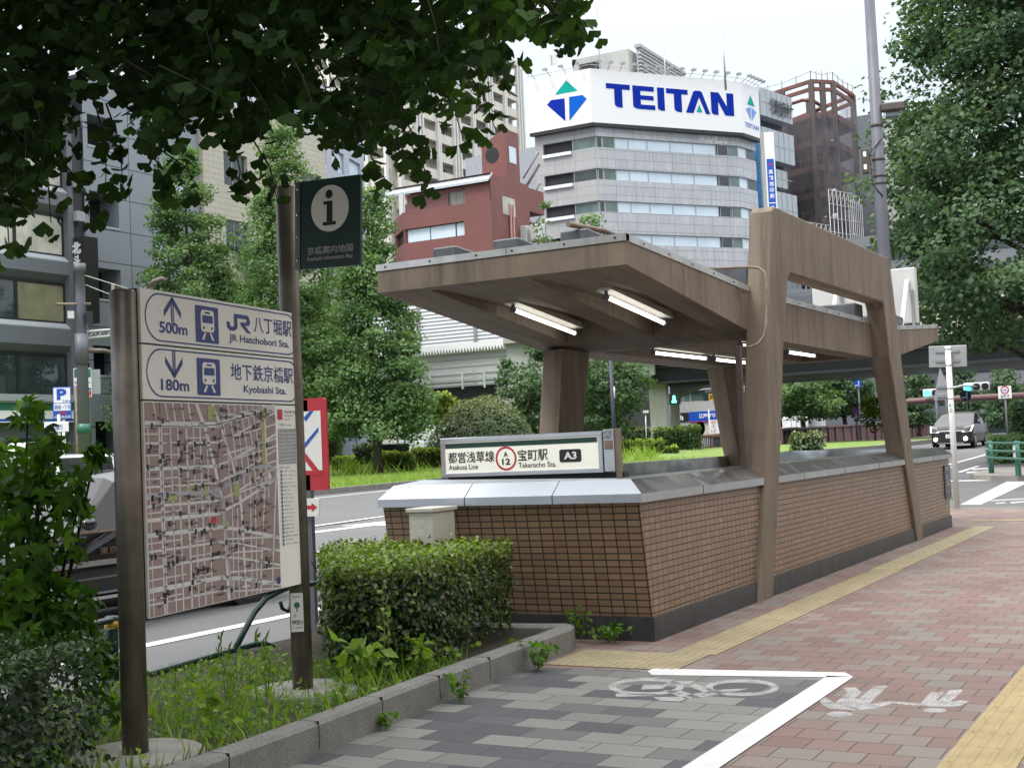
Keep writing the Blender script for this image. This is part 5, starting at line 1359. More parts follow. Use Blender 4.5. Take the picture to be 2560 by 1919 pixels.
M['frame_alu'] = plain('aluminium_window_frame', (.4, .41, .42), .4, .6)
M['white_gloss'] = plain('white_sign_sheet', (.74, .75, .76), .35, var=.02)
M['steel_red'] = plain('red_oxide_steel', (.16, .062, .05), .7, var=.2, scale=.6)
M['steel_dark'] = plain('dark_girder_steel', (.018, .021, .028), .5, var=.2, scale=.4)
M['conc_light'] = plain('pale_concrete', (.36, .36, .34), .8, var=.1, scale=.4, streak=.35, streakcol=(.2, .2, .19))
M['panel_grey'] = plain('grey_noise_panel', (.37, .385, .375), .6, var=.05, scale=.4, streak=.15, streakcol=(.27, .28, .27))
M['brown_steel'] = plain('brown_steel_barrier', (.125, .066, .066), .55, var=.12, scale=.8, streak=.25)
M['grey_facade'] = plain('mid_grey_facade', (.17, .18, .2), .6, var=.06, scale=.3)

# unseen buildings along the footpath, added to block sky light and darken reflections
for nm, lab, ya, yb_, hh, mt in (('unseen_roadside_building', 'unseen cream office block beside the footpath, added to block sky light', -26, 21, 15, 'cream_wall'), ('unseen_roadside_building', 'unseen office block at the next street corner, added to block sky light', 40, 84, 15, 'cream_wall')):
    o = thing(nm, lab, 'building', (17, (ya + yb_) / 2, 0)); F = Frame((10.5, yb_, 0), (0, -1, 0), UPV, (-1, 0, 0)); Wd = yb_ - ya
    wn = [(u, z, u + 3.0, z + 1.9) for u in np.arange(1, Wd - 3.5, 4.6) for z in np.arange(1, hh - 2.5, 3.6)]
    mb = MB(); wallmesh(mb, F, Wd, hh, wn, .3); mb.face([F.P(0, hh), F.P(Wd, hh), F.P(Wd, hh, -14), F.P(0, hh, -14)]); mb.face([F.P(0, 0), F.P(0, hh), F.P(0, hh, -14), F.P(0, 0, -14)]); mb.build('wall', M[mt], o, recalc=False)
    for h in wn: window(F, *h, o, M['dark_glass'], M['frame_dark'], n=-.2, fr=.08)
# B1: dark grey office building with window bands, B2: blue-grey panels, B3: beige tile, B4: pale blue
XF = -50.5
def yX(px, py=700): return onX(px, py, XF).y
def zX(px, py): return onX(px, py, XF).z
b1r = yX(163)
o1 = thing('office_building', 'dark grey office building with long window bands and protruding ledges above a shop', 'building', (XF - 8, b1r - 8, 0))
Y0 = b1r - 19
MB().box((XF - 16, Y0, -.15), (XF - .45, b1r, 18.3)).build('core', M['spandrel_grey'], o1)
FB = Frame((XF, Y0, 0), (0, 1, 0), UPV, (1, 0, 0))
WD = b1r - Y0
z_of = lambda y: zX(80, y)
bands = [(z_of(858), z_of(762)), (z_of(693), z_of(605)), (z_of(545), z_of(455)), (z_of(393), z_of(305))]
prev = z_of(985) if False else 0.0
edges = [3.95] + [v for b_ in bands for v in b_] + [18.5]
for k, (za, zb_) in enumerate([(edges[i], edges[i + 1]) for i in range(0, len(edges), 2)]):
    mb = MB()
    lo = [FB.P(0, za, -.44), FB.P(0, za + .42, .02), FB.P(0, zb_ - .25, .02), FB.P(0, zb_, -.3), FB.P(0, zb_, -.44)]
    hi = [p + Vector((0, WD, 0)) for p in lo]
    mb.hexa(lo, hi); mb.build('spandrel', M['spandrel_grey'], o1)
    MB().hexa([FB.P(0, zb_ - .245, .021), FB.P(0, zb_ + .01, -.3), FB.P(0, zb_ - .02, -.3), FB.P(0, zb_ - .3, .021)], [FB.P(WD, zb_ - .245, .021), FB.P(WD, zb_ + .01, -.3), FB.P(WD, zb_ - .02, -.3), FB.P(WD, zb_ - .3, .021)]).build('ledge', M['ledge'], o1)
for k, (za, zb_) in enumerate(bands):
    pm = [M['dark_glass'], M['olive_blind'], M['blind'], M['blind']][k]
    u = WD - .35
    for wd, mt in ((3.0, pm), (1.4, M['dark_glass'] if k < 2 else pm), (2.6, pm), (3.0, pm), (1.4, pm), (2.6, pm)):
        window(FB, u - wd, za, u, zb_, o1, mt, M['frame_dark'], n=-.3, fr=.1); u -= wd
MB().fbox(FB, WD - .33, 0, -.44, WD, 18.6, .06).build('end_pilaster', M['spandrel_grey'], o1)
mb = MB()
MB().fbox(FB, 0, 0, -.43, WD - .4, 2.9, -.36).build('shopfront', M['dark_glass'], o1)
fs_ = MB().fbox(FB, 0, z_of(912), -.3, WD - .38, z_of(868), .12).build('shop_fascia', M['white_gloss'], o1)
za, zb_ = z_of(912), z_of(868)
shapes('green_stripe', FB, [[(0, zb_ - .42), (WD - .38, zb_ - .42), (WD - .38, zb_ - .05), (0, zb_ - .05)]], M['rail_green'], fs_, .125)
shapes('blue_stripe', FB, [[(0, za + .05), (WD - .38, za + .05), (WD - .38, za + .16), (0, za + .16)]], M['blue2'], fs_, .125)
MB().fbox(FB, 0, zb_ + .02, -.3, WD - .38, zb_ + .35, .3).build('canopy', M['ledge'], o1)
mb = MB()
for y in (398, 470, 545, 775, 842, 905): 
    zz = zX(175, y)
    s = Frame((XF, b1r, zz), (0, 1, 0), UPV, (1, 0, 0))
    mb.fbox(s, .02, -.25, .0, .55, .25, .3)
mb.build('box_bracket', M['ledge'], o1)

b2l, b2r = yX(190), yX(440)
sg = thing('column_sign', 'tall black column sign with white brush lettering between the two grey buildings', 'sign', (XF, b2l - .5, 0))
MB().box((XF - 1.2, yX(166), -.15), (XF - .1, b2l - .02, 19.5)).build('shaft', plain('black_cladding', (.022, .022, .025), .5), sg)
z1, z0 = zX(175, 517), zX(175, 700)
bs = MB().box((XF - .1, yX(161), z0), (XF + .9, b2l - .05, z1)).build('sign_box', M['black'], sg)
text('lettering', Frame((XF - .1, yX(161) - .005, z0), (1, 0, 0), UPV, (0, -1, 0)), [('北', .12, z1 - z0 - .85, .72, z1 - z0 - .25, .03), ('斗', .2, z1 - z0 - 1.4, .66, z1 - z0 - .9, .03), ('家', .2, z1 - z0 - 1.95, .66, z1 - z0 - 1.45, .03)], M['white_gloss'], bs, .01, .05)

o2 = thing('panel_building', 'blue-grey panelled building with dark square balcony openings', 'building', (XF - 8, (b2l + b2r) / 2, 0))
F2 = Frame((XF, b2l, 0), (0, 1, 0), UPV, (1, 0, 0)); W2 = b2r - b2l; H2 = zX(200, 165)
holes = []
ua, ub = yX(200) - b2l, yX(264) - b2l
for (yt, yb_) in ((98, 168), (256, 326), (418, 494), (580, 651), (747, 815), (910, 985)):
    holes.append((ua, zX(230, yb_), ub, min(H2 - .4, zX(230, yt))))
wn = []
for (yt, yb_) in ((505, 562), (588, 640), (690, 745), (800, 850), (360, 412)):
    for a_, c_ in ((342, 372), (384, 420)): wn.append((yX(a_) - b2l, zX(355, yb_), yX(c_) - b2l, zX(355, yt)))
mb = MB(); wallmesh(mb, F2, W2, H2, holes + wn, 1.4)
mb.face([F2.P(W2, 0), F2.P(W2, 0, -16), F2.P(W2, H2, -16), F2.P(W2, H2)]); mb.face([F2.P(0, H2), F2.P(W2, H2), F2.P(W2, H2, -16), F2.P(0, H2, -16)])
mb.build('wall', M['blue_panel'], o2, recalc=False)
for h in holes: MB().fbox(F2, h[0] - .01, h[1], -1.6, h[2] + .01, h[3], -1.38).build('balcony_recess', M['shade_black'], o2)
for h in holes:
    MB().fbox(F2, h[0], h[1] + .0, -.12, h[2], h[1] + .12, .04).build('balcony_sill', M['ledge'], o2)
for k, h in enumerate(wn): window(F2, *h, o2, M['green_glass'] if k % 3 else M['sky_glass'], M['frame_dark'], n=-.12)
b3r = yX(700, 500)
o3 = thing('beige_building', 'beige tiled building with aluminium windows between the two columnar ginkgos', 'building', (XF - 8, (b2r + b3r) / 2, 0))
F3 = Frame((XF + .3, b2r + .02, 0), (0, 1, 0), UPV, (1, 0, 0)); W3 = b3r - b2r; H3 = zX(500, 235)
wn = []
for (yt, yb_) in ((334, 405), (478, 545), (610, 675), (740, 800), (860, 915)):
    for a_, c_ in ((479, 530), (572, 615), (648, 690)): wn.append((yX(a_, 500) - b2r, zX(500, yb_), yX(c_, 500) - b2r, zX(500, yt)))
mb = MB(); wallmesh(mb, F3, W3, H3, wn, .3)
mb.face([F3.P(W3, 0), F3.P(W3, 0, -16), F3.P(W3, H3, -16), F3.P(W3, H3)]); mb.face([F3.P(0, 0), F3.P(0, H3), F3.P(0, H3, -16), F3.P(0, 0, -16)]); mb.face([F3.P(0, H3), F3.P(W3, H3), F3.P(W3, H3, -16), F3.P(0, H3, -16)])
mb.build('wall', M['beige_tile'], o3, recalc=False)
for h in wn: window(F3, *h, o3, M['dark_glass'], M['frame_alu'], n=-.2, mull=(.45,))
# B4 pale blue building behind
c0 = at(676, 500, 105); c1 = at(792, 500, 118)
F4 = Frame((c0.x, c0.y, 0), (c1 - c0) * Vector((1, 1, 0)) if False else Vector((c1.x - c0.x, c1.y - c0.y, 0)), UPV)
W4 = math.hypot(c1.x - c0.x, c1.y - c0.y); H4 = at(700, 165, 106).z
o4 = thing('pale_office_building', 'pale blue-grey office building glimpsed behind the green flag sign', 'building', (c0.x, c0.y, 0))
wn = [(W4 * a_, z, W4 * (a_ + .22), z + 1.8) for z in np.arange(4, H4 - 2.2, 3.6) for a_ in (.06, .38, .7)]
mb = MB(); wallmesh(mb, F4, W4, H4, wn, .3); mb.face([F4.P(0, 0), F4.P(0, H4), F4.P(0, H4, -14), F4.P(0, 0, -14)]); mb.face([F4.P(0, H4), F4.P(W4, H4), F4.P(W4, H4, -14), F4.P(0, H4, -14)])
mb.face([F4.P(W4, 0), F4.P(W4, 0, -14), F4.P(W4, H4, -14), F4.P(W4, H4)]); mb.build('wall', plain('pale_blue_panel', (.36, .40, .47), .5, var=.05), o4, recalc=False)
for h in wn: window(F4, *h, o4, M['sky_glass'], M['frame_alu'], n=-.2)

# beige apartment tower
T_ = 215
def tower():
    c1 = at(1135, 500, T_ + 12); XT = c1.x
    ya, yb_ = onX(862, 300, XT).y, c1.y
    H = onX(1090, 131, XT).z
    o = thing('apartment_tower', 'tall cream apartment tower with rows of balconies and white fins', 'building', (XT - 8, (ya + yb_) / 2, 0))
    FT = Frame((XT - 1.6, ya, 0), (0, 1, 0), UPV, (1, 0, 0)); Wt = yb_ - ya
    MB().box((XT - 22, ya, 0), (XT - 1.6, yb_, H)).build('core', M['cream_wall'], o)
    MB().box((XT - 22.5, ya - .3, H + .01), (XT + .2, yb_ + .5, H + .8)).build('roof_parapet', M['cream_parapet'], o)
    fh_ = 3.0; nb = 7; bwid = Wt / nb
    bal = None; win = None
    zs = [H - 3.1 - fh_ * k for k in range(13)]
    for z in zs:
        for b_ in range(nb):
            if bal is None:
                bal = MB().fbox(FT, .25, 0, 1.35, bwid - .25, 1.25, 1.55)
                bal.fbox(FT, .25, -.2, .01, bwid - .25, -.001, 1.55); bal.fbox(FT, bwid - .45, .0, .01, bwid - .25, 1.25, 1.349); bal.fbox(FT, .25, .0, .01, .45, 1.25, 1.349)
                bal = bal.build('balcony', M['cream_parapet'], o)
                wm = MB().fbox(FT, .8, .05, -.02, bwid - 1.1, 2.25, .05).build('window', M['frame_alu'], o)
                pm = MB().fbox(FT, .9, .12, .051, bwid - 1.2, 2.15, .06).build('pane', M['dark_glass'], wm)
                bal.location = (0, b_ * bwid, z); wm.location = (0, b_ * bwid, z); win = (wm, pm)
            else:
                q = bal.copy(); COL.objects.link(q); q.parent = o; q.location = (0, b_ * bwid, z)
                w = win[0].copy(); COL.objects.link(w); w.parent = o; w.location = (0, b_ * bwid, z)
                p = win[1].copy(); COL.objects.link(p); p.parent = w
    for b_ in range(nb + 1):
        for du in (-.9, 0, .9) if b_ % 2 else (-.25, .25):
            MB().fbox(FT, b_ * bwid + du - .18, H - 46, 1.4, b_ * bwid + du + .18, H - .2, 1.95).build('fin', M['fin'], o)
    # wing turned square to the road
    YW = ya - .5; x0 = onY(690, 300, YW).x; x1 = XT - 1.2
    FW = Frame((x0, YW, 0), (1, 0, 0), UPV, (0, -1, 0)); Ww = x1 - x0
    MB().box((x0, YW, 0), (x1, YW + 14, H - 2)).build('core', M['cream_wall'], o)
    n2 = 4; bw2 = Ww / n2
    first = None
    for z in zs[1:]:
        for b_ in range(n2):
            if first is None:
                B = MB().fbox(FW, .3, 0, 1.2, bw2 - .3, 1.25, 1.4); B.fbox(FW, .3, -.2, .01, bw2 - .3, -.001, 1.4)
                B = B.build('balcony', M['cream_parapet'], o)
                Wm = MB().fbox(FW, .9, .05, .01, bw2 - .9, 2.2, .06).build('window', M['frame_alu'], o)
                Pm = MB().fbox(FW, 1.0, .12, .061, bw2 - 1.0, 2.1, .07).build('pane', M['dark_glass'], Wm)
                first = (B, Wm, Pm); B.location = Wm.location = (b_ * bw2, 0, z)
            else:
                q = first[0].copy(); COL.objects.link(q); q.parent = o; q.location = (b_ * bw2, 0, z)
                w = first[1].copy(); COL.objects.link(w); w.parent = o; w.location = (b_ * bw2, 0, z)
                p = first[2].copy(); COL.objects.link(p); p.parent = w
    for b_ in range(n2 + 1): MB().fbox(FW, b_ * bw2 - .2, H - 46, 1.0, b_ * bw2 + .2, H - 2.2, 1.7).build('fin', M['fin'], o)
tower()

# red-brown building with slanted tower
def red_building():
    C = at(1064, 520, 100); YC = C.y; XC = C.x
    o = thing('red_building', 'red-brown building with strip windows, silver roof edge and a slanted stair tower', 'building', (XC - 6, YC + 5, 0))
    xl = onY(872, 520, YC).x; zr = lambda y, x=1000: onY(x, y, YC).z
    F = Frame((xl, YC, 0), (1, 0, 0), UPV, (0, -1, 0)); Wr = XC - xl
    Htop = zr(400, 1000)
    u = lambda px, py: onY(px, py, YC).x - xl
    v = lambda px, py: onY(px, py, YC).z
    holes = [(0.0, v(900, 522), u(1003, 490), v(900, 492)), (0, v(900, 572 + 20), u(990, 580), v(900, 572))]
    Hw = v(1000, 440)
    mb = MB(); wallmesh(mb, F, Wr, Hw, holes, .35)
    # chamfer to the left and the side towards the station
    ch = Vector((-2.6, 2.6, 0)); FC = Frame(F.P(0, 0) + ch, -ch, UPV); Wc = ch.length
    hc = [(Wc * .12, h[1], Wc, h[3]) for h in holes]
    wallmesh(mb, FC, Wc, Hw, hc, .35)
    FS = Frame((XC, YC, 0), (0, 1, 0), UPV, (1, 0, 0)); Ws = onX(1147, 520, XC).y - YC
    wallmesh(mb, FS, Ws, v(1064, 372), [], .3)
    mb.face([FS.P(Ws, 0), FS.P(Ws, 0, -12), FS.P(Ws, v(1064, 372), -12), FS.P(Ws, v(1064, 372))]); mb.face([FS.P(0, v(1064, 372)), FS.P(Ws, v(1064, 372)), FS.P(Ws, v(1064, 372), -9), FS.P(0, v(1064, 372), -9)])
    mb.face([F.P(0, Hw, 0), F.P(Wr, Hw, 0), F.P(Wr, Hw, -3), F.P(0, Hw, -3)])
    mb.build('wall', M['red_wall'], o, recalc=False)
    for k, h in enumerate(holes):
        window(F, h[0], h[1], h[2] - (h[2] - h[0]) * .16, h[3], o, M['sky_glass'], M['frame_dark'], n=-.25, mull=(.5,))
        window(F, h[2] - (h[2] - h[0]) * .16, h[1], h[2], h[3], o, M['sky_glass'], M['frame_dark'], n=-.25)
    for h in hc: window(FC, *h, o, M['dark_glass'], M['frame_dark'], n=-.25, mull=(.5,))
    # recessed top storey and silver eaves
    Fp = F.sub(0, Hw, -.7); ht = v(1064, 392) - Hw + .1
    wt_ = [(u(958, 415), .1, u(1003, 415), ht - .25)]
    mb = MB(); wallmesh(mb, Fp, u(1004, 415), ht, wt_, .25); mb.build('top_storey_wall', M['pink_wall'], o, recalc=False)
    window(Fp, *wt_[0], o, M['blind'], M['frame_alu'], n=-.12, mull=(.33, .66))
    za, zb_ = Hw + ht, v(1064, 372)
    MB().fbox(F, u(1004, 415), Hw + .001, -3, Wr - .06, v(1064, 392), -.002).build('corner_wall', M['red_wall'], o)
    zl_, zh_ = v(1064, 392), v(1064, 371)
    MB().hexa([F.P(-1.2, zl_, .4), F.P(Wr + .06, zl_, .4), F.P(Wr + .06, zh_ - .15, -.3), F.P(-.4, zh_ - .15, -.3)], [F.P(-1.2, zl_ + .2, .4), F.P(Wr + .06, zl_ + .2, .4), F.P(Wr + .06, zh_, -.3), F.P(-.4, zh_, -.3)]).build('roof', M['silver_roof'], o)
    MB().hexa([F.P(0, Hw, -1.2), F.P(Wr - .06, Hw, -1.2), F.P(Wr - .06, Hw, -9), F.P(0, Hw, -9)], [F.P(0, zh_ - .2, -1.2), F.P(Wr - .06, zh_ - .2, -1.2), F.P(Wr - .06, zh_ - .2, -9), F.P(0, zh_ - .2, -9)]).build('upper_wall', M['red_wall'], o)
    # stair tower with a slanted top
    Yt = YC + 3.2
    P = lambda px, py: onY(px, py, Yt)
    x0, x1 = P(1041, 350).x, P(1085, 350).x; zl, zrr, zr2 = P(1041, 315).z, P(1093, 277).z, P(1093, 277).z
    x1 = P(1093, 350).x
    sd_ = onX(1122, 350, x1).y - Yt
    poly = [(x0, v(1060, 560)), (x1, v(1060, 560)), (x1, zrr), (x0, zl)]
    MB().prism(poly, 'y', Yt, Yt + sd_).build('stair_tower', M['red_wall'], o)
    z_ = P(1064, 335).z
    MB().tube([(P(1063, 336).x, Yt - .03, z_), (P(1063, 336).x, Yt + .1, z_)], .62, 20).build('round_window', M['frame_dark'], o)
    MB().box((x1 - .1, Yt + sd_ * .25, zrr - 2.6), (x1 + .03, Yt + sd_ * .75, zrr - 1.3)).build('window', M['sky_glass'], o)
    MB().tube([FS.P(Ws * .45, 2, .12), FS.P(Ws * .45, v(1064, 430), .12)], .1, 8).build('drain_pipe', M['pink_wall'], o)
    MB().tube([FS.P(Ws * .52, 2, .12), FS.P(Ws * .52, v(1064, 430), .12)], .1, 8).build('drain_pipe', M['pink_wall'], o)
    MB().fbox(FS, Ws * .28, v(1064, 455), -.05, Ws * .6, v(1064, 415), .05).build('window', M['blind'], o)
    # fire escape behind
    mb = MB()
    for k in range(5):
        z = v(1064, 560) + k * 2.6 - 4
        mb.fbox(FS, Ws + .1, z, -3, Ws + 3.4, z + .12, -.5)
        mb.tube([FS.P(Ws + .3, z, -.6), FS.P(Ws + 3.2, z + 2.6, -.6)], .12, 6); mb.tube([FS.P(Ws + .3, z + 1, -.6), FS.P(Ws + 3.2, z + 3.6, -.6)], .06, 6)
    for q in (.2, 1.8, 3.3): mb.tube([FS.P(Ws + q, 0, -.5), FS.P(Ws + q, v(1064, 470), -.5)], .08, 6)
    mb.build('fire_escape', plain('dark_red_escape', (.06, .03, .03), .7), o)
red_building()

# grey-blue block between
def small_blocks():
    p = at(1150, 400, 150); q = at(1180, 400, 150); z = at(1150, 308, 150).z
    o = thing('grey_block', 'plain blue-grey block in the gap between the red and the silver buildings', 'building', (p.x, p.y, 0))
    MB().box((p.x - 10, p.y + 2, 0), (q.x + 6, p.y + 14, z)).build('wall', plain('blue_grey_wall', (.30, .32, .35), .6), o)
    F = Frame((p.x - 10, p.y + 2, 0), (1, 0, 0), UPV, (0, -1, 0))
    for k in range(5): MB().fbox(F, 10.8, z - 8 - k * 3, .0, 12.2, z - 6.9 - k * 3, .08).build('window', M['dark_glass'], o)
    p = at(1150, 590, 104)
    o = thing('plant_shed', 'cluster of grey air-conditioner boxes on a low dark block beside the silver building', 'building', (p.x, p.y, 0))
    z = p.z - 3
    MB().box((p.x - 1.2, p.y, 0), (p.x + 2.0, p.y + 5, p.z + 1)).build('wall', plain('dark_wall', (.05, .045, .045), .7), o)
    for k in range(4): MB().box((p.x - 1 + (k % 2) * 1.2, p.y - .5, p.z + 1.01 + (k // 2) * 1.5), (p.x - .1 + (k % 2) * 1.2, p.y + .4, p.z + 2.3 + (k // 2) * 1.5)).build('air_conditioner', M['board_grey'], o, bevel=.05)
small_blocks()

# silver granite building with the big blue-lettered sign
def teitan():
    t0 = 132
    C = at(1297, 500, t0)                                   # left corner of the main face
    d = Vector((math.sin(R(35.8)), math.cos(R(35.8)), 0))
    def hit(px, py, P0, dr):                                # bearing meets a vertical plane
        r = ray(px, py); n = Vector((dr.y, -dr.x, 0)); return EYE + r * ((P0 - EYE).dot(n) / r.dot(n))
    Rr = hit(1606, 500, C, d); L = Vector((onY(1164, 500, C.y).x, C.y, 0))
    E = at(1641, 500, 150); d3 = Vector((E.x - Rr.x, E.y - Rr.y, 0)).normalized(); d3 = Vector((math.sin(R(10)), math.cos(R(10)), 0)); E = hit(1641, 500, Rr, d3)
    C0, R0_, E0 = Vector((C.x, C.y, 0)), Vector((Rr.x, Rr.y, 0)), Vector((E.x, E.y, 0))
    Htop = hit(1297, 262, C, d).z
    o = thing('silver_building', 'silver granite office building with a white rooftop sign in blue letters', 'building', (C0 + R0_) / 2 + Vector((-4, 8, 0)))
    faces = [(L, C0, 'a'), (C0, R0_, 'b'), (R0_, E0, 'c')]
    back = [E0 + Vector((-14, 14, 0)), L + Vector((0, 22, 0))]
    core = [L + Vector((.4, .4, 0)), C0 + Vector((-.05, .45, 0)), R0_ + Vector((-.5, .3, 0)), E0 + Vector((-.5, .2, 0))] + back
    MB().hexa([p + UPV * -.15 for p in core], [p + UPV * (Htop + 5) for p in core]).build('core', M['tatsu_side'], o)
    ys_ = [(313, 336), (381, 400 + 2), (447, 469), (513, 535)]
    zs = [(hit(1560, b_, C, d).z, hit(1560, a_, C, d).z) for a_, b_ in ys_]
    pitch = (zs[0][0] - zs[3][0]) / 3; wh = zs[0][1] - zs[0][0]
    zs = [(zs[0][0] - pitch * k, zs[0][0] - pitch * k + wh) for k in range(11)]
    edges = [Htop]
    for a_, b_ in zs: edges += [b_, a_]
    edges.append(0)
    for A, B, nm in faces:
        F = Frame(A, B - A, UPV); Wf = (B - A).length
        mat = M['tatsu'] if nm != 'a' else M['tatsu_side']
        for k in range(0, len(edges) - 1, 2):
            if edges[k] - edges[k + 1] <= .05: continue
            MB().fbox(F, 0 if nm != 'a' else 0, edges[k + 1], -.34, Wf, edges[k], .0).build('spandrel', mat, o)
        for k, (za, zb_) in enumerate(zs):
            if za < 1: continue
            if nm == 'b':
                cuts = [(0, .045, 'dark_glass'), (.045, .13, 'green_glass'), (.13, .22, 'sky_glass'), (.22, .35, 'sky_glass'), (.35, .51, 'sky_glass'), (.51, .67, 'sky_glass'), (.67, .835, 'sky_glass'), (.845, .925, 'dark_glass'), (.93, 1, 'green_glass')]
            elif nm == 'c': cuts = [(0, .5, 'sky_glass'), (.5, 1, 'dark_glass')]
            else: cuts = [(.60, 1, 'green_glass' if k != 1 else 'dark_glass')]
            for a_, b_, g in cuts:
                window(F, Wf * a_, za, Wf * b_, zb_, o, M[g], M['frame_alu'], n=-.2, fr=.07)
            if nm == 'a':
                MB().fbox(F, 0, za, -.34, Wf * .13, zb_, .0).build('corner_pier', M['tatsu_side'], o)
                MB().fbox(F, Wf * .13, za, -.9, Wf * .60, zb_, -.33).build('balcony_recess', M['shade_black'], o)
                MB().fbox(F, Wf * .13, za - .35, .001, Wf * .60, za - .02, .25).build('balcony_edge', M['white_gloss'], o)
    # rooftop sign wrapped round the corner
    S = [L + Vector((-.25, -.6, 0)), C0 + Vector((0, -.75, 0)), R0_ + Vector((.7, -.35, 0)), E0 + Vector((.7, 0, 0))]
    bk = [E0 + Vector((-1, .5, 0)), R0_ + Vector((-2, 3, 0)), C0 + Vector((-1, 3, 0)), L + Vector((1.5, 3, 0))]
    zb_ = hit(1297, 268, C, d).z; zt_ = hit(1297, 153, C, d).z
    sg = MB().hexa([p + UPV * zb_ for p in S + bk], [p + UPV * zt_ for p in S + bk]).build('rooftop_sign', M['white_gloss'], o)
    H = zt_ - zb_
    MB().hexa([p + UPV * (zb_ - .35) for p in S[:4] + bk[:1] + bk[1:]], [p + UPV * (zb_ - .01) for p in S + bk]).build('sign_underside', M['frame_dark'], o)
    FA = Frame(S[0] + UPV * zb_, S[1] - S[0], UPV); FBm = Frame(S[1] + UPV * zb_, S[2] - S[1], UPV); FCm = Frame(S[2] + UPV * zb_, S[3] - S[2], UPV)
    wa, wb, wc = (S[1] - S[0]).length, (S[2] - S[1]).length, (S[3] - S[2]).length
    def pa(x, y):      # position on the short face from the photograph's crop
        q = hit(x, y, S[0], (S[1] - S[0]).normalized()); return ((q - FA.O).dot(FA.U), (q - FA.O).z)
    def pb(x, y):
        q = hit(x, y, S[1], (S[2] - S[1]).normalized()); return ((q - FBm.O).dot(FBm.U), (q - FBm.O).z)
    c7 = lambda x, y: ((1300 + x / 2.909) / 1.15733, (80 + y / 2.909) / 1.15733)
    lb = plain('bright_sign_blue', (.002, .022, .30), .7, var=.02, spec=.1); mbl = plain('mid_sign_blue', (.002, .10, .48), .7, var=.02, spec=.1); tl = plain('teal_sign', (.005, .33, .28), .7, var=.02, spec=.1)
    PA = lambda pts: [pa(*c7(*p)) for p in pts]
    shapes('emblem_top', FA, [PA([(335, 353), (420, 428), (255, 458)])], tl, sg, .03)
    shapes('emblem_dark', FA, [PA([(197, 532), (225, 497), (325, 483), (331, 650)])], lb, sg, .03)
    # the right part of the emblem runs over the corner
    shapes('emblem_bright', FA, [PA([(357, 474), (455, 459), (486, 487), (360, 648)])], mbl, sg, .03)
    def PB(pts): return [pb(*c7(*p)) for p in pts]
    # letters drawn on an unslanted grid then laid on the face
    u0, _ = pb(*c7(628, 470)); u1, _ = pb(*c7(1553, 520))
    vb = pb(*c7(700, 562))[1]; vt = pb(*c7(700, 388))[1]
    vb = pb(*c7(1090, 578))[1]; vt = pb(*c7(1090, 412))[1]
    LW = u1 - u0; lh = vt - vb
    G = lambda pts: [(u0 + LW * a_ / 100, vb + lh * b_ / 100) for a_, b_ in pts]
    let = [G(p) for p in ([(0, 78), (18, 78), (18, 100), (0, 100)], [(6, 78), (12, 78), (12, 0), (9, 0), (7, 4), (6, 12)],
        [(20, 100), (26, 100), (26, 0), (24, 0), (21, 4), (20, 12)], [(26, 79), (36.5, 79), (36.5, 100), (26, 100)], [(26, 41), (36, 41), (36, 60), (26, 60)], [(26, 0), (37, 0), (37, 20), (26, 20)],
        [(39, 100), (44.5, 100), (44.5, 0), (42, 0), (39.6, 4), (39, 12)], [(46, 78), (63, 78), (63, 100), (46, 100)], [(52, 78), (58, 78), (58, 0), (55, 0), (53, 4), (52, 12)],
        [(61, 0), (67, 0), (72, 72), (71, 100), (69, 100), (67.5, 94)], [(72, 72), (77, 0), (80.5, 0), (74.5, 94), (73, 100), (71, 100)],
        [(81.5, 100), (87.2, 100), (87.2, 0), (84.5, 0), (82.2, 4), (81.5, 12)], [(87.2, 100), (88, 100), (94.3, 40), (94.3, 0), (92.8, 0), (87.2, 60)], [(94.3, 100), (100, 100), (100, 0), (94.3, 0)])]
    shapes('sign_lettering', FBm, let, lb, sg, .03)
    shapes('letter_accent', FBm, [G([(69.4, 6), (74.2, 6), (71.9, 40)])], tl, sg, .035)
    w3 = wc
    shapes('small_emblem', FCm, [[(w3 * .3, H * .60), (w3 * .72, H * .60), (w3 * .5, H * .80)]], tl, sg, .03)
    shapes('small_emblem', FCm, [[(w3 * .2, H * .5), (w3 * .47, H * .56), (w3 * .47, H * .3)], [(w3 * .53, H * .56), (w3 * .8, H * .5), (w3 * .53, H * .3)]], plain('faded_sign_blue', (.12, .25, .62), .4), sg, .03)
    text('small_lettering', FCm, [('TEITAN', w3 * .1, H * .14, w3 * .9, H * .23, .02)], plain('faded_letter_blue', (.1, .16, .5), .4), sg, .03)
    Fb = Frame(C0, R0_ - C0, UPV); Wb = (R0_ - C0).length
    z_ = hit(1560, 300, C, d).z
    text('name_lettering', Fb, [('TATSU-BLDG', Wb * .70, z_ - .5, Wb * .91, z_ + .6, .02)], M['white_gloss'], o, .04)
    # lights along the top of the sign
    mb = MB()
    for F_, w_, n_ in ((FA, wa, 4), (FBm, wb, 13), (FCm, wc, 5)):
        for k in range(n_):
            u = w_ * (k + .5) / n_
            mb.tube([F_.P(u, H - .1, -.3), F_.P(u - .1, H + .5, .8)], .04, 5)
            mb.fbox(F_, u - .35, H + .42, .7, u + .1, H + .62, 1.1)
        mb.tube([F_.P(0, H + .35, .1), F_.P(w_, H + .35, .1)], .03, 5)
    mb.build('sign_lights', M['sign_back'], o)
    # penthouse, louvred screen, lightning rods, antenna
    def hx(x, y, off): 
        P0 = C0 + Vector((-d.y, d.x, 0)) * 0 + Vector((0, off, 0)); return hit(x, y, P0, d)
    pz = lambda y: onY(1300, y, C.y + 9).z
    p0_ = onY(1238, 150, C.y + 9); p1_ = onY(1357, 110, C.y + 9)
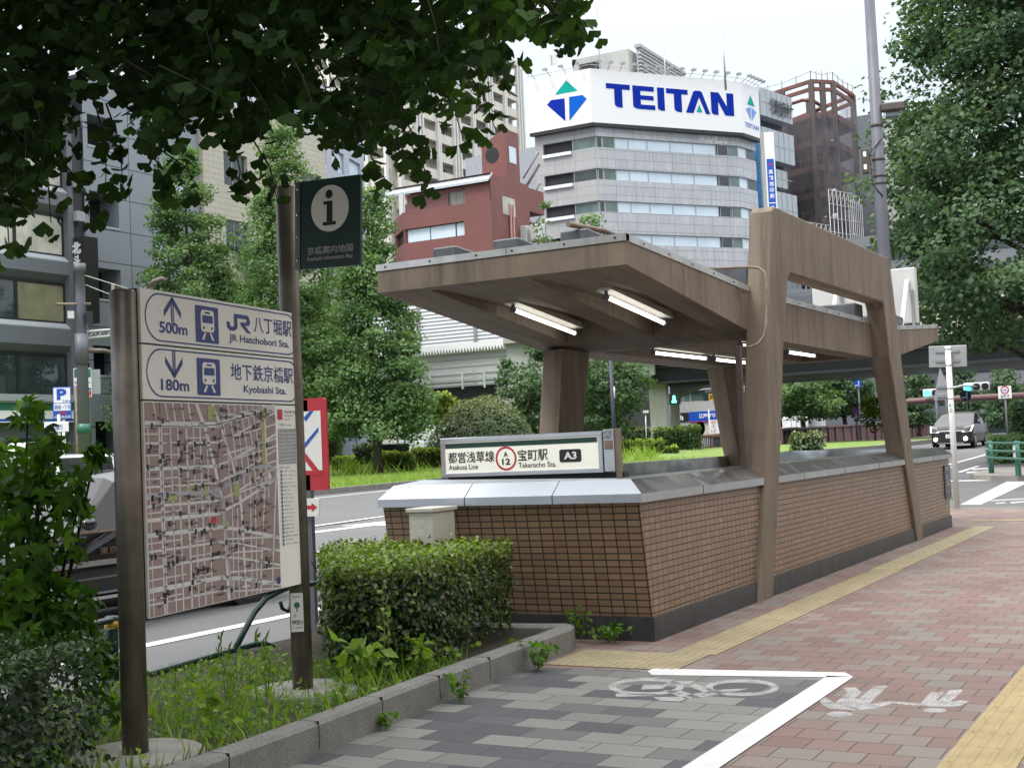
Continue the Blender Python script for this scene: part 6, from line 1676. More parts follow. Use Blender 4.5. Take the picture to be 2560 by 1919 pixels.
    MB().box((p0_.x, C.y + 9, Htop), (p1_.x, C.y + 16, pz(117))).build('penthouse', M['conc_light'], o)
    MB().box((p0_.x + .8, C.y + 8.9, pz(150)), (p0_.x + 3.2, C.y + 9.02, pz(131))).build('penthouse_opening', M['shade_black'], o)
    q0 = onY(1378, 104, C.y + 10); zt2 = q0.z; q0.z = 0
    FL = Frame(q0, (0, 1, 0), UPV)
    mb = MB()
    for k in range(14): mb.hexa([FL.P(0, zt2 - .3 - k * .42, .0), FL.P(13, zt2 - .3 - k * .42 , 0), FL.P(13, zt2 - .25 - k * .42, .3), FL.P(0, zt2 - .25 - k * .42, .3)], [FL.P(0, zt2 - .1 - k * .42, .0), FL.P(13, zt2 - .1 - k * .42, 0), FL.P(13, zt2 - .1 - k * .42, .3), FL.P(0, zt2 - .1 - k * .42, .3)])
    for k in range(9): mb.fbox(FL, k * 1.6, zt2 - 6, -.2, k * 1.6 + .15, zt2, -.05)
    mb.build('louvre_screen', M['frame_alu'], o)
    mb = MB()
    for F_, zz in ((FL, zt2),): mb.fbox(F_, -.3, zz, -.3, 13.2, zz + .35, .4)
    mb.build('screen_beam', M['sign_back'], o)
    for (x, yb2, yt2) in ((1296, 150, 12), (1566, 160, 74), (1434, 100, 95)):
        pb_, pt_ = onY(x, yb2, C.y + 8), onY(x - 3, yt2, C.y + 8)
        MB().tube([(pb_.x, pb_.y, Htop + 3), (pb_.x, pb_.y, pt_.z)], [.12, .05], 6).build('lightning_rod', M['sign_back'], o)
    pa_ = onY(1195, 160, C.y + 2)
    mb = MB(); mb.tube([(pa_.x, pa_.y, Htop + 2), (pa_.x, pa_.y, onY(1195, 120, C.y + 2).z)], .08, 6)
    for dx in (-.35, .15): mb.box((pa_.x + dx, pa_.y - .2, onY(1195, 140, C.y + 2).z), (pa_.x + dx + .28, pa_.y + .1, onY(1195, 118, C.y + 2).z))
    mb.build('antenna', M['board_grey'], o)
teitan()

# credit-union building with its vertical sign
def bank():
    A = at(1633, 500, 158); A.z = 0
    dB = Vector((math.sin(R(12)), math.cos(R(12)), 0))
    def hit(px, py, P0, dr):
        r = ray(px, py); n = Vector((dr.y, -dr.x, 0)); return EYE + r * ((P0 - EYE).dot(n) / r.dot(n))
    B0 = at(1650, 500, 158); B0.z = 0
    E = hit(1706, 300, B0, dB); H = hit(1650, 196, B0, dB).z
    o = thing('bank_building', 'glass and grey bank building with stepped panels beside the silver building', 'building', B0)
    F = Frame(B0, dB, UPV); Wf = (Vector((E.x, E.y, 0)) - B0).length
    FN = Frame(A, B0 - A, UPV); Wn = (B0 - A).length
    MB().hexa([FN.P(0, 0, 0), FN.P(Wn, 0, 0), FN.P(Wn, 0, -14), FN.P(0, 0, -14)], [FN.P(0, H - 1, 0), FN.P(Wn, H - 1, 0), FN.P(Wn, H - 1, -14), FN.P(0, H - 1, -14)]).build('flank_wall', M['conc_light'], o)
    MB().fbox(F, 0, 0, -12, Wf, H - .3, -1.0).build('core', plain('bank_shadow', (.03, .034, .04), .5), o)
    z = H; k = 0
    hs = [4.2, 4.6, 3.0, 5.0, 3.0, 6.0, 3, 5, 3]
    for hgt_ in hs:
        dep = .9 if k in (0, 1, 3, 5) else 0.0
        gl = MB().fbox(F, .0, z - hgt_ + .8, -1.0, Wf - (0 if dep else 1.2), z, dep * .6)
        gl.build('panel_band', plain('pale_glass_panel', (.33, .37, .40), .2, var=.06, scale=.5) if k < 1 else bpy.data.materials['pale_glass_panel'], o)
        mb = MB()
        for j in range(1, 6): mb.fbox(F, Wf * j / 6, z - hgt_ + .8, dep * .6 + .001, Wf * j / 6 + .08, z, dep * .6 + .05)
        mb.fbox(F, 0, z - hgt_ * .5 + .36, dep * .6 + .001, Wf, z - hgt_ * .5 + .44, dep * .6 + .04)
        mb.build('panel_joint', M['frame_alu'], o)
        z -= hgt_ * (1.0 if k else 1.15); k += 1
    MB().fbox(F, -.6, H - 30, -1.4, .0, H - .4, .3).build('blue_glazing', glassmat('blue_glazing', (.03, .12, .25), .05, .9), o)
    text('name_lettering', F, [('城南信用金庫', Wf * .25, H - 3.0, Wf * 1.0, H - .9, .03)], M['black'], o, .75)
        # vertical sign of the printer's
    VF, vw, vh = corners(at(1654, 283, 128), at(1677, 281, 128.6), at(1662, 462, 128))
    V2 = Frame(Vector((at(1656, 400, 128).x, at(1656, 400, 128).y, at(1660, 470, 128).z)), Vector((ray(1700, 400).x - ray(1600, 400).x, ray(1700, 400).y - ray(1600, 400).y, 0)), UPV)
    vw = .95; vh = at(1660, 284, 128).z - V2.O.z
    s = thing('vertical_sign', 'tall narrow white and blue vertical sign on the side of the silver building', 'sign', V2.O)
    b_ = MB().fbox(V2, 0, 0, -.5, vw, vh, 0).build('sign_box', M['white_gloss'], s)
    MB().fbox(V2, -.3, 0, -.5, -.001, vh, -.1).build('mount', M['conc_light'], s)
    shapes('blue_plate', V2, [[(.12, 1.45), (vw - .12, 1.45), (vw - .12, 5.75 - .0), (.12, 5.75)], [(.12, 0), (vw - .12, 0), (vw - .12, 1.35), (.12, 1.35)]], M['blue2'], b_, .01)
    text('lettering', V2, [(c, .27, 4.25 - k * .6, vw - .27, 4.25 - k * .6 + .45, .02) for k, c in enumerate('高精細印刷')] + [('HP', .3, .3, vw - .3, 1.1, .03)], M['white_gloss'], b_, .02)
    shapes('red_mark', V2, [[(.3, 5.1), (vw - .3, 5.1), (vw - .3, 5.25), (.3, 5.25)]], M['red'], b_, .02)
bank()

# building under construction: steel frame behind netting
def frame_building():
    tb = 172
    o = thing('steel_frame_building', 'building under construction, red-brown steel frame wrapped in dark netting', 'building', at(1780, 560, tb) * 1.0)
    P = [at(1640, 400, 176), at(1764, 400, 168), at(1812, 400, 169), at(1853, 400, 176)]
    P = [Vector((p.x, p.y, 0)) for p in P]
    back = [P[3] + Vector((-13, 10, 0)), P[0] + Vector((-8, 16, 0))]
    ring = P + back
    top = at(1764, 172, 168).z; lv = [at(1764, y, 168).z for y in (176, 193, 253, 314, 368, 426, 483, 545, 605, 665)]
    for k, z in enumerate(lv):
        mb = MB()
        for i in range(len(ring)):
            a, b_ = ring[i], ring[(i + 1) % len(ring)]
            dd = (b_ - a).normalized(); n = Vector((dd.y, -dd.x, 0)) * .18
            h = .75 if k > 1 else .45
            mb.hexa([a - n + UPV * z, b_ - n + UPV * z, b_ + n + UPV * z, a + n + UPV * z], [a - n + UPV * (z + h), b_ - n + UPV * (z + h), b_ + n + UPV * (z + h), a + n + UPV * (z + h)])
        mb.build('floor_beam', M['steel_red'], o)
        if k > 1:
            c = sum(ring, Vector((0, 0, 0))) / len(ring)
            MB().hexa([c.lerp(p, .95) + UPV * (z + .3) for p in ring], [c.lerp(p, .95) + UPV * (z + .55) for p in ring]).build('floor_slab', plain('raw_slab', (.06, .055, .055), .9) if k == 2 else bpy.data.materials['raw_slab'], o)
        elif k == 1:
            mb = MB(); c = sum(ring, Vector((0, 0, 0))) / len(ring)
            for f in (.5,): 
                for i in range(len(ring)): mb.tube([ring[i].lerp(c, f) + UPV * (z + .2), ring[(i + 1) % len(ring)].lerp(c, f) + UPV * (z + .2)], .25, 5)
            mb.build('roof_beams', M['steel_red'], o)
    cols = [P[0], P[0].lerp(P[1], .5), P[1], P[2], P[3], P[1].lerp(P[2], .5), back[0], back[1], P[0].lerp(P[1], .5) + Vector((-4, 8, 0)), P[2] + Vector((-5, 6, 0))]
    for p in cols: MB().box((p.x - .32, p.y - .32, 0), (p.x + .32, p.y + .32, top)).build('column', plain('steel_column', (.085, .065, .06), .7) if 'steel_column' not in bpy.data.materials else bpy.data.materials['steel_column'], o)
    # near-black block added inside to keep the lower floors dark
    c = sum(ring, Vector((0, 0, 0))) / len(ring)
    MB().hexa([c.lerp(p, .42) for p in ring], [c.lerp(p, .42) + UPV * (lv[3]) for p in ring]).build('darkening_core', M['shade_black'], o)
    m, t, nd, ln, b = new_mat('safety_netting')
    v = coords(nd, ln, 'Object'); col = mixc(nd, ln, ramp(nd, ln, noise(nd, ln, .35, 5, v), .3, .7), (.075, .07, .09), (.16, .145, .15))
    ln.new(col, b.inputs['Base Color']); b.inputs['Roughness'].default_value = .9
    tr = nd.new('ShaderNodeBsdfTransparent'); ms = nd.new('ShaderNodeMixShader')
    fac = ramp(nd, ln, noise(nd, ln, .22, 4, v), .3, .7, .35, .72); ln.new(fac, ms.inputs[0]); ln.new(tr.outputs[0], ms.inputs[1]); ln.new(b.outputs[0], ms.inputs[2]); ln.new(ms.outputs[0], nd['Material Output'].inputs['Surface'])
    rng = np.random.default_rng(8)
    for i in range(3):
        a, b_ = P[i], P[i + 1]; dd = (b_ - a).normalized(); n = Vector((dd.y, -dd.x, 0)); Wn = (b_ - a).length
        nx, nz = 14, 24
        F = Frame(a, dd, UPV, n); zt_ = lv[2] + .5 if i < 2 else lv[1]
        vs = [F.P(Wn * p / nx, zt_ * q / nz, .45 + rng.normal(0, .1)) for q in range(nz + 1) for p in range(nx + 1)]
        MB().add(vs, [(q * (nx + 1) + p, q * (nx + 1) + p + 1, (q + 1) * (nx + 1) + p + 1, (q + 1) * (nx + 1) + p) for q in range(nz) for p in range(nx)], True).build('netting', m, o, recalc=False)
    mb = MB()
    for i in range(3):
        a, b_ = P[i], P[i + 1]
        for f in np.linspace(0, 1, 5): 
            p = a.lerp(b_, f); mb.tube([p + UPV * lv[0], p + UPV * (lv[0] + 1.6)], .05, 5)
        mb.tube([a + UPV * (lv[0] + 1.5), a.lerp(b_, .5) + UPV * (lv[0] + 1.15), b_ + UPV * (lv[0] + 1.5)], .03, 5)
    for k in range(3, 8):
        for f in (.3, .55, .75, .9):
            p = P[0].lerp(P[1], f); mb.tube([p + UPV * (lv[k] + .75), p + UPV * (lv[k] + 1.9)], .05, 5)
        mb.tube([P[0] + UPV * (lv[k] + 1.8), P[1] + UPV * (lv[k] + 1.6), P[2] + UPV * (lv[k] + 1.8)], .03, 5)
    mb.build('safety_rail', M['rust'], o)
    # scaffolding at the foot
    s = thing('scaffolding', 'pale tubular scaffolding standing at the foot of the steel frame building', 'scaffolding', at(1800, 500, 160))
    mb = MB()
    for (xa, xb_, yt, yb2, t) in ((1740, 1800, 482, 540, 158), (1800, 1850, 412, 540, 165), (1846, 1870, 420, 540, 170)):
        A, B = at(xa, 600, t), at(xb_, 600, t + 4); A.z = B.z = 0
        n = 6
        ztop = at((xa + xb_) / 2, yt, t + 2).z
        for k in range(n + 1):
            p = A.lerp(B, k / n); mb.tube([p, p + UPV * ztop], .06, 5)
        for z in np.arange(ztop, ztop - 20, -1.8): mb.tube([A + UPV * z, B + UPV * z], .05, 5)
        for k in range(n): mb.tube([A.lerp(B, k / n) + UPV * (ztop - 1.8), A.lerp(B, (k + 1) / n) + UPV * ztop], .04, 5)
    mb.build('tubes', M['frame_alu'], s)
frame_building()
def right_blocks():
    p, q = at(1852, 400, 186), at(1894, 400, 190); z = at(1870, 246, 188).z
    o = thing('grey_slab_building', 'grey slab building directly behind the steel frame, beside the light pole', 'building', (p.x, p.y, 0))
    MB().box((p.x - 3, p.y + 3, 0), (p.x + 2.2, p.y + 15, z)).build('flank', M['spandrel_grey'], o)
    MB().box((p.x + 2.2, p.y + 3.2, 0), (q.x + 12, p.y + 15, z - .5)).build('wall', M['panel_grey'], o)
    F = Frame((p.x + 2.2, p.y + 3.2, 0), (1, 0, 0), UPV, (0, -1, 0))
    for k in range(9): MB().fbox(F, 2.2, z - 7 - k * 3.6, .001, 12, z - 5 - k * 3.6, .1).build('window', M['dark_glass'], o)
    # far dark block behind the large ginkgo
    p = at(1960, 600, 150); o = thing('dark_glass_building', 'dark glazed office block half hidden behind the large ginkgo', 'building', (p.x, p.y, 0))
    z = at(1960, 500, 150).z
    MB().box((p.x - 8, p.y, 0), (p.x + 30, p.y + 20, z)).build('wall', M['grey_facade'], o)
    F = Frame((p.x - 8, p.y, 0), (1, 0, 0), UPV, (0, -1, 0))
    for k in range(7): MB().fbox(F, 1, z - 3 - k * 3.4, .001, 37, z - 1.2 - k * 3.4, .1).build('window', M['dark_glass'], o)
    # buildings beyond the overpass
    for nm, lab, xa, xb_, yt, t, mt, gm in (('glass_office', 'glass-fronted grey office beyond the overpass, between the portal leg and the arch', 1835, 1950, 760, 135, 'grey_facade', 'green_glass'),
                                   ('dark_office', 'dark grey building beyond the overpass left of the cream block', 1950, 2030, 760, 128, 'spandrel_grey', 'dark_glass'),
                                   ('cream_office', 'cream and brown building beyond the overpass under the large ginkgo', 2030, 2230, 770, 150, 'cream_wall', 'dark_glass'),
                                   ('grey_office', 'plain grey building behind the round trees beyond the overpass', 1650, 1840, 760, 140, 'grey_facade', 'dark_glass')):
        A, B = at(xa, 900, t), at(xb_, 900, t + 6); A.z = B.z = 0; z = at(xa, yt - 60, t).z + 4
        o = thing(nm, lab, 'building', A)
        F = Frame(A, B - A, UPV); Wf = (B - A).length
        nwin = max(2, int(Wf / 4)); wn = [(Wf * (i + .15) / nwin, zz, Wf * (i + .85) / nwin, zz + 1.9) for i in range(nwin) for zz in np.arange(1.2, z - 2.4, 3.4)]
        mb = MB(); wallmesh(mb, F, Wf, z, wn, .3); mb.face([F.P(0, z), F.P(Wf, z), F.P(Wf, z, -12), F.P(0, z, -12)]); mb.face([F.P(0, 0), F.P(0, z), F.P(0, z, -12), F.P(0, 0, -12)]); mb.face([F.P(Wf, 0), F.P(Wf, 0, -12), F.P(Wf, z, -12), F.P(Wf, z)])
        mb.build('wall', M[mt], o, recalc=False)
        for h in wn: window(F, *h, o, M[gm], M['frame_dark'], n=-.2, fr=.1)
right_blocks()

# ------------------------------------------------------------------ elevated road, barriers, shop beyond
def overpass():
    YB = 78
    o = thing('overpass', 'elevated road crossing behind the entrance, pale panels above black steel girders', 'overpass', (-20, YB, 0))
    z = lambda x, y, Y=YB: onY(x, y, Y).z
    X = lambda x, y=800, Y=YB: onY(x, y, Y).x
    # span to the right: dark girders, pale concrete deck edge and parapet
    xl, xr = X(1380), X(2212) + 30
    zg, zs_, zp = z(1750, 806), z(1950, 733), z(1950, 655)
    MB().box((xl, YB + .5, zg), (xr, YB + 12, zs_ - .4)).build('girder', M['steel_dark'], o)
    mb = MB(); mb.box((xl, YB + .2, zg - .02), (xr, YB + .49, zg + .12)); mb.box((xl, YB + .2, zg + 1.0), (xr, YB + .49, zg + 1.1)); mb.build('girder_flange', plain('girder_flange', (.05, .056, .07), .4), o)
    MB().hexa([(xl, YB - 1.2, zs_), (xr, YB - 1.2, zs_), (xr, YB + .4, zs_ - .4), (xl, YB + .4, zs_ - .4)], [(xl, YB - 1.2, zs_ + .5), (xr, YB - 1.2, zs_ + .5), (xr, YB + 13, zs_ + .6), (xl, YB + 13, zs_ + .6)]).build('deck_edge', M['conc_light'], o)
    MB().box((xl, YB - 1.19, zs_ + .501), (xr, YB - .9, zp)).build('parapet', plain('cream_parapet_paint', (.46, .43, .31), .7, var=.06, scale=.3), o)
    # wall panels on the left part
    x0, x1 = X(700, 800), X(1128, 800)
    za, zb_ = z(1000, 838), z(1000, 757)
    MB().hexa([(x0, YB - 2, za), (x1, YB - 2, za), (x1, YB - 1.8, za), (x0, YB - 1.8, za)], [(x0, YB - 2, zb_), (x1, YB - 2, zb_), (x1, YB - 1.8, zb_), (x0, YB - 1.8, zb_)]).build('noise_panel', M['panel_grey'], o)
    x2 = X(1420, 800)
    MB().hexa([(x1 + .01, YB - 2.1, za), (x2, YB - .5, za), (x2, YB - .3, za), (x1 + .01, YB - 1.9, za)], [(x1 + .01, YB - 2.1, zb_ + .3), (x2, YB - .5, zb_ + .3), (x2, YB - .3, zb_ + .3), (x1 + .01, YB - 1.9, zb_ + .3)]).build('noise_panel', M['panel_grey'], o)
    mb = MB()
    for k in range(5): mb.box((x0, YB - 2.03, za + (zb_ - za) * (k + .6) / 5.2), (x1, YB - 2.001, za + (zb_ - za) * (k + .6) / 5.2 + .05))
    mb.build('panel_joint', plain('panel_joint', (.24, .25, .245), .6), o)
    # corrugated roof edge
    mb = MB(); n = 70
    for k in range(n):
        u = x0 + (x1 - x0) * k / n; w = (x1 - x0) / n
        mb.prism([(u, zb_ - .35), (u + w * .5, zb_ - .02), (u + w, zb_ - .35), (u + w, zb_ + .25), (u, zb_ + .25)], 'y', YB - 2.5, YB - 1.7)
    mb.build('corrugated_edge', M['white_gloss'], o, recalc=True)
    MB().box((x1, YB - 2.5, zb_ + .0), (x2, YB - 1.7, zb_ + .55)).build('coping', M['conc_light'], o)
    # bracket rail on the panel
    for xa, xb_ in ((890, 1062), (1072, 1130)):
        mb = MB(); a, b_ = X(xa, 830), X(xb_, 830)
        for zz in (za + .1, za + .5, za + .88): mb.box((a, YB - 2.5, zz), (b_, YB - 2.38, zz + .07))
        for q in np.arange(a + .5, b_, 2.6): mb.box((q, YB - 2.6, za - .2), (q + .12, YB - 2.501, za + 1.0))
        mb.build('rail', plain('pale_blue_rail', (.42, .46, .47), .5) if 'pale_blue_rail' not in bpy.data.materials else bpy.data.materials['pale_blue_rail'], o)
    MB().box((x0, YB - 1.6, z(1000, 874)), (X(1118), YB + 10, za - .01)).build('girder', M['steel_dark'], o)
    MB().box((X(1108, 860), YB - 2.2, -.2), (X(1145, 860), YB + 6, za - .02)).build('abutment', M['conc_light'], o)
    # pier with rounded haunch
    x3, x4 = X(1386, 880), X(1452, 880)
    zt_ = z(1420, 815)
    MB().box((x3, YB + 1, -.2), (X(1432, 880), YB + 3.2, zt_ + 2)).build('pier', M['conc_light'], o, bevel=.4, segs=3)
    pts = [(x4 - .3, z(1450, 858)), (x4 + .5, z(1460, 848)), (x4 + 1.5, z(1475, 836)), (x4 + 3.5, z(1500, 828)), (x4 + 6.2, z(1545, 822)), (x4 + 6.2, zg + 1), (x4 - .3, zg + 1)]
    MB().prism(pts, 'y', YB + .6, YB + 2.2).build('haunch', M['steel_dark'], o)
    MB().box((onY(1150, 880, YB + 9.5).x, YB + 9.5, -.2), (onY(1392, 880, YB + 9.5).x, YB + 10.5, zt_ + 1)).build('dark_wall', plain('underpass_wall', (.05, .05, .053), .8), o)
    # striped wall of a second ramp behind
    Y2 = 83.5
    xa, xb_ = onY(690, 720, Y2).x, onY(1230, 720, Y2).x
    z0, z1 = onY(1000, 766, Y2).z, onY(1000, 648, Y2).z
    r = thing('noise_barrier', 'tall white ribbed noise barrier rising above the grey panels', 'noise barrier', (xb_ - 8, Y2, 0))
    mb = MB(); n = 15; gv = MB()
    for k in range(n):
        zz = z0 + (z1 - z0) * k / n; h = (z1 - z0) / n
        gv.box((xa, Y2 + .05, zz), (xb_, Y2 + .2, zz + h)); mb.box((xa, Y2, zz), (xb_, Y2 + .049, zz + h * .6))
    mb.build('ribbed_panel', M['white_gloss'], r); gv.build('groove', plain('barrier_groove', (.36, .40, .42), .6), r)
    mb = MB()
    for x in (903, 1025, 1150): q = onY(x, 720, Y2).x; mb.box((q, Y2 - .15, z0 - 1.2), (q + .2, Y2 - .001, z1))
    mb.build('post', M['frame_alu'], r)
    MB().box((xa, Y2 + .3, z0 - 1.6), (xb_, Y2 + 6, z0 - .001)).build('base_beam', M['conc_light'], r)
overpass()
def shop():
    A = at(1448, 900, 112); YS = A.y
    X = lambda x, y=880: onY(x, y, YS).x; z = lambda y, x=1520: onY(x, y, YS).z
    o = thing('shop_building', 'grey shop building seen under the overpass with a noodle shop sign', 'building', (X(1520), YS + 5, 0))
    xl, xr = X(1400), X(1640); F = Frame((xl, YS, 0), (1, 0, 0), UPV, (0, -1, 0)); Wd = xr - xl
    u = lambda x: X(x) - xl
    h = [(u(1440), z(866), Wd - .5, z(842)), (u(1440), .1, Wd - .5, z(912))]
    mb = MB(); wallmesh(mb, F, Wd, z(780), h, .4); mb.build('wall', M['conc_light'], o, recalc=False)
    for k, (a, b_) in enumerate(((1440, 1475), (1475, 1490), (1490, 1520))): window(F, u(a), z(866), u(b_), z(842), o, M['green_glass'], M['frame_alu'], n=-.25)
    p = MB().fbox(F, u(1520), z(867), -.3, u(1556), z(841), -.05).build('advert_panel', plain('dark_teal_board', (.012, .03, .035), .4), o)
    shapes('yellow_square', F, [[(u(1532), z(866)), (u(1546), z(866)), (u(1546), z(851)), (u(1532), z(851))]], M['yellow'], p, -.02)
    text('lettering', F, [('JS', u(1533), z(863), u(1545), z(853), .04)], M['black'], p, .0)
    text('lettering', F, [('コインパーキング専門', u(1525), z(848), u(1552), z(844))], M['white_gloss'], p, -.02)
    p = MB().fbox(F, u(1557), z(867), -.3, u(1585), z(841), -.05).build('advert_panel', M['blue2'], o)
    shapes('white_shape', F, [[(u(1560), z(862)), (u(1572), z(860)), (u(1570), z(858)), (u(1563), z(859))], [(u(1566), z(850)), (u(1583), z(846)), (u(1583), z(852)), (u(1570), z(853))]], M['white_gloss'], p, -.02)
    p = MB().fbox(F, u(1430), z(907), -.1, u(1487), z(889), .12).build('shop_sign', M['black'], o)
    text('lettering', F, [('tch', u(1452), z(905), u(1476), z(892), .05)], M['white_gloss'], p, .14)
    p = MB().fbox(F, u(1489), z(911), -.1, u(1640), z(888), .15).build('shop_sign', M['blue2'], o)
    text('lettering', F, [('江戸切りそば', u(1510), z(903), u(1566), z(893), .04), ('ゆで太郎', u(1570), z(904), u(1612), z(891), .02)], M['white_gloss'], p, .17)
    shapes('red_border', F, [[(u(1489), z(911)), (u(1640), z(911)), (u(1640), z(909.5)), (u(1489), z(909.5))]], M['red'], p, .16)
    MB().fbox(F, u(1490), z(934), -.3, u(1532), z(914), .0).build('orange_shop_window', plain('orange_board', (.42, .12, .04), .5), o)
    shapes('bowl_picture', F, [disc(u(1502), z(924), .8, 18), disc(u(1520), z(924), .8, 18)], M['cream'], o, .02)
    MB().fbox(F, u(1536), .1, -.3, u(1556), z(914), -.05).build('door', M['dark_glass'], o)
    MB().fbox(F, u(1570), .5, -.3, u(1600), z(914), -.05).build('lit_window', M['blind'], o)
    b_ = onY(1547, 935, YS - 3)
    n_ = thing('banner_flag', 'white upright banner flag with red characters in front of the shop', 'banner', (b_.x, b_.y, -.15))
    MB().tube([(b_.x - .55, b_.y, -.15), (b_.x - .55, b_.y, onY(1545, 883, YS - 3).z)], .05, 6).build('pole', M['pole_white'], n_)
    BFx = Frame((b_.x - .5, b_.y, onY(1547, 936, YS - 3).z), (1, 0, 0), UPV, (0, -1, 0)); hh = onY(1547, 906, YS - 3).z - BFx.O.z
    f = MB().fbox(BFx, 0, 0, -.01, 1.2, hh, .01).build('cloth', M['white_gloss'], n_)
    text('lettering', BFx, [('朝', .1, hh * .68, .55, hh * .95), ('そ', .1, hh * .38, .55, hh * .63), ('ば', .1, hh * .08, .55, hh * .33)], M['red'], f, .012)
    s = thing('pedestrian_signal', 'black pedestrian signal box showing a green figure under the overpass', 'traffic light', at(1452, 862, 80))
    q = at(1457, 862, 80); SFr = Frame((q.x - .36, q.y, q.z - .32), (1, 0, 0), UPV, (0, -1, 0))
    MB().fbox(SFr, 0, 0, -.3, .64, .66, 0).build('housing', M['black'], s)
    shapes('green_figure', SFr, [[(a * .62, b * .55) for a, b in ((.3, .2), (.8, .2), (.8, .4), (.66, .55), (.72, .75), (.64, 1.0), (.46, 1.0), (.38, .75), (.44, .55), (.3, .4))]], emit('green_signal', (.1, 1, .6), 2.5), s, .02)
    MB().tube([(q.x - .4, q.y + .2, -.2), (q.x - .4, q.y + .2, q.z + .8)], .06, 8).build('post', M['pole_grey'], s)
shop()
def barriers():
    # brown steel barrier along the central ramp: nearer railing, then panels going away
    def gpt(x, y, t): p = at(x, y, t); return p
    o = thing('steel_barrier', 'long brown steel panel barrier along the central ramp', 'barrier', at(1900, 940, 105))
    sta = [(1718, 927, 964, 88), (1800, 922, 957, 96), (1900, 916, 950, 106), (1975, 914, 944, 120), (2030, 911, 937, 133), (2140, 906, 925, 150)]
    for (a, b_) in zip(sta[:-1], sta[1:]):
        T0, B0, T1, B1 = at(a[0], a[1], a[3]), at(a[0], a[2], a[3]), at(b_[0], b_[1], b_[3]), at(b_[0], b_[2], b_[3])
        B0.x, B0.y, B1.x, B1.y = T0.x, T0.y, T1.x, T1.y
        dd = (T1 - T0); dd.z = 0; n = Vector((dd.y, -dd.x, 0)).normalized() * .1
        MB().hexa([B0 + n, B1 + n, B1 - n, B0 - n], [T0 + n, T1 + n, T1 - n, T0 - n]).build('panel', M['brown_steel'], o)
        mb = MB(); k = max(2, int(dd.length / 1.8))
        for i in range(k): p, q = B0.lerp(B1, i / k), T0.lerp(T1, i / k); mb.hexa([p + n * 2.2 - dd.normalized() * .06, p + n * 2.2 + dd.normalized() * .06, p + n * 1.01 + dd.normalized() * .06, p + n * 1.01 - dd.normalized() * .06], [q + n * 2.2 - dd.normalized() * .06, q + n * 2.2 + dd.normalized() * .06, q + n * 1.01 + dd.normalized() * .06, q + n * 1.01 - dd.normalized() * .06])
        mb.hexa([T0 + n * 2.5, T1 + n * 2.5, T1 - n * 1.5, T0 - n * 1.5], [p + UPV * .12 for p in (T0 + n * 2.5, T1 + n * 2.5, T1 - n * 1.5, T0 - n * 1.5)])
        mb.build('rib', plain('barrier_rib', (.17, .10, .10), .5) if 'barrier_rib' not in bpy.data.materials else bpy.data.materials['barrier_rib'], o)
        dz = UPV * 1.0
        MB().hexa([B0 + n * 3 - dz, B1 + n * 3 - dz, B1 - n - dz, B0 - n - dz], [B0 + n * 3, B1 + n * 3, B1 - n, B0 - n]).build('base', M['concrete_grey'], o)
    for (xa, xb_, yt, yb_, t, lab) in ((1512, 1602, 942, 968, 74, 'brown steel handrail behind the clipped hedge, near the left portal column'), (1688, 1722, 928, 968, 82, 'short brown handrail at the near end of the long steel barrier')):
        h = thing('handrail', lab, 'handrail', at(xa, yb_, t), 'brown handrails on the central ramp')
        A, B = at(xa, yb_, t), at(xb_, yb_ - 2, t + 6); At, Bt = at(xa, yt, t), at(xb_, yt - 3, t + 6)
        MB().tube([At, Bt], .12, 6).build('rail', M['brown_steel'], h)
        for k in range(5): q = At.lerp(Bt, k / 4); MB().tube([Vector((q.x, q.y, -.2)), q], .1, 6).build('post', M['brown_steel'], h)
        mb = MB()
        for k in range(24): q = At.lerp(Bt, (k + .5) / 24); mb.tube([Vector((q.x, q.y, .05)), q], .03, 4)
        mb.build('baluster', M['black'], h)
barriers()

# ------------------------------------------------------------------ central green strip
def strip_poly(pts): return [tuple(onZ(x, y, -.15))[:2] for x, y in pts]
MK = [(-29.5, 30.5), (-27.65, 35.7), (-26.2, 41.2), (-23.6, 49.5), (-20.6, 53.2), (-17.7, 56.9), (-14.7, 61.4), (-13.4, 70), (-13.2, 90)]
mkx = lambda y: float(np.interp(y, [p[1] for p in MK], [p[0] for p in MK]))
md = dens(MK, 2.0); mb = MB(); mg = MB()
for (a, b_) in zip(md[:-1], md[1:]):
    za, zb_ = hill(*a), hill(*b_); w = .25
    mb.hexa([(a[0], a[1], za - .3), (b_[0], b_[1], zb_ - .3), (b_[0] - w, b_[1], zb_ - .3), (a[0] - w, a[1], za - .3)], [(a[0], a[1], za + .2), (b_[0], b_[1], zb_ + .2), (b_[0] - w, b_[1], zb_ + .2), (a[0] - w, a[1], za + .2)])
    mg.add([(a[0] - w, a[1], za + .17), (b_[0] - w, b_[1], zb_ + .17), (b_[0] - 34, b_[1], zb_ + .17), (a[0] - 34, a[1], za + .17)], [(0, 1, 2, 3)])
tag(mb.build('median_kerb', M['kerb']), kind='structure'); tag(mg.build('median_ground', M['turf']), kind='structure')
rng = np.random.default_rng(51)
gy_ = rng.uniform(31, 54.5, 30000); gw = rng.uniform(0, 1, 30000) ** 1.4 * np.interp(gy_, [31, 50, 54, 66], [9, 9, 22, 14])
gx_ = np.interp(gy_, [p[1] for p in MK], [p[0] for p in MK]) - .3 - gw
gg = np.stack([gx_, gy_, -.15 + .02 * np.clip(gy_ - 24, 0, 45) + .16], 1)
gr_ = leaves('grass', gg, rng.uniform(.08, .20, len(gg)), rng.uniform(0, 1, len(gg)), M['grass'], None, 'blade', (0, 0, 0), (0, 0, 1.6), .8, rng)
tag(gr_, 'bright green grass on the central strip of the wide road', 'grass', kind='stuff')
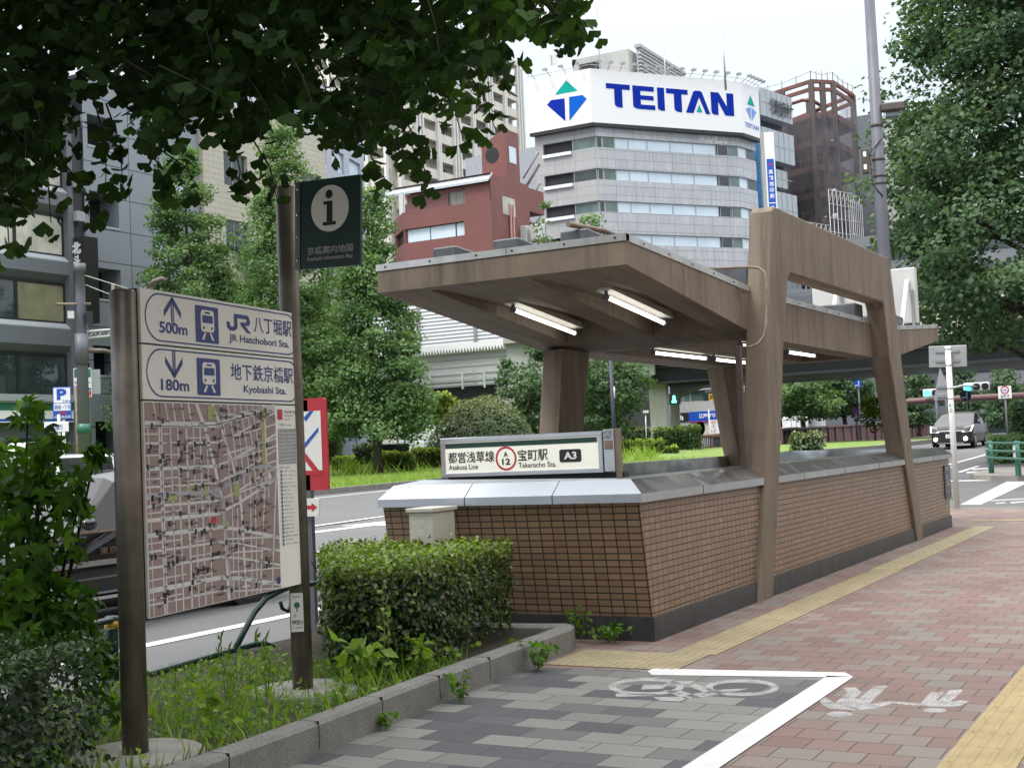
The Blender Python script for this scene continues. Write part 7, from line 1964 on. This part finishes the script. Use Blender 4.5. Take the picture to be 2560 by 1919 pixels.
def ghit(x, y, off=.17):          # where a bearing meets the ground of the strip
    d = ray(x, y); t = 20.0
    while t < 90 and EYE.z + d.z * t > hill(0, d.y * t) + off: t += .2
    return EYE + d * t
def boxhedge(label, x0, x1, yt, yb_, t, depth, n, leaf, mat, seed, name='clipped_hedge', cat='hedge', top=.8, side=.12):
    if t > 50:
        a, b_ = ghit(x0, yb_), ghit(x1, yb_); t = -(CAM_M.transposed() @ ((a + b_) / 2 - EYE)).z
    else: a, b_ = at(x0, yb_, t), at(x1, yb_, t)
    zt_ = at((x0 + x1) / 2, yt, t).z
    U, D = facing((a + b_) / 2); D = -D
    P = [a, b_, b_ + D * depth, a + D * depth]
    c = sum(P, Vector((0, 0, 0))) / 4
    poly = []                                        # rounded footprint
    for i in range(4):
        p, q, r_ = P[i - 1], P[i], P[(i + 1) % 4]
        poly += [q.lerp(p, .22), q.lerp(c, .06), q.lerp(r_, .22)]
    z0 = max(-.1, min(a.z - .05, zt_ - .4))
    return hedge(name, label, [(p.x, p.y) for p in poly], z0, zt_, n, leaf, M[mat], cat, top, side, .12, 6, 'quad', np.random.default_rng(seed), 'clipped hedges on the central strip')
boxhedge('small square clipped hedge on the central grass, just left of the station sign', 857, 892, 982, 1018, 64, 2.0, 1500, .14, 'leaf_lime', 1)
boxhedge('clipped square hedge partly behind the station sign edge', 893, 960, 970, 1010, 66, 2.4, 2200, .14, 'leaf_lime', 2)
boxhedge('smallest lime clipped hedge in front of the square one', 810, 858, 978, 1014, 64, 2, 1500, .14, 'leaf_lime', 3)
boxhedge('brownish low shrub behind the clipped hedges', 766, 810, 962, 1003, 66, 2, 1500, .14, 'leaf_bush', 4, 'low_shrub', 'shrub', .45, .2)
boxhedge('long low hedge behind the small square hedges', 800, 905, 958, 985, 71, 2.5, 2200, .15, 'leaf_lime', 5)
boxhedge('low clipped hedge at the edge of the flag pole', 722, 765, 988, 1015, 66, 2, 1200, .14, 'leaf_lime', 6)
boxhedge('dark round hedge beside the red and white road sign', 706, 738, 902, 1006, 58, 2, 2200, .14, 'leaf_mid', 7, 'round_hedge', 'hedge', .7, .3)
boxhedge('large dark clipped hedge seen under the entrance roof', 1415, 1514, 924, 972, 66, 2.4, 4200, .14, 'leaf_lime', 8, top=.42, side=-.1)
boxhedge('lime-topped clipped hedge in front of the large dark one', 1358, 1432, 952, 980, 62, 1.8, 2400, .13, 'leaf_lime', 9)
boxhedge('tiny clipped hedge at the foot of the large dark one', 1434, 1462, 966, 979, 62, 1.2, 700, .13, 'leaf_lime', 10)
boxhedge('clipped hedge just beyond the end of the station sign', 1336, 1358, 954, 980, 62, 1.5, 900, .13, 'leaf_lime', 11)
boxhedge('loose pale hedge running behind the large dark one', 1350, 1440, 924, 968, 71, 2.2, 2400, .15, 'leaf_bush', 12, 'loose_hedge', 'hedge', .6, .3)
# dome-shaped bush
rng = np.random.default_rng(61)
db = at(1043, 975, 66); dm = thing('dome_bush', 'large dome-shaped clipped bush with yellowish top behind the station sign', 'bush', (db.x, db.y, 0))
rx = (at(1172, 940, 68) - at(914, 940, 68)).length / 2; hz = at(1043, 858, 68).z
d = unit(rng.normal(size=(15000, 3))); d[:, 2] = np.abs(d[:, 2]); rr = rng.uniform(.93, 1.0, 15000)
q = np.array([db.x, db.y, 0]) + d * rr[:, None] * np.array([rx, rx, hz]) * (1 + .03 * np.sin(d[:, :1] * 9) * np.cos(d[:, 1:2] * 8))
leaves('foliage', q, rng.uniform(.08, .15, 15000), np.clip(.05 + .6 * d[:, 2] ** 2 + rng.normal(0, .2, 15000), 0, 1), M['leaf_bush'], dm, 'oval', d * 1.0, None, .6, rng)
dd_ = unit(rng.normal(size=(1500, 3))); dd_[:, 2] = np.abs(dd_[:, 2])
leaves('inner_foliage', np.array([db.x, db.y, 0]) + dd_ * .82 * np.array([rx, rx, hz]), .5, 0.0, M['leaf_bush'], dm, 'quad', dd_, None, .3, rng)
MB().tube([(db.x, db.y, 0), (db.x, db.y, hz * .7)], .12, 8).build('stem', M['bark'], dm)
# tall grasses around the dome and along the hedges
tg = []
for k in range(900):
    x = rng.choice([rng.uniform(700, 960), rng.uniform(1340, 1420), rng.uniform(740, 800)]); p = at(x, 975, rng.uniform(58, 68)); tg.append((p.x, p.y, hill(0, p.y) + .15))
tgo = leaves('tall_grass', np.array(tg), rng.uniform(.3, .8, len(tg)), rng.uniform(.2, 1, len(tg)), M['grass'], None, 'blade', (0, 0, 0), (0, 0, 1.4), .8, rng)
tag(tgo, 'tufts of tall grass between the clipped hedges', 'grass', kind='stuff')

# ------------------------------------------------------------------ trees
def cone_env(r0, p=1.0, low=.12): return lambda f: r0 * min(1, (f + .03) / low) ** .6 * max(.03, 1 - f) ** p
def round_env(r0): return lambda f: r0 * math.sqrt(max(.02, 1 - (2 * f - .95) ** 2))
def tree_px(name, label, x, ybase, ytop, t, halfpx, env, n_cl, per, cl_r, leaf, mat, clear, z0=None, **kw):
    b = at(x, ybase, t); z0 = hill(0, b.y) + .15 if z0 is None else z0
    b = Vector((b.x, b.y, z0)); top = at(x - 8, ytop, t).z; r0 = halfpx * 1.157 * t / FOC
    return tree(name, label, 'tree', b, top - z0, env(r0), n_cl, per, cl_r, leaf, M[mat], clear=clear, **kw)
G = 'ginkgos on the central strip'
tree_px('ginkgo_tree', 'columnar ginkgo standing above the direction panels, in front of the blue-grey building', 415, 960, 300, 66, 150, lambda r: cone_env(r, .7, .1), 300, 160, .85, .165, 'leaf_mid', 2.5, group=G, rng=np.random.default_rng(101), trunk_r=.22)
tree_px('ginkgo_tree', 'tall pointed ginkgo left of the flag pole', 628, 960, 262, 62, 135, lambda r: cone_env(r, .7, .1), 280, 160, .85, .16, 'leaf_mid', 2.2, group=G, rng=np.random.default_rng(102), trunk_r=.2)
tree_px('ginkgo_tree', 'broad low-branched ginkgo with visible trunk between the flag pole and the roof edge', 812, 950, 400, 60, 122, lambda r: cone_env(r, .6, .06), 230, 170, .85, .16, 'leaf_mid', 1.9, group=G, rng=np.random.default_rng(103), trunk_r=.2)
tree_px('ginkgo_tree', 'young ginkgo filling the gap behind the flag sign', 722, 960, 520, 74, 95, lambda r: cone_env(r, .6, .1), 120, 130, .95, .19, 'leaf_mid', 2.2, group=G, rng=np.random.default_rng(104), trunk_r=.16)
tree_px('ginkgo_tree', 'smaller ginkgo low behind the map sign', 520, 960, 500, 76, 120, lambda r: cone_env(r, .6, .1), 130, 130, 1.0, .19, 'leaf_mid', 1.5, group=G, rng=np.random.default_rng(105), trunk_r=.16)
tree_px('street_tree', 'thin ginkgo top in front of the silver building, shorter one', 1196, 900, 432, 100, 48, lambda r: cone_env(r, .8, .3), 46, 60, .8, .26, 'leaf_mid', 6, group='small trees before the silver building', rng=np.random.default_rng(106), trunk_r=.15)
tree_px('street_tree', 'thin ginkgo top in front of the silver building, taller one', 1296, 900, 422, 96, 58, lambda r: cone_env(r, .8, .3), 55, 60, .8, .25, 'leaf_mid', 6, group='small trees before the silver building', rng=np.random.default_rng(107), trunk_r=.15)
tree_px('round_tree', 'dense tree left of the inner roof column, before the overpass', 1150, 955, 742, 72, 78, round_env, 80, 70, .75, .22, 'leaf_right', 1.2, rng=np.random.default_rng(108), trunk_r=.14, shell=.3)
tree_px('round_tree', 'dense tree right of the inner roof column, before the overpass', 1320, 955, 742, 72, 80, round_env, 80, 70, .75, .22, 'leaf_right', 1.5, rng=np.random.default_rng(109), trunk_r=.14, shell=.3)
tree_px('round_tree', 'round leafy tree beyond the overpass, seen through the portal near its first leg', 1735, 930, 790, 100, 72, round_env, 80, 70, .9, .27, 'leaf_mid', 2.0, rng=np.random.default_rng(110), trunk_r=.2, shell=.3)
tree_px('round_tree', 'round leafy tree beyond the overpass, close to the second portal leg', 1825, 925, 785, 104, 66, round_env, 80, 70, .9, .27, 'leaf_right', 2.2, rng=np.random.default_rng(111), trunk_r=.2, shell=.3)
tree_px('roadside_sapling', 'slim light green sapling at the second portal leg, by the steel barrier', 1890, 945, 845, 84, 30, round_env, 22, 50, .5, .2, 'leaf_lime', .6, rng=np.random.default_rng(112), trunk_r=.05, shell=.2)
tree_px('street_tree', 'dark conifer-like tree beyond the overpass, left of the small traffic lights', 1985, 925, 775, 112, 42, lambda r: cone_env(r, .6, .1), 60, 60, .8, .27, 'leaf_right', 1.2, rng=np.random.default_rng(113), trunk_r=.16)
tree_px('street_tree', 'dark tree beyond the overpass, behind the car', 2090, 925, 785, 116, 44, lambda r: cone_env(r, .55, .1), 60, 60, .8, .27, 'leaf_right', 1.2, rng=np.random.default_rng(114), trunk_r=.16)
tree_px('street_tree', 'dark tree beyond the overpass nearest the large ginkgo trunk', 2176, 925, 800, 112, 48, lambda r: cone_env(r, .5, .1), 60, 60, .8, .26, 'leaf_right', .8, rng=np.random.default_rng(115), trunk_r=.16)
tree_px('small_pine', 'small spreading green pine in front of the dark girder', 945, 900, 832, 70, 42, round_env, 26, 60, .5, .2, 'leaf_lime', 2.2, rng=np.random.default_rng(116), trunk_r=.07, shell=.2, flat=.3)
# creeper and low bushes by the barrier
boxhedge('straggly bush at the foot of the steel barrier beside the portal leg', 1712, 1778, 938, 975, 66, 1.6, 900, .17, 'leaf_bush', 13, 'wild_bush', 'bush', .6, .3)
boxhedge('dark low bush at the street corner behind the green guard rail', 2140, 2230, 945, 1012, 41, 2.5, 2600, .1, 'leaf_mid', 14, 'corner_bush', 'bush', .7, .25)
boxhedge('dark bush under the large ginkgo, at the picture edge', 2190, 2270, 868, 950, 46, 2.5, 2600, .13, 'leaf_right', 15, 'corner_bush', 'bush', .5, .2)
pt = onZ(2050, 1096, 0)
leaves_w = weed('kerb_weed', 'small green weed tuft at the foot of the slender white pole', (pt.x - .12, pt.y - .05, 0), .3, 9, .09, .1, rng=rng)
# the large ginkgo on the right
bt = at(2200, 945, 41)
def rgk_env(f): return 4.9 * min(1, (f + .05) / .16) ** .7 * max(.05, 1 - f * .82) ** .6
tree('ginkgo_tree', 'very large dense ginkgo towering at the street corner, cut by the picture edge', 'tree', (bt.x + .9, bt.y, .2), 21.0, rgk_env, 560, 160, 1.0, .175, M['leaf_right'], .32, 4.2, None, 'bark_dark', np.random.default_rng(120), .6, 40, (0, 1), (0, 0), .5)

# ------------------------------------------------------------------ far-side and distant street furniture
def far_left():
    t = 52
    b = at(182, 950, t); b.z = 0
    o = thing('utility_pole', 'slim grey concrete utility pole with boxes and wires across the road', 'utility pole', b)
    zz = lambda y: at(180, y, t).z
    MB().lathe((b.x, b.y, 0), [(.26, -.15), (.2, zz(640)), (.19, zz(585)), (.24, zz(584)), (.24, zz(566))], 14).build('pole', M['pole_grey'], o)
    U, N = facing(b)
    f = Frame(b, U, UPV, N)
    MB().fbox(f, -.5, zz(688), .2, -.25, zz(672), .45).build('box', M['board_grey'], o); MB().fbox(f, .2, zz(700), .1, .45, zz(672), .4).build('box', M['black'], o)
    MB().tube([f.P(-.9, zz(655), .1), f.P(.4, zz(655), .1)], .06, 6).build('cross_arm', M['rust'], o)
    MB().tube([f.P(0, zz(785), .1), f.P(0, zz(720), .1)], .27, 10).build('band', M['pole_grey'], o)
    MB().lathe((b.x, b.y, 0), [(.275, zz(935)), (.27, zz(915))], 14).build('green_band', M['rail_green'], o)
    mb = MB()
    for y0, x1, y1 in ((590, 330, 640), (610, 330, 672)): mb.tube([f.P(.1, zz(y0), 0), at(x1, y1, t + 6)], .018, 4)
    mb.build('wire', M['pole_white'], o)
    mb = MB()
    a, c = f.P(.1, zz(716), 0), at(330, 704, t + 4); a2, c2 = f.P(.1, zz(730), 0), at(330, 716, t + 4)
    mb.tube([a, c], .06, 5); mb.tube([a2, c2], .06, 5)
    for k in range(8): mb.tube([a.lerp(c, k / 8), a2.lerp(c2, (k + .5) / 8)], .035, 4); mb.tube([a2.lerp(c2, (k + .5) / 8), a.lerp(c, (k + 1) / 8)], .035, 4)
    mb.build('truss_arm', M['frame_alu'], o)
    # street lamp arm
    l = thing('street_lamp', 'rusty brown street lamp whose head reaches over the top of the first sign post', 'street lamp', at(243, 950, 56) * 1.0)
    p = at(246, 690, 56)
    MB().tube([(p.x, p.y, -.15), (p.x, p.y, at(246, 612, 56).z)], [.1, .07], 8).build('pole', M['rust'], l)
    MB().tube([(p.x, p.y, at(246, 648, 56).z), at(290, 634, 56), at(325, 618, 56), at(340, 612, 56)], .055, 6).build('arm', bpy.data.materials['brown_metal_paint'], l)
    MB().tube([at(318, 619, 56), at(332, 608, 56), at(350, 602, 56), at(361, 606, 56)], [.06, .11, .11, .05], 8).build('lamp_head', plain('brown_lamp_paint', (.10, .075, .065), .5), l)
    l = thing('street_lamp', 'second brown lamp arm reaching out just left of the map sign post', 'street lamp', at(182, 950, 54))
    MB().tube([at(190, 757, 54), at(225, 757, 54), at(262, 766, 54)], [.11, .09, .05], 8).build('lamp_head', bpy.data.materials['brown_lamp_paint'], l)
    MB().tube([(at(262, 766, 54).x, at(262, 766, 54).y, -.15), at(262, 766, 54)], .08, 6).build('pole', M['rust'], l)
    # parking sign
    t = 47
    U = facing(at(132, 870, t))[0]
    F, w, h = corners(at(112, 836, t), at(153, 836, t), at(115, 907, t))
    F = Frame(at(115, 906, t), U, UPV); w = (at(152, 906, t) - at(114, 906, t)).length; h = at(115, 836, t).z - at(115, 906, t).z
    s = thing('parking_sign', 'blue and white P parking sign with a red arrow on a white pole', 'sign', Vector((F.O.x, F.O.y, -.15)))
    MB().tube([F.P(w * .55, -F.O.z - .1, -.1), F.P(w * .55, h * .5, -.1)], .06, 8).build('pole', M['pole_white'], s)
    b_ = MB().fbox(F, 0, 0, -.06, w, h, 0).build('panel', M['blue2'], s, bevel=.02)
    shapes('white_field', F, [rrect(.03, h * .51, w - .03, h - .03, .04), rrect(.03, h * .27, w - .03, h * .49, .03)], M['white_gloss'], b_, .008)
    text('lettering', F, [('P', w * .22, h * .6, w * .75, h * .95, .05), ('24H', w * .52, h * .53, w * .95, h * .6, .01), ('銀座一丁目', w * .09, h * .31, w * .93, h * .45, .01)], M['blue2'], b_, .014)
    text('lettering', F, [('100m先左折', w * .08, h * .03, w * .95, h * .12, .01)], M['white_gloss'], b_, .014)
    shapes('red_arrow', F, [[(w * .28, h * .19), (w * .45, h * .245), (w * .45, h * .215), (w * .72, h * .215), (w * .72, h * .14), (w * .62, h * .14), (w * .62, h * .175), (w * .45, h * .175), (w * .45, h * .14)]], M['red'], b_, .014)
    # shop blade sign
    t = 62
    F = Frame(at(160, 858, t), facing(at(170, 830, t))[0], UPV); w = (at(196, 858, t) - at(159, 858, t)).length; h = at(160, 795, t).z - at(160, 858, t).z
    s = thing('blade_sign', 'white and green shop blade sign with a red lower field behind the utility pole', 'sign', F.O)
    b_ = MB().fbox(F, 0, 0, -.4, w, h * 1.0, 0).build('box', M['white_gloss'], s)
    shapes('green_field', F, [[(.03, h * .68), (w - .03, h * .68), (w - .03, h * .97), (.03, h * .97)]], M['rail_green'], b_, .01)
    shapes('blue_stripe', F, [[(.03, h * .25), (w - .03, h * .25), (w - .03, h * .31), (.03, h * .31)]], M['blue2'], b_, .01)
    shapes('red_field', F, [[(.03, .03), (w - .03, .03), (w - .03, h * .22), (.03, h * .22)]], M['red'], b_, .01)
    text('lettering', F, [('FamilyMart', w * .06, h * .44, w * .94, h * .55, .02)], M['rail_green'], b_, .015); text('lettering', F, [('たばこ', w * .1, h * .06, w * .9, h * .2, .02)], M['white_gloss'], b_, .015)
    MB().fbox(F, w * 1.001, h * .1, -.4, w + .4, h * .95, -.05).build('mount', M['ledge'], s)
    q = at(168, 950, 55)
    p = thing('wooden_post', 'thin brown post beside the utility pole', 'post', (q.x, q.y, -.15)); MB().tube([(q.x, q.y, -.15), (q.x, q.y, at(168, 832, 55).z)], .09, 8).build('post', M['rust'], p)
    # street name sign and a white van cab in traffic behind the shrub
    F = Frame(at(96, 934, 44), facing(at(120, 910, 44))[0], UPV); w = (at(150, 920, 44) - at(100, 920, 44)).length
    s = thing('street_sign', 'small white street sign above the leafy shrub', 'sign', F.O)
    b_ = MB().fbox(F, 0, 0, -.05, w, .34, 0).build('panel', M['white_gloss'], s, bevel=.02); text('lettering', F, [('昭和通り', w * .15, .08, w * .75, .26, .01)], M['blue2'], b_, .01)
    MB().tube([F.P(w * .6, -1.9, -.1), F.P(w * .6, .6, -.1)], .05, 8).build('pole', M['pole_white'], s)
far_left()
def van(label, loc, L, name='box_truck'):
    o = thing(name, label, 'truck', loc)
    x, y, z = loc
    MB().box((x - 1.1, y - 2.4, z + .8), (x + 1.1, y + 2.6, z + 3.1)).build('cargo_box', M['white_gloss'], o, bevel=.04)
    MB().box((x - 1.0, y - 4.2, z + .5), (x + 1.0, y - 2.5, z + 2.2)).build('cab', M['white_car'], o, bevel=.12, segs=2)
    mb = MB()
    for a in (-.35, .05, .4): mb.box((x + a, y - 2.43, z + .85), (x + a + .04, y - 2.401, z + 3.05)); 
    for a in (1.1, 2.0, 2.8): mb.box((x - 1.0, y - 2.42, z + a), (x + 1.0, y - 2.402, z + a + .05))
    mb.build('door_bar', M['frame_alu'], o)
    MB().box((x - .95, y - 4.23, z + 1.3), (x + .95, y - 4.19, z + 2.05)).build('windscreen', M['car_glass'], o)
    for yy in (-3.4, 1.4):
        for s in (-1, 1): MB().tube([(x + s * .75, y + yy, z + .42), (x + s * 1.02, y + yy, z + .42)], .42, 16).build('wheel', M['tyre'], o)
p = at(908, 945, 78); van('white box truck partly hidden behind the dome bush', (p.x - .6, p.y + 2.4, -.1), 7)
p = at(1737, 922, 108); van('white delivery truck far off behind the steel barrier', (p.x, p.y, -.1), 7, 'delivery_truck')
def signal(label, x, y, t, w, horizontal=True, lit=0):
    p = at(x, y, t); o = thing('traffic_light', label, 'traffic light', Vector((p.x, p.y, p.z)), 'traffic lights beyond the overpass')
    U, N = facing(p); F = Frame(p, U, UPV, N)
    MB().fbox(F, -w / 2, -w * .17, -.2, w / 2, w * .17, 0).build('housing', M['white_car'], o, bevel=.05)
    for k in range(3):
        MB().tube([F.P(-w / 3 + k * w / 3, 0, .0), F.P(-w / 3 + k * w / 3, 0, .06)], w * .14, 14).build('lens', emit('cyan_signal', (.05, .9, .8), 3) if (k == lit and 'cyan_signal' not in bpy.data.materials) else (bpy.data.materials['cyan_signal'] if k == lit else M['black']), o)
    return o, p
o, p = signal('three-lens traffic light on a curved arm, lit green, above the dark blue arrow sign', 2109, 835, 92, 1.75)
q = at(2048, 930, 92)
MB().tube([(q.x, q.y, -.1), (q.x, q.y, at(2048, 850, 92).z), at(2056, 838, 92), at(2080, 833, 92), p], .09, 8).build('arm', M['frame_alu'], o)
o, p = signal('traffic light lit green showing just left of the triangular sign', 2020, 848, 98, 1.75)
MB().tube([(p.x, p.y + .2, -.1), (p.x, p.y + .2, p.z)], .1, 8).build('post', M['pole_grey'], o)
o, p = signal('tiny green traffic light low between the round trees, beside a white sign', 1708, 905, 118, .8)
MB().tube([(p.x, p.y + .2, -.1), (p.x, p.y + .2, p.z)], .08, 8).build('post', M['pole_grey'], o)
def round_sign(label, x, y, t, r, field, arrow, ring=None, post=True):
    p = at(x, y, t); o = thing('round_sign', label, 'road sign', p); U, N = facing(p); F = Frame(p, U, UPV, N)
    b_ = MB().hexa([F.P(u, v, -.04) for u, v in disc(0, 0, r)], [F.P(u, v, 0) for u, v in disc(0, 0, r)]).build('disc', M[ring or field], o)
    if ring: shapes('field', F, [disc(0, 0, r * .74)], M[field], b_, .01)
    if arrow: shapes('arrow', F, [[(u * r, v * r) for u, v in q_] for q_ in ([(.12, -.75), (.3, -.75), (.3, .35), (.12, .35)], [(.0, .35), (.42, .35), (.21, .78)], [(.12, -.15), (-.4, -.28), (-.4, -.46), (.12, -.32)], [(-.36, -.12), (-.36, -.62), (-.78, -.42)])], M['white_gloss'], b_, .02)
    else: shapes('stroke', F, [[(-.6 * r, .5 * r), (-.5 * r, .6 * r), (.6 * r, -.5 * r), (.5 * r, -.6 * r)]], M['red'], b_, .02)
    if post: MB().tube([(p.x, p.y + .12, -.1), (p.x, p.y + .12, p.z)], .05, 8).build('post', M['pole_grey'], o)
    return o
round_sign('round blue sign with white straight and left arrows beside the second portal leg', 1853, 829, 94, .31, 'blue2', True)
round_sign('round dark blue arrow sign under the three-lens traffic light', 2086, 854, 88, .36, 'blue', True)
round_sign('small round no-parking sign low beside the round trees', 1847, 887, 92, .24, 'blue2', False, 'red')
round_sign('tiny round no-parking sign low beyond the brown arch', 1935, 904, 108, .23, 'blue2', False, 'red')
p = at(2162, 836, 60); U, N = facing(p); F = Frame(at(2157, 861, 60), U, UPV, N)
o = thing('cycling_sign', 'white rectangular sign with a red ring and bicycle figure beyond the traffic lights', 'road sign', F.O)
w = (at(2184, 861, 60) - at(2157, 861, 60)).length; h = at(2157, 834, 60).z - F.O.z
b_ = MB().fbox(F, 0, 0, -.04, w, h, 0).build('panel', M['white_gloss'], o)
shapes('red_ring', F, ringpolys(disc(w * .5, h * .68, w * .32), disc(w * .5, h * .68, w * .24)), M['red'], b_, .01)
shapes('bicycle_figure', F, ringpolys(disc(w * .4, h * .63, w * .07, 12), disc(w * .4, h * .63, w * .045, 12)) + ringpolys(disc(w * .6, h * .63, w * .07, 12), disc(w * .6, h * .63, w * .045, 12)) + [[(w * .42, h * .7), (w * .6, h * .7), (w * .6, h * .74), (w * .42, h * .74)]], M['blue2'], b_, .01)
text('lettering', F, [('自転車\n通行止', w * .15, h * .06, w * .85, h * .3)], M['black'], b_, .01)
MB().tube([F.P(w * .5, -F.O.z - .1, -.1), F.P(w * .5, h, -.1)], .05, 8).build('post', M['pole_grey'], o)
for (x, y, w_, h_, t, f, lab) in ((1711, 887, 14, 14, 116, 'white_gloss', 'small white square sign above the tiny green traffic light'), (1850, 903, 10, 13, 91, 'blue2', 'small blue parking plate under the no-parking sign')):
    p = at(x, y, t); U, N = facing(p); F = Frame(p, U, UPV, N); w = w_ * 1.157 * t / FOC; h = h_ * 1.157 * t / FOC
    o = thing('small_sign', lab, 'road sign', p); b_ = MB().fbox(F, -w / 2, -h / 2, -.04, w / 2, h / 2, 0).build('panel', M[f], o)
    if f == 'blue2': text('lettering', F, [('P', -w * .25, -h * .25, w * .25, h * .35, .04)], M['white_gloss'], b_, .01)
    else: shapes('dark_disc', F, [disc(0, 0, w * .3)], M['blue2'], b_, .01)
    MB().tube([(p.x, p.y + .1, -.1), (p.x, p.y + .1, p.z)], .05, 8).build('post', M['pole_grey'], o)
# brown arch of the pedestrian deck
p0_, p1_ = at(1926, 940, 100), at(2155, 860, 96)
o = thing('steel_arch', 'brown steel portal arch spanning the side road beyond the overpass', 'gantry', (p0_.x, p0_.y, 0))
zt_ = at(2050, 862, 98).z
MB().tube([(p0_.x, p0_.y, -.1), (p0_.x, p0_.y, zt_ - 1.4), (p0_.x + .35, p0_.y, zt_ - .5), (p0_.x + 1.4, p0_.y, zt_)] + [(p1_.x + 4, p1_.y, at(2140, 858, 96).z)], .24, 8).build('frame', M['brown_steel'], o)
# dark-blue lamp column under the roof and a utility pole beyond
b = at(1326, 900, 52); o = thing('lamp_column', 'slim dark blue lamp column in front of the dense trees, under the roof', 'lamp post', (b.x, b.y, 0))
MB().tube([(b.x, b.y, 0), at(1318, 770, 52)], [.09, .07], 10).build('column', plain('slate_blue_column', (.03, .035, .055), .5), o); q = at(1324, 860, 52)
MB().lathe((q.x, q.y, q.z), [(.1, 0), (.1, .45)], 10).build('white_band', M['white_gloss'], o)
b = at(1918, 920, 110); o = thing('utility_pole', 'pale slim utility pole beyond the overpass beside the brown arch', 'utility pole', (b.x, b.y, -.1)); MB().tube([(b.x, b.y, -.1), at(1914, 842, 110)], .14, 8).build('pole', M['board_grey'], o); MB().tube([at(1915, 858, 110), at(1922, 857, 110)], .25, 8).build('transformer', M['board_grey'], o)
b = at(2045, 920, 112); o = thing('utility_pole', 'pale lattice-topped pole behind the slender white sign pole', 'utility pole', (b.x, b.y, -.1)); MB().tube([(b.x, b.y, -.1), at(2047, 800, 112)], .12, 8).build('pole', M['board_grey'], o)
# posters beside the tree under the roof
F = Frame(at(1158, 897, 76), facing(at(1160, 890, 76))[0], UPV)
o = thing('notice_board', 'white roadside notice with red characters left of the inner roof column', 'sign', F.O)
b_ = MB().fbox(F, 0, 0, -.05, .85, .85, 0).build('panel', M['white_gloss'], o); text('lettering', F, [('歩行者優先', .06, .08, .8, .28, .01)], M['red'], b_, .01); text('lettering', F, [('横断歩道', .06, .5, .8, .7, .01)], M['blue'], b_, .01)
MB().tube([F.P(.4, -F.O.z, -.1), F.P(.4, .8, -.1)], .05, 8).build('post', M['pole_grey'], o)
q = at(1394, 915, 70)
o = thing('camera_pole', 'slim grey pole with small floodlights before the overpass pier', 'pole', (q.x, q.y, 0))
MB().tube([(q.x, q.y, 0), at(1394, 886, 70)], .035, 8).build('pole', M['frame_alu'], o)
MB().fbox(Frame(at(1389, 892, 70), facing(q)[0], UPV), 0, 0, -.1, .3, .14, .1).build('floodlight', M['board_grey'], o)
# manhole covers
for x, y, lab in ((818, 1166, 'round iron manhole cover in the far traffic lanes'), (690, 1203, 'round iron manhole cover nearer the flag pole')):
    p = onZ(x, y, -.15); o = MB().lathe((p.x, p.y, -.15), [(.45, .003), (.45, .012), (.43, .014)], 28).build('manhole_cover', M['roofbox']); tag(o, lab, 'manhole cover')
    r = MB(); [r.face([(p.x + .45 * math.cos(a0), p.y + .45 * math.sin(a0), -.143), (p.x + .62 * math.cos(a0), p.y + .62 * math.sin(a0), -.143), (p.x + .62 * math.cos(a1), p.y + .62 * math.sin(a1), -.143), (p.x + .45 * math.cos(a1), p.y + .45 * math.sin(a1), -.143)]) for a0, a1 in [(2 * math.pi * k / 28, 2 * math.pi * (k + 1) / 28) for k in range(28)]]
    r.build('surround', M['concrete_grey'], o, recalc=False)
